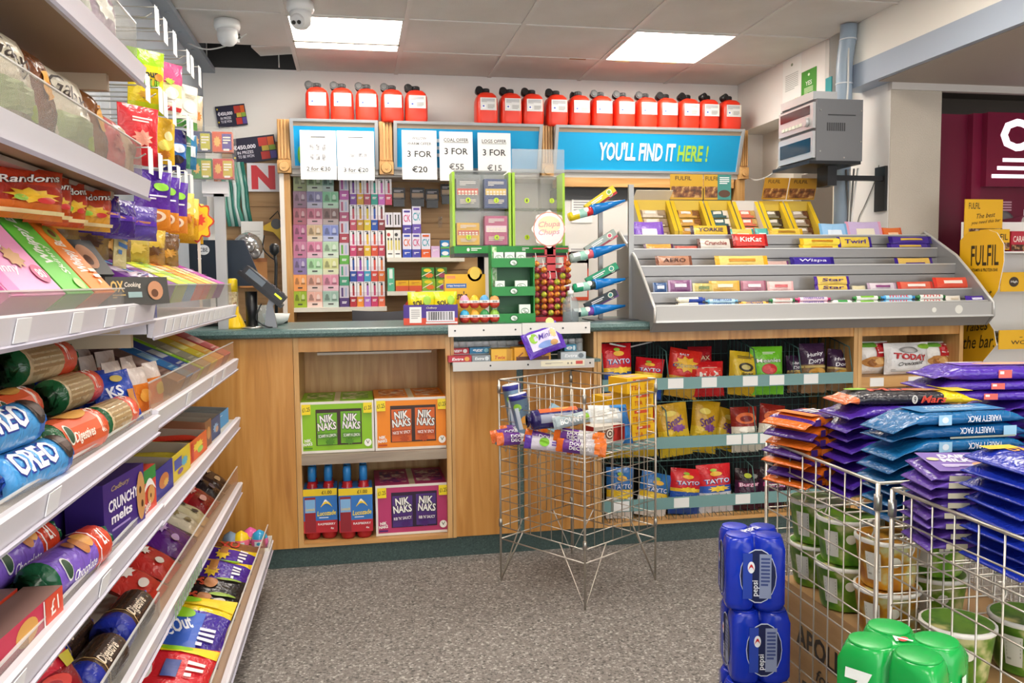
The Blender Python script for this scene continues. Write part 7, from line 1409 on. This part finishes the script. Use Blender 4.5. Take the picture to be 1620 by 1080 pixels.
FAN = [(2.0, 2.12, '#6a1f8c', '#8a3fae', 'purple', '#e6d8f0'), (2.13, 2.17, '#2a94d0', '#2a94d0', 'blue edged', '#bfe6f4'), (2.19, 2.31, '#7a2a94', '#5a1a7c', 'violet', '#e0c8e8'), (2.33, 2.47, '#c8d41c', '#9fc02c', 'lime green', '#f2f4c0'), (2.48, 2.60, '#a8ce2c', '#5aa8cc', 'lime and blue', '#e6f2b0'), (2.62, 2.74, '#f0a01c', '#e0603c', 'orange', '#f6d8a0'), (2.76, 2.86, '#e8c83c', '#d8503c', 'yellow', '#f6ecb0'), (2.88, 2.98, '#d8c08c', '#b89a5c', 'tan', '#f0e4c8'), (3.0, 3.14, '#b82ca8', '#8c1c84', 'magenta', '#f0c8ec')]
for k, (a, b, h1, h2, nm, h3) in enumerate(FAN):
    lean('chew_carton', a, b, .26, .055, -.47, S3F+.035, 1.16, h1, h2, [('r', .5, .35+.05*(k % 3), .8, .12, h3), ('r', .5, .75, .9, .1, h2), ('l', .5, .14, .6, .1, h3, 2)]+[('r', .5, .9-.09*j, 1, .012, h2) for j in range(8)], '%s chew carton sloping on the far third shelf, %s from the near end' % (nm, ORD[k]), 'sweet carton')
o = pillow('sweet_stick_pack', .05, .19, .012, [(.7, '#d8c88c'), (1, '#c86a7c')], None, 'tb', 540, .1, 6, 10, [('l', .5, .5, .7, .4, '#4a7ab0', 4)]); o.location = (-.55, 2.12, S3F+.09); o.rotation_euler = (-.1, .25, 1.2); tag(o, 'upright pink tipped sweet stick standing among the chew cartons', 'sweet pack')
for k in range(6):
    o = pillow('foil_sweet_pack', .1, .05, .02, [(.5, '#d8c8d4'), (1, '#b87a8c')], None, 'lr', 545+k, .1, 8, 6, [('l', .5, .5, .6, .4, '#5a4a8c', 2)]); o.location = (-.48, 2.06+.03*k, S3F+.06+.012*(k % 3)); o.rotation_euler = (-.9, 0, 1.3+.1*k); tag(o, 'small silvery sweet pack heaped at the near end of the far third shelf, %s' % ORD[k], 'sweet pack')
# third shelf hanging row under shelf two
for k, (a, b, cols, nm) in enumerate(((yp(-6, 1.33, -.52), yp(62, 1.33, -.52), [(.3, '#d8702c'), (.7, '#a8301c'), (1, '#c83c1c')], 0), (yp(56, 1.33, -.52), yp(86, 1.33, -.52), [(.4, '#c8501c'), (1, '#b8341c')], 0), (yp(84, 1.33, -.52), yp(112, 1.33, -.52), [(.4, '#c8501c'), (1, '#b8341c')], 0), (yp(106, 1.33, -.52), yp(147, 1.33, -.52), [(.4, '#e8a83c'), (1, '#c8401c')], 0), (yp(142, 1.33, -.52), yp(168, 1.33, -.52), [(1, '#3a1c80')], 1), (yp(165, 1.33, -.52), yp(192, 1.33, -.52), [(1, '#42208c')], 1), (yp(190, 1.33, -.52), yp(222, 1.33, -.52), [(1, '#5c48a0')], 1))):
    it = [('t', 'Randoms', .5, .78, .8, .16, '#3a1410', .1, .2, .05), ('t', 'Randoms', .5, .78, .76, .14, '#f6f0e6', .1, .2, .015), ('s', .5, .45, .7, .3, '#e8b82c'), ('e', .35, .4, .2, .12, '#8fc23c'), ('e', .65, .38, .22, .12, '#d83c3c'), ('r', .5, .15, .9, .08, '#f0d8a0')] if nm == 0 else [('r', .6, .5, .5, .14, '#6a3cc0'), ('l', .6, .5, .4, .1, '#e8a06c', 1), ('e', .3, .3, .1, .08, '#e6e0f0')]
    hung(.5*(a+b), 1.372, max(.1, b-a)*1.02, .082, cols, it, ['orange jelly sweet bag hung below the second shelf, %s of four' % nth(k, 4, 'left', 'right'), 'dark purple chocolate bag hung below the second shelf, %s of three' % ['left', 'middle', 'right'][max(0, k-4)]][nm], X=-.52, rz=1.15, seed=560+k, d=.045)
tag(MB().box(-.56, -.5, 1.0, 1.94, 1.366, 1.374).build('hang_rail', mat('#b9b6b0', .3, .5)), 'metal hanging rail under the second shelf', 'rail')
# second shelf: chocolate pouches behind the ribbed riser
S2N = 1.403
PCH = [(yp(-12, 1.47), yp(58, 1.47), '#cfc6b0', 'Galaxy', 'cream'), (yp(59, 1.47), yp(86, 1.47), '#6a3c20', '', 'brown'), (yp(87, 1.47), yp(148, 1.47), '#d4ccb8', 'Galaxy', 'cream'), (yp(149, 1.47), yp(168, 1.47), '#7a4a24', '', 'brown'), (yp(169, 1.47), yp(196, 1.47), '#c8484c', '', 'red'), (yp(197, 1.47), yp(208, 1.47), '#b89a7c', '', 'tan')]
for k, (a, b, hx, tx, nm) in enumerate(PCH):
    it = [('t', tx, .48, .68, .8, .26, '#2a1c14', -.12, .4, .006), ('r', .5, .3, 1, .3, '#9fae7c'), ('e', .75, .2, .3, .16, '#a8c43c')] if tx else [('e', .5, .6, .6, .3, '#d8a04c' if nm == 'brown' else '#e07a74'), ('t', '5', .6, .7, .14, .2, '#c8842c')] if nm == 'brown' else [('s', .5, .5, .6, .3, '#d8746c' if nm == 'red' else '#8a5a3c')]
    o = pillow('chocolate_pouch', b-a, .15 if k < 4 else .125, .05, [(1, hx)], None, 'tb', 580+k, .06, 12, 12, it); o.location = (-.478, .5*(a+b), S2N); o.rotation_euler = (-.16, 0, PI/2-.06); tag(o, '%s chocolate pouch behind the ribbed riser, %s of the six' % (nm, nth(k, 6, 'left', 'right')), 'chocolate pouch')
for k, (Y, hx) in enumerate(((1.6, '#5a4ab0'), (1.68, '#c83424'), (1.76, '#d84c1c'), (1.83, '#c8342c'), (1.9, '#e0802c'))):
    o = pillow('chocolate_pouch', .085, .17, .04, [(.5, hx), (1, '#8c2418' if k else '#4a3a94')], None, 'tb', 590+k, .06, 10, 12, [('s', .5, .5, .6, .3, '#e8a84c'), ('r', .3, .75, .3, .16, '#e6c81c')]); o.location = (-.6, Y, S2N); o.rotation_euler = (-.1, 0, 1.2); tag(o, '%s sweet bag in the back row of the second shelf, %s' % (['violet', 'red', 'orange', 'scarlet', 'amber'][k], nth(k, 5, 'left', 'right')), 'sweet bag')
for k in range(7):
    o = pillow('top_shelf_bag', .15, .2, .05, [(.6, ['#7fa894', '#c9d0c4', '#8c6a8c', '#5a8a5c'][k % 4]), (1, ['#e6e8e0', '#4f8a6c', '#d8d0c8', '#c8c4b0'][k % 4])], None, 'tb', 600+k, .07, 8, 8, [('s', .5, .5, .6, .3, '#e6e6dc')]); o.location = (-.5, .9+.16*k, 1.643); o.rotation_euler = (-.1, 0, 1.4); tag(o, 'pale snack bag behind the ribbed riser of the top shelf, %s' % nth(k, 7, 'left', 'right'), 'snack bag')
# fourth shelf: rolls and bags
S4 = .89
def rollY(X, Y, z, L_, r, cols, items, label, cat='biscuit roll', rz=PI/2, twist=True):
    o = roll('biscuit_roll', L_, r, cols, None, items, twist); o.location = (X, Y, z); o.rotation_euler = (0, 0, rz); return tag(o, label, cat)
ORE = [(.06, '#1c4ab0'), (.8, '#4a9ad8'), (1, '#2a6cc4')]
ORI = [('t', 'OREO', .4, .5, .6, .5, '#1c3a9c', .0, 0, .08), ('t', 'OREO', .4, .5, .58, .44, '#f4f6fa', .0, 0, .03), ('e', .84, .55, .16, .6, '#2a1f1c'), ('e', .84, .55, .1, .36, '#4a3a34')]
DIG = [(.14, '#1f5a34'), (.86, '#d8502c'), (1, '#1f5a34')]
DII = [('r', .5, .5, .66, 1, '#d85a30'), ('e', .24, .42, .1, .34, '#f4f0e4'), ('e', .24, .42, .085, .28, '#1f4a30'), ('t', 'Digestives', .45, .32, .34, .2, '#f6f0e2', 0, .2, .02), ('e', .55, .8, .4, .4, '#d8a04c'), ('t', 'HIT', .79, .5, .07, .5, '#f4f0e4')]
BIS = [(.1, '#1f5a34'), (.68, '#d0b890'), (.86, '#d84a2c'), (1, '#1f5a34')]
BII = [('l', .4, .5, .5, .9, '#a88a5c', 9), ('t', 'HIT', .77, .5, .1, .5, '#f6ece0')]
rollY(-.475, 1.3, S4, .2, .032, ORE, ORI, 'blue sandwich biscuit roll at the front left of the fourth shelf', 'biscuit roll', PI/2-.12)
rollY(-.495, 1.25, S4+.062, .2, .032, ORE, ORI, 'blue sandwich biscuit roll lying on the front left one', 'biscuit roll', PI/2-.12)
rollY(-.56, 1.24, S4+.12, .2, .03, ORE, ORI, 'uppermost blue sandwich biscuit roll on the fourth shelf', 'biscuit roll', PI/2-.1)
rollY(-.485, 1.5, S4, .24, .038, DIG, DII, 'red and green digestive roll at the front of the fourth shelf', 'biscuit roll', PI/2-.08)
rollY(-.482, 1.745, S4, .2, .034, BIS, BII, 'green tipped biscuit roll at the shelf front right of the digestive roll', 'biscuit roll', PI/2-.05)
rollY(-.55, 1.74, S4+.055, .22, .034, BIS, BII, 'green tipped biscuit roll in the second layer', 'biscuit roll', PI/2-.06)
rollY(-.62, 1.78, S4+.02, .22, .034, BIS, BII, 'green tipped biscuit roll behind the blue bags', 'biscuit roll', PI/2-.06)
rollY(-.59, 1.69, S4+.115, .24, .036, BIS, BII, 'topmost green tipped biscuit roll on the fourth shelf', 'biscuit roll', PI/2-.1)
rollY(-.57, 1.47, S4+.05, .22, .036, DIG, DII, 'red and green digestive roll in the back row', 'biscuit roll')
rollY(-.66, 1.42, S4+.11, .24, .036, [(1, '#28205c')], [('l', .5, .5, .4, .3, '#6a64a4', 2)], 'navy biscuit roll at the top of the back row', 'biscuit roll')
for k, (X, Y) in enumerate(((-.485, 1.865), (-.545, 1.885), (-.605, 1.87))):
    o = pillow('biscuit_bag', .1, .115, .05, [(1, ['#2448b0', '#1c3a9c', '#2a4cb8'][k])], None, 'tb', 620+k, .08, 10, 10, [('t', 'KS', .34, .62, .3, .2, '#eef2fa', 0, 0, .03), ('r', .7, .4, .24, .4, '#c8843c'), ('l', .35, .4, .3, .08, '#dfe6f6', 2), ('e', .5, .85, .3, .14, '#c8b04c')]); o.location = (X, Y, S4); o.rotation_euler = (-.3, .1*(k-1), .95); tag(o, 'royal blue biscuit bag at the end of the near fourth shelf, %s of three' % ['front', 'right', 'rear'][k], 'biscuit bag')
S4F = .899
for k in range(8):
    o = pillow('candy_bag', .075, .1, .03, [(.6, ['#e8842c', '#f0a84c', '#d8602c', '#e6c83c'][k % 4]), (1, '#e6d6cc')], None, 'tb', 630+k, .1, 8, 8, [('e', .5, .35, .5, .3, ['#f0b04c', '#c8d43c', '#e8642c'][k % 3])]); o.location = (-.48-.06*(k % 4), 1.99+.035*k, S4F+.0+.012*(k % 4)); o.rotation_euler = (-.15, 0, 1.25+.1*(k % 3)); tag(o, 'small clear bag of orange jelly sweets on the far fourth shelf, %s' % nth(k, 8, 'near', 'far').replace('nearmost', 'nearest').replace('farmost', 'farthest'), 'sweet bag')
FAN4 = [(2.25, 2.36, '#8a6a60', '#6a4a44', 'brown', '#b89a90'), (2.37, 2.46, '#2a84d0', '#1c5aa8', 'blue', '#a8d4f0'), (2.47, 2.58, '#1f4aa8', '#8a9ab0', 'navy and silver', '#c9d0d8'), (2.59, 2.63, '#8fd01c', '#7ab81c', 'lime', '#d8f0a0'), (2.64, 2.76, '#9a9a84', '#7a7a68', 'grey', '#c8c8b4'), (2.77, 2.89, '#d8c81c', '#b8a81c', 'yellow', '#f0e890'), (2.9, 3.02, '#f0b83c', '#e08a2c', 'amber', '#f6dc9c'), (3.04, 3.18, '#c8343c', '#a0242c', 'red', '#f0b8b4')]
for k, (a, b, h1, h2, nm, h3) in enumerate(FAN4):
    lean('chew_carton', a, b, .3, .04, -.462, S4F, 1.12, h1, h2, [('r', .5, .4, .7, .16, h3), ('r', .5, .8, .9, .08, h2), ('l', .5, .15, .6, .1, h3, 2)], '%s sweet carton sloping on the far fourth shelf, %s from the near end' % (nm, ORD[k]), 'sweet carton')
lean('freshers_carton', 2.02, 2.22, .3, .05, -.6, S4F, 1.0, '#4a7a34', '#38602a', [('t', 'FRESHERS', .5, .5, .8, .3, '#a8342c', 0, 0, .03)], 'dark green sweet carton at the back of the far fourth shelf', 'sweet carton')
# fifth shelf
S5, S5F = .69, .678
CRM = [('t', 'Cadbury', .4, .86, .44, .1, '#b8a06c', 0, .3), ('t', 'CRUNCHY', .46, .62, .72, .18, '#f4f0fa', 0, 0, .03), ('t', 'melts', .4, .42, .5, .16, '#f4f0fa', 0, 0, .03), ('l', .4, .24, .5, .06, '#a890d0', 1)]
o = carton('cookie_carton', .2, .125, .07, '#3c1f7c', '#2f1866', None, None, CRM+[('e', .88, .5, .22, .8, '#c8945c'), ('e', .86, .6, .06, .12, '#4a2a18'), ('e', .9, .36, .06, .12, '#4a2a18')]); o.location = (-.49, 1.735, S5); o.rotation_euler = (0, 0, PI/2-.12); tag(o, 'purple cookie carton with white lettering on the fifth shelf', 'biscuit carton')
for k in range(3):
    o = carton('cookie_carton', .15, .125, .06, '#33196c', '#2a1458', None, None, [('r', .3, .7, .3, .2, '#8a7ab4')]); o.location = (-.58-.07*k, 1.64-.02*k, S5); o.rotation_euler = (0, 0, PI/2-.2); tag(o, 'dark purple cookie carton behind the lettered one, %s row' % ['second', 'third', 'rear'][k], 'biscuit carton')
o = carton('cookie_carton', .1, .1, .07, '#d84a34', '#b8341f', None, None, [('r', .5, .86, 1, .28, '#1f8a3c'), ('v', .5, .62, .9, .3, '#f2f0ea'), ('e', .6, .42, .5, .4, '#d8a05c'), ('e', .56, .4, .1, .1, '#5a3420'), ('t', 'Oaties', .3, .24, .44, .2, '#f6f0e4', .2, .2)]); o.location = (-.483, 1.892, S5); o.rotation_euler = (0, 0, PI/2-.06); tag(o, 'red and green cookie carton at the end of the near fifth shelf', 'biscuit carton')
PDG = [(.12, '#1f5a3c'), (.66, '#7a5ac0'), (.9, '#d8482c'), (1, '#1f5a3c')]
PDI = [('e', .22, .4, .1, .4, '#f4f0f4'), ('e', .22, .4, .085, .33, '#2a4a34'), ('t', 'Chocolate', .44, .22, .34, .16, '#f4f0fa', 0, .3, .01), ('e', .52, .6, .12, .4, '#b8743c'), ('e', .6, .66, .12, .4, '#d89a4c'), ('e', .42, .7, .08, .2, '#8a5030'), ('r', .68, .5, .015, 1, '#f4f0f4'), ('t', '£1', .78, .5, .08, .3, '#f6f0e8')]
rollY(-.48, 1.465, S5, .25, .036, PDG, PDI, 'violet chocolate biscuit roll at the front of the fifth shelf', 'biscuit roll', PI/2-.1)
rollY(-.56, 1.45, S5+.02, .24, .036, PDG, PDI, 'violet chocolate biscuit roll in the second row', 'biscuit roll', PI/2-.12)
rollY(-.64, 1.4, S5+.01, .24, .036, PDG, PDI, 'violet chocolate biscuit roll in the third row', 'biscuit roll', PI/2-.12)
for k in range(3):
    o = carton('wafer_pack', .2, .045, .055, '#c83454', '#a02040', '#8a6a64', None, [('e', .4, .5, .34, .8, '#d8a04c'), ('r', .84, .5, .3, 1, '#d84a2c'), ('t', '£1', .84, .6, .14, .5, '#f6f0e8', .1), ('r', .66, .5, .02, 1, '#f4f0ea')]); o.location = (-.478-.062*k, 1.235, S5+.0); o.rotation_euler = (0, 0, PI/2-.06); tag(o, 'raspberry and orange wafer pack on the fifth shelf, %s row' % ['front', 'second', 'third'][k], 'biscuit pack')
RB = [(2.02, 2.2, .09, '#2a2a8c', 'blue', [('e', .5, .5, .5, .5, '#c8783c'), ('s', .6, .4, .3, .3, '#e0b04c')]), (2.22, 2.42, .085, '#d8c02c', 'yellow', [('r', .3, .6, .4, .4, '#3a4aa8'), ('s', .65, .5, .4, .4, '#4aa8c8'), ('e', .4, .25, .3, .2, '#6a3a8c')]), (2.43, 2.68, .075, '#e0642c', 'red and yellow', [('s', .5, .6, .6, .5, '#f0d03c'), ('e', .6, .35, .3, .3, '#8fc23c'), ('r', .2, .5, .1, .8, '#c82c24')]), (2.69, 2.78, .1, '#8a5a3c', 'brown', [('e', .5, .5, .6, .5, '#c88a4c')]), (2.79, 2.95, .085, '#3a4a78', 'slate blue', [('s', .5, .5, .6, .5, '#8ab0d8'), ('e', .6, .4, .3, .3, '#c89a7c')]), (2.99, 3.2, .065, '#4a9fd8', 'sky blue', [('l', .5, .8, .5, .08, '#dff0fa', 1)])]
for k, (a, b, h, hx, nm, it) in enumerate(RB):
    o = tray('sweet_tray', b-a, h, .22 if k < 5 else .2, hx, '#a89a88' if k < 5 else '#8a8a86', None, it, h*.8, .0025, h); o.location = (-.47-.105, .5*(a+b), S5F); o.rotation_euler = (0, 0, PI/2-.03); tag(o, '%s open sweet tray on the far fifth shelf, %s from the near end' % (nm, ORD[k]), 'tray')
    for j in range(4):
        b_ = pillow('sweet_bar', .15, .03, .016, [(1, ['#3a4ab0', '#c8b43c', '#d8402c', '#2a1c18', '#6a7a9c', '#8a8a86'][k])], None, 'lr', 650+k*5+j, .1, 6, 5); b_.location = (-.56-.0*j, a+.02+(b-a-.04)*j/3, S5F+.02+.012*(j % 2)); b_.rotation_euler = (-1.2, 0, .0); tag(b_, 'small bar inside the %s tray on the far fifth shelf, %s' % (nm, nth(j, 4, 'near', 'far').replace('nearmost', 'nearest').replace('farmost', 'farthest')), 'sweet bar')
o = carton('bulb_carton', .32, .16, .03, '#6a6238', '#26201c', None, None, [('e', .3, .36, .14, .3, '#cfc49a'), ('e', .42, .3, .14, .3, '#d8cfa8'), ('e', .36, .54, .14, .28, '#c9be92'), ('r', .94, .5, .12, 1, '#26201c'), ('r', .86, .5, .05, 1, '#b8ac74')]); o.location = (-.715, 2.86, S5F); o.rotation_euler = (0, 0, PI/2); tag(o, 'tall olive carton with pale round picture on the far fifth shelf', 'carton')
# sixth shelf
S6, S6F = .437, .43
DKD = [(.3, '#1f2f9c'), (.86, '#4a3428'), (1, '#1f2f9c')]
DKI = [('l', .6, .5, .5, .9, '#2f2018', 8), ('t', 'Digestive', .52, .55, .4, .24, '#e6d8c4', 0, .3, .02), ('r', .31, .5, .012, 1, '#d8b87c')]
rollY(-.495, 1.83, S6, .2, .042, DKD, DKI, 'dark chocolate digestive roll in blue wrapper on the sixth shelf', 'biscuit roll', PI/2-.05)
rollY(-.49, 1.61, S6, .19, .04, DKD, DKI, 'dark chocolate digestive roll, nearer one on the sixth shelf', 'biscuit roll', PI/2-.05)
rollY(-.59, 1.72, S6+.0, .22, .042, DKD, DKI, 'dark chocolate digestive roll in the back row of the sixth shelf', 'biscuit roll', PI/2-.05)
for k in range(6):
    o = pillow('chocolate_pouch', .17, .16, .05, [(.3, '#b8202c'), (.75, '#8c1420'), (1, '#c8283c')], None, 'tb', 690+k, .08, 12, 12, [('e', .5, .62, .5, .24, '#d8453c'), ('e', .5, .62, .3, .14, '#a81c28'), ('t', 'Malts', .5, .28, .6, .14, '#f4ece4', .2, .3, .02), ('r', .85, .8, .2, .14, '#c8b82c')]); o.location = (-.478-.08*(k % 2), 1.15+.065*k, S6); o.rotation_euler = (-.4, 0, 1.25); tag(o, 'red malt chocolate pouch on the sixth shelf, %s of six' % nth(k, 6, 'near', 'far').replace('nearmost', 'nearest').replace('farmost', 'farthest'), 'chocolate pouch')
F6 = [(1.99, 2.14, [(1, '#c8342c')], 'red rimmed', '#f0e6e0'), (2.16, 2.30, [(1, '#c02c28')], 'red', '#f2ece4'), (2.33, 2.52, [(1, '#5a1f80')], 'plum', '#c8a8e0'), (2.55, 2.64, [(1, '#d8d0b8')], 'cream', '#8a7a4c'), (2.66, 2.74, [(1, '#cfc6a0')], 'ivory', '#4a3a2c'), (2.76, 2.94, [(.4, '#8c1420'), (1, '#b01c24')], 'crimson', '#e6b0a8'), (2.96, 3.06, [(1, '#201a20')], 'black', '#6a6070'), (3.08, 3.2, [(.5, '#3a241c'), (1, '#5a3a2c')], 'dark brown', '#d8b88c')]
for k, (a, b, cols, nm, c2) in enumerate(F6):
    o = pillow('chocolate_pouch', b-a, .2, .045, cols, None, 'tb', 700+k, .06, 12, 10, [('s', .5, .5, .5, .2, c2), ('l', .5, .75, .5, .1, c2, 2), ('e', .4, .25, .3, .12, c2)]); o.location = (-.475, .5*(a+b), S6F+.01); o.rotation_euler = (-1.05, 0, PI/2-.05); tag(o, '%s chocolate pouch leaning on the far sixth shelf, %s from the near end' % (nm, ORD[k]), 'chocolate pouch')
# bottom shelf
S7 = .2
B7 = [(1.95, 2.14, [(.16, '#e8c81c'), (1, '#c8202c')], [('r', .5, .88, 1, .16, '#e8d01c'), ('e', .62, .88, .3, .12, '#8fce1c'), ('e', .28, .42, .42, .5, '#f0ece8'), ('r', .28, .45, .34, .06, '#c8202c', .5), ('r', .28, .38, .34, .06, '#c8202c', .5), ('r', .64, .5, .14, .3, '#3a4a8c'), ('l', .85, .5, .16, .3, '#f4e8e4', 3)], 'red wafer multipack with yellow stripe'),
      (2.17, 2.42, [(.7, '#3a1f90'), (1, '#e8c81c')], [('r', .5, .4, .5, .5, '#2a5ac0'), ('t', 'TimeOut', .45, .4, .44, .2, '#f2f4fa', .6, .2, .03), ('r', .5, .88, 1, .2, '#e8c81c'), ('e', .5, .62, .3, .16, '#8fce1c'), ('e', .5, .88, .3, .14, '#8fce1c'), ('l', .82, .3, .16, .3, '#e0dcf0', 4)], 'purple and blue bar multipack with yellow top'),
      (2.48, 2.58, [(1, '#1c181c')], [('t', 'Mars', .38, .5, .36, .4, '#c8482c', .5, .3, .03), ('e', .62, .6, .16, .4, '#b87a4c'), ('e', .8, .8, .3, .16, '#8fae3c'), ('e', .8, .5, .14, .3, '#c9c4bc')], 'black caramel bar multipack, nearer one'),
      (2.59, 2.70, [(1, '#231e22')], [('t', 'Mars', .38, .5, .36, .4, '#c8482c', .5, .3, .03), ('e', .62, .6, .16, .4, '#b87a4c'), ('e', .8, .85, .3, .14, '#8fae3c')], 'black caramel bar multipack, farther one'),
      (2.72, 2.85, [(.8, '#4a2494'), (1, '#e8c81c')], [('s', .56, .4, .2, .5, '#e8c02c'), ('r', .56, .6, .1, .4, '#b87a3c'), ('e', .7, .88, .3, .18, '#8fce1c'), ('l', .85, .4, .1, .5, '#efe8f6', 4)], 'purple twist bar multipack with green sticker'),
      (2.87, 2.99, [(.8, '#4a2494'), (1, '#e8c81c')], [('s', .6, .5, .2, .5, '#e8c02c'), ('r', .6, .7, .1, .4, '#b87a3c'), ('l', .85, .5, .1, .6, '#efe8f6', 4)], 'purple twist bar multipack beyond the stickered one'),
      (3.01, 3.09, [(1, '#8a5a38')], [('t', 'XO', .62, .5, .3, .5, '#d8402c', .5, .3, .03)], 'brown biscuit multipack below the toy eggs')]
for k, (a, b, cols, it, nm) in enumerate(B7):
    o = pillow('chocolate_multipack', .27, (b-a)*1.12, .04, cols, None, 'lr' if False else 'tb', 720+k, .05, 14, 10, it)
    o.location = (-.50, a, S7+.035); o.rotation_euler = (-1.35, .0, 0.0); o.rotation_euler = (-(PI/2-.25), .22, 0); tag(o, nm+' on the bottom far shelf', 'chocolate pack')
for k, (px, py, c1_, c2_, nm) in enumerate(((365, 866, '#8aa0b8', '#c9cfd6', 'grey'), (382, 866, '#f0c81c', '#e6708c', 'yellow and pink'), (396, 866, '#d85a9c', '#f0d03c', 'magenta'), (411, 866, '#3a9fd0', '#d86aa0', 'blue and pink'))):
    p = atY(px, py, 3.16+.025*(k == 2)); e = tag(MB().lathe([(.004, 0, 1), (.026, .006, 1), (.032, .026, 1), (.03, .042, 0), (.022, .06, 0), (.003, .072, 0)], 16).build('toy_egg', [mat(c1_, .2), mat(c2_, .2)], None, (p.x, 3.16+.04*(k == 2), S7+.004)), '%s toy egg at the end of the bottom shelf' % nm, 'toy egg')
    printed(e, lambda u, v, q: (.032*math.sin((u-.5)*1.6), -.0325*math.cos((u-.5)*1.6)-.0004*q, .012+v*.03), [('r', .5, .5, .6, .6, '#e6eef4'), ('e', .5, .5, .3, .4, c1_)], 'egg_print')
tr7 = tag(tray('egg_tray', .18, .03, .12, '#d8d4cc', '#efece6', None, None, .02), 'white card tray around the toy eggs', 'tray'); tr7.location = (atY(388, 868, 3.16).x, 3.17, S7)
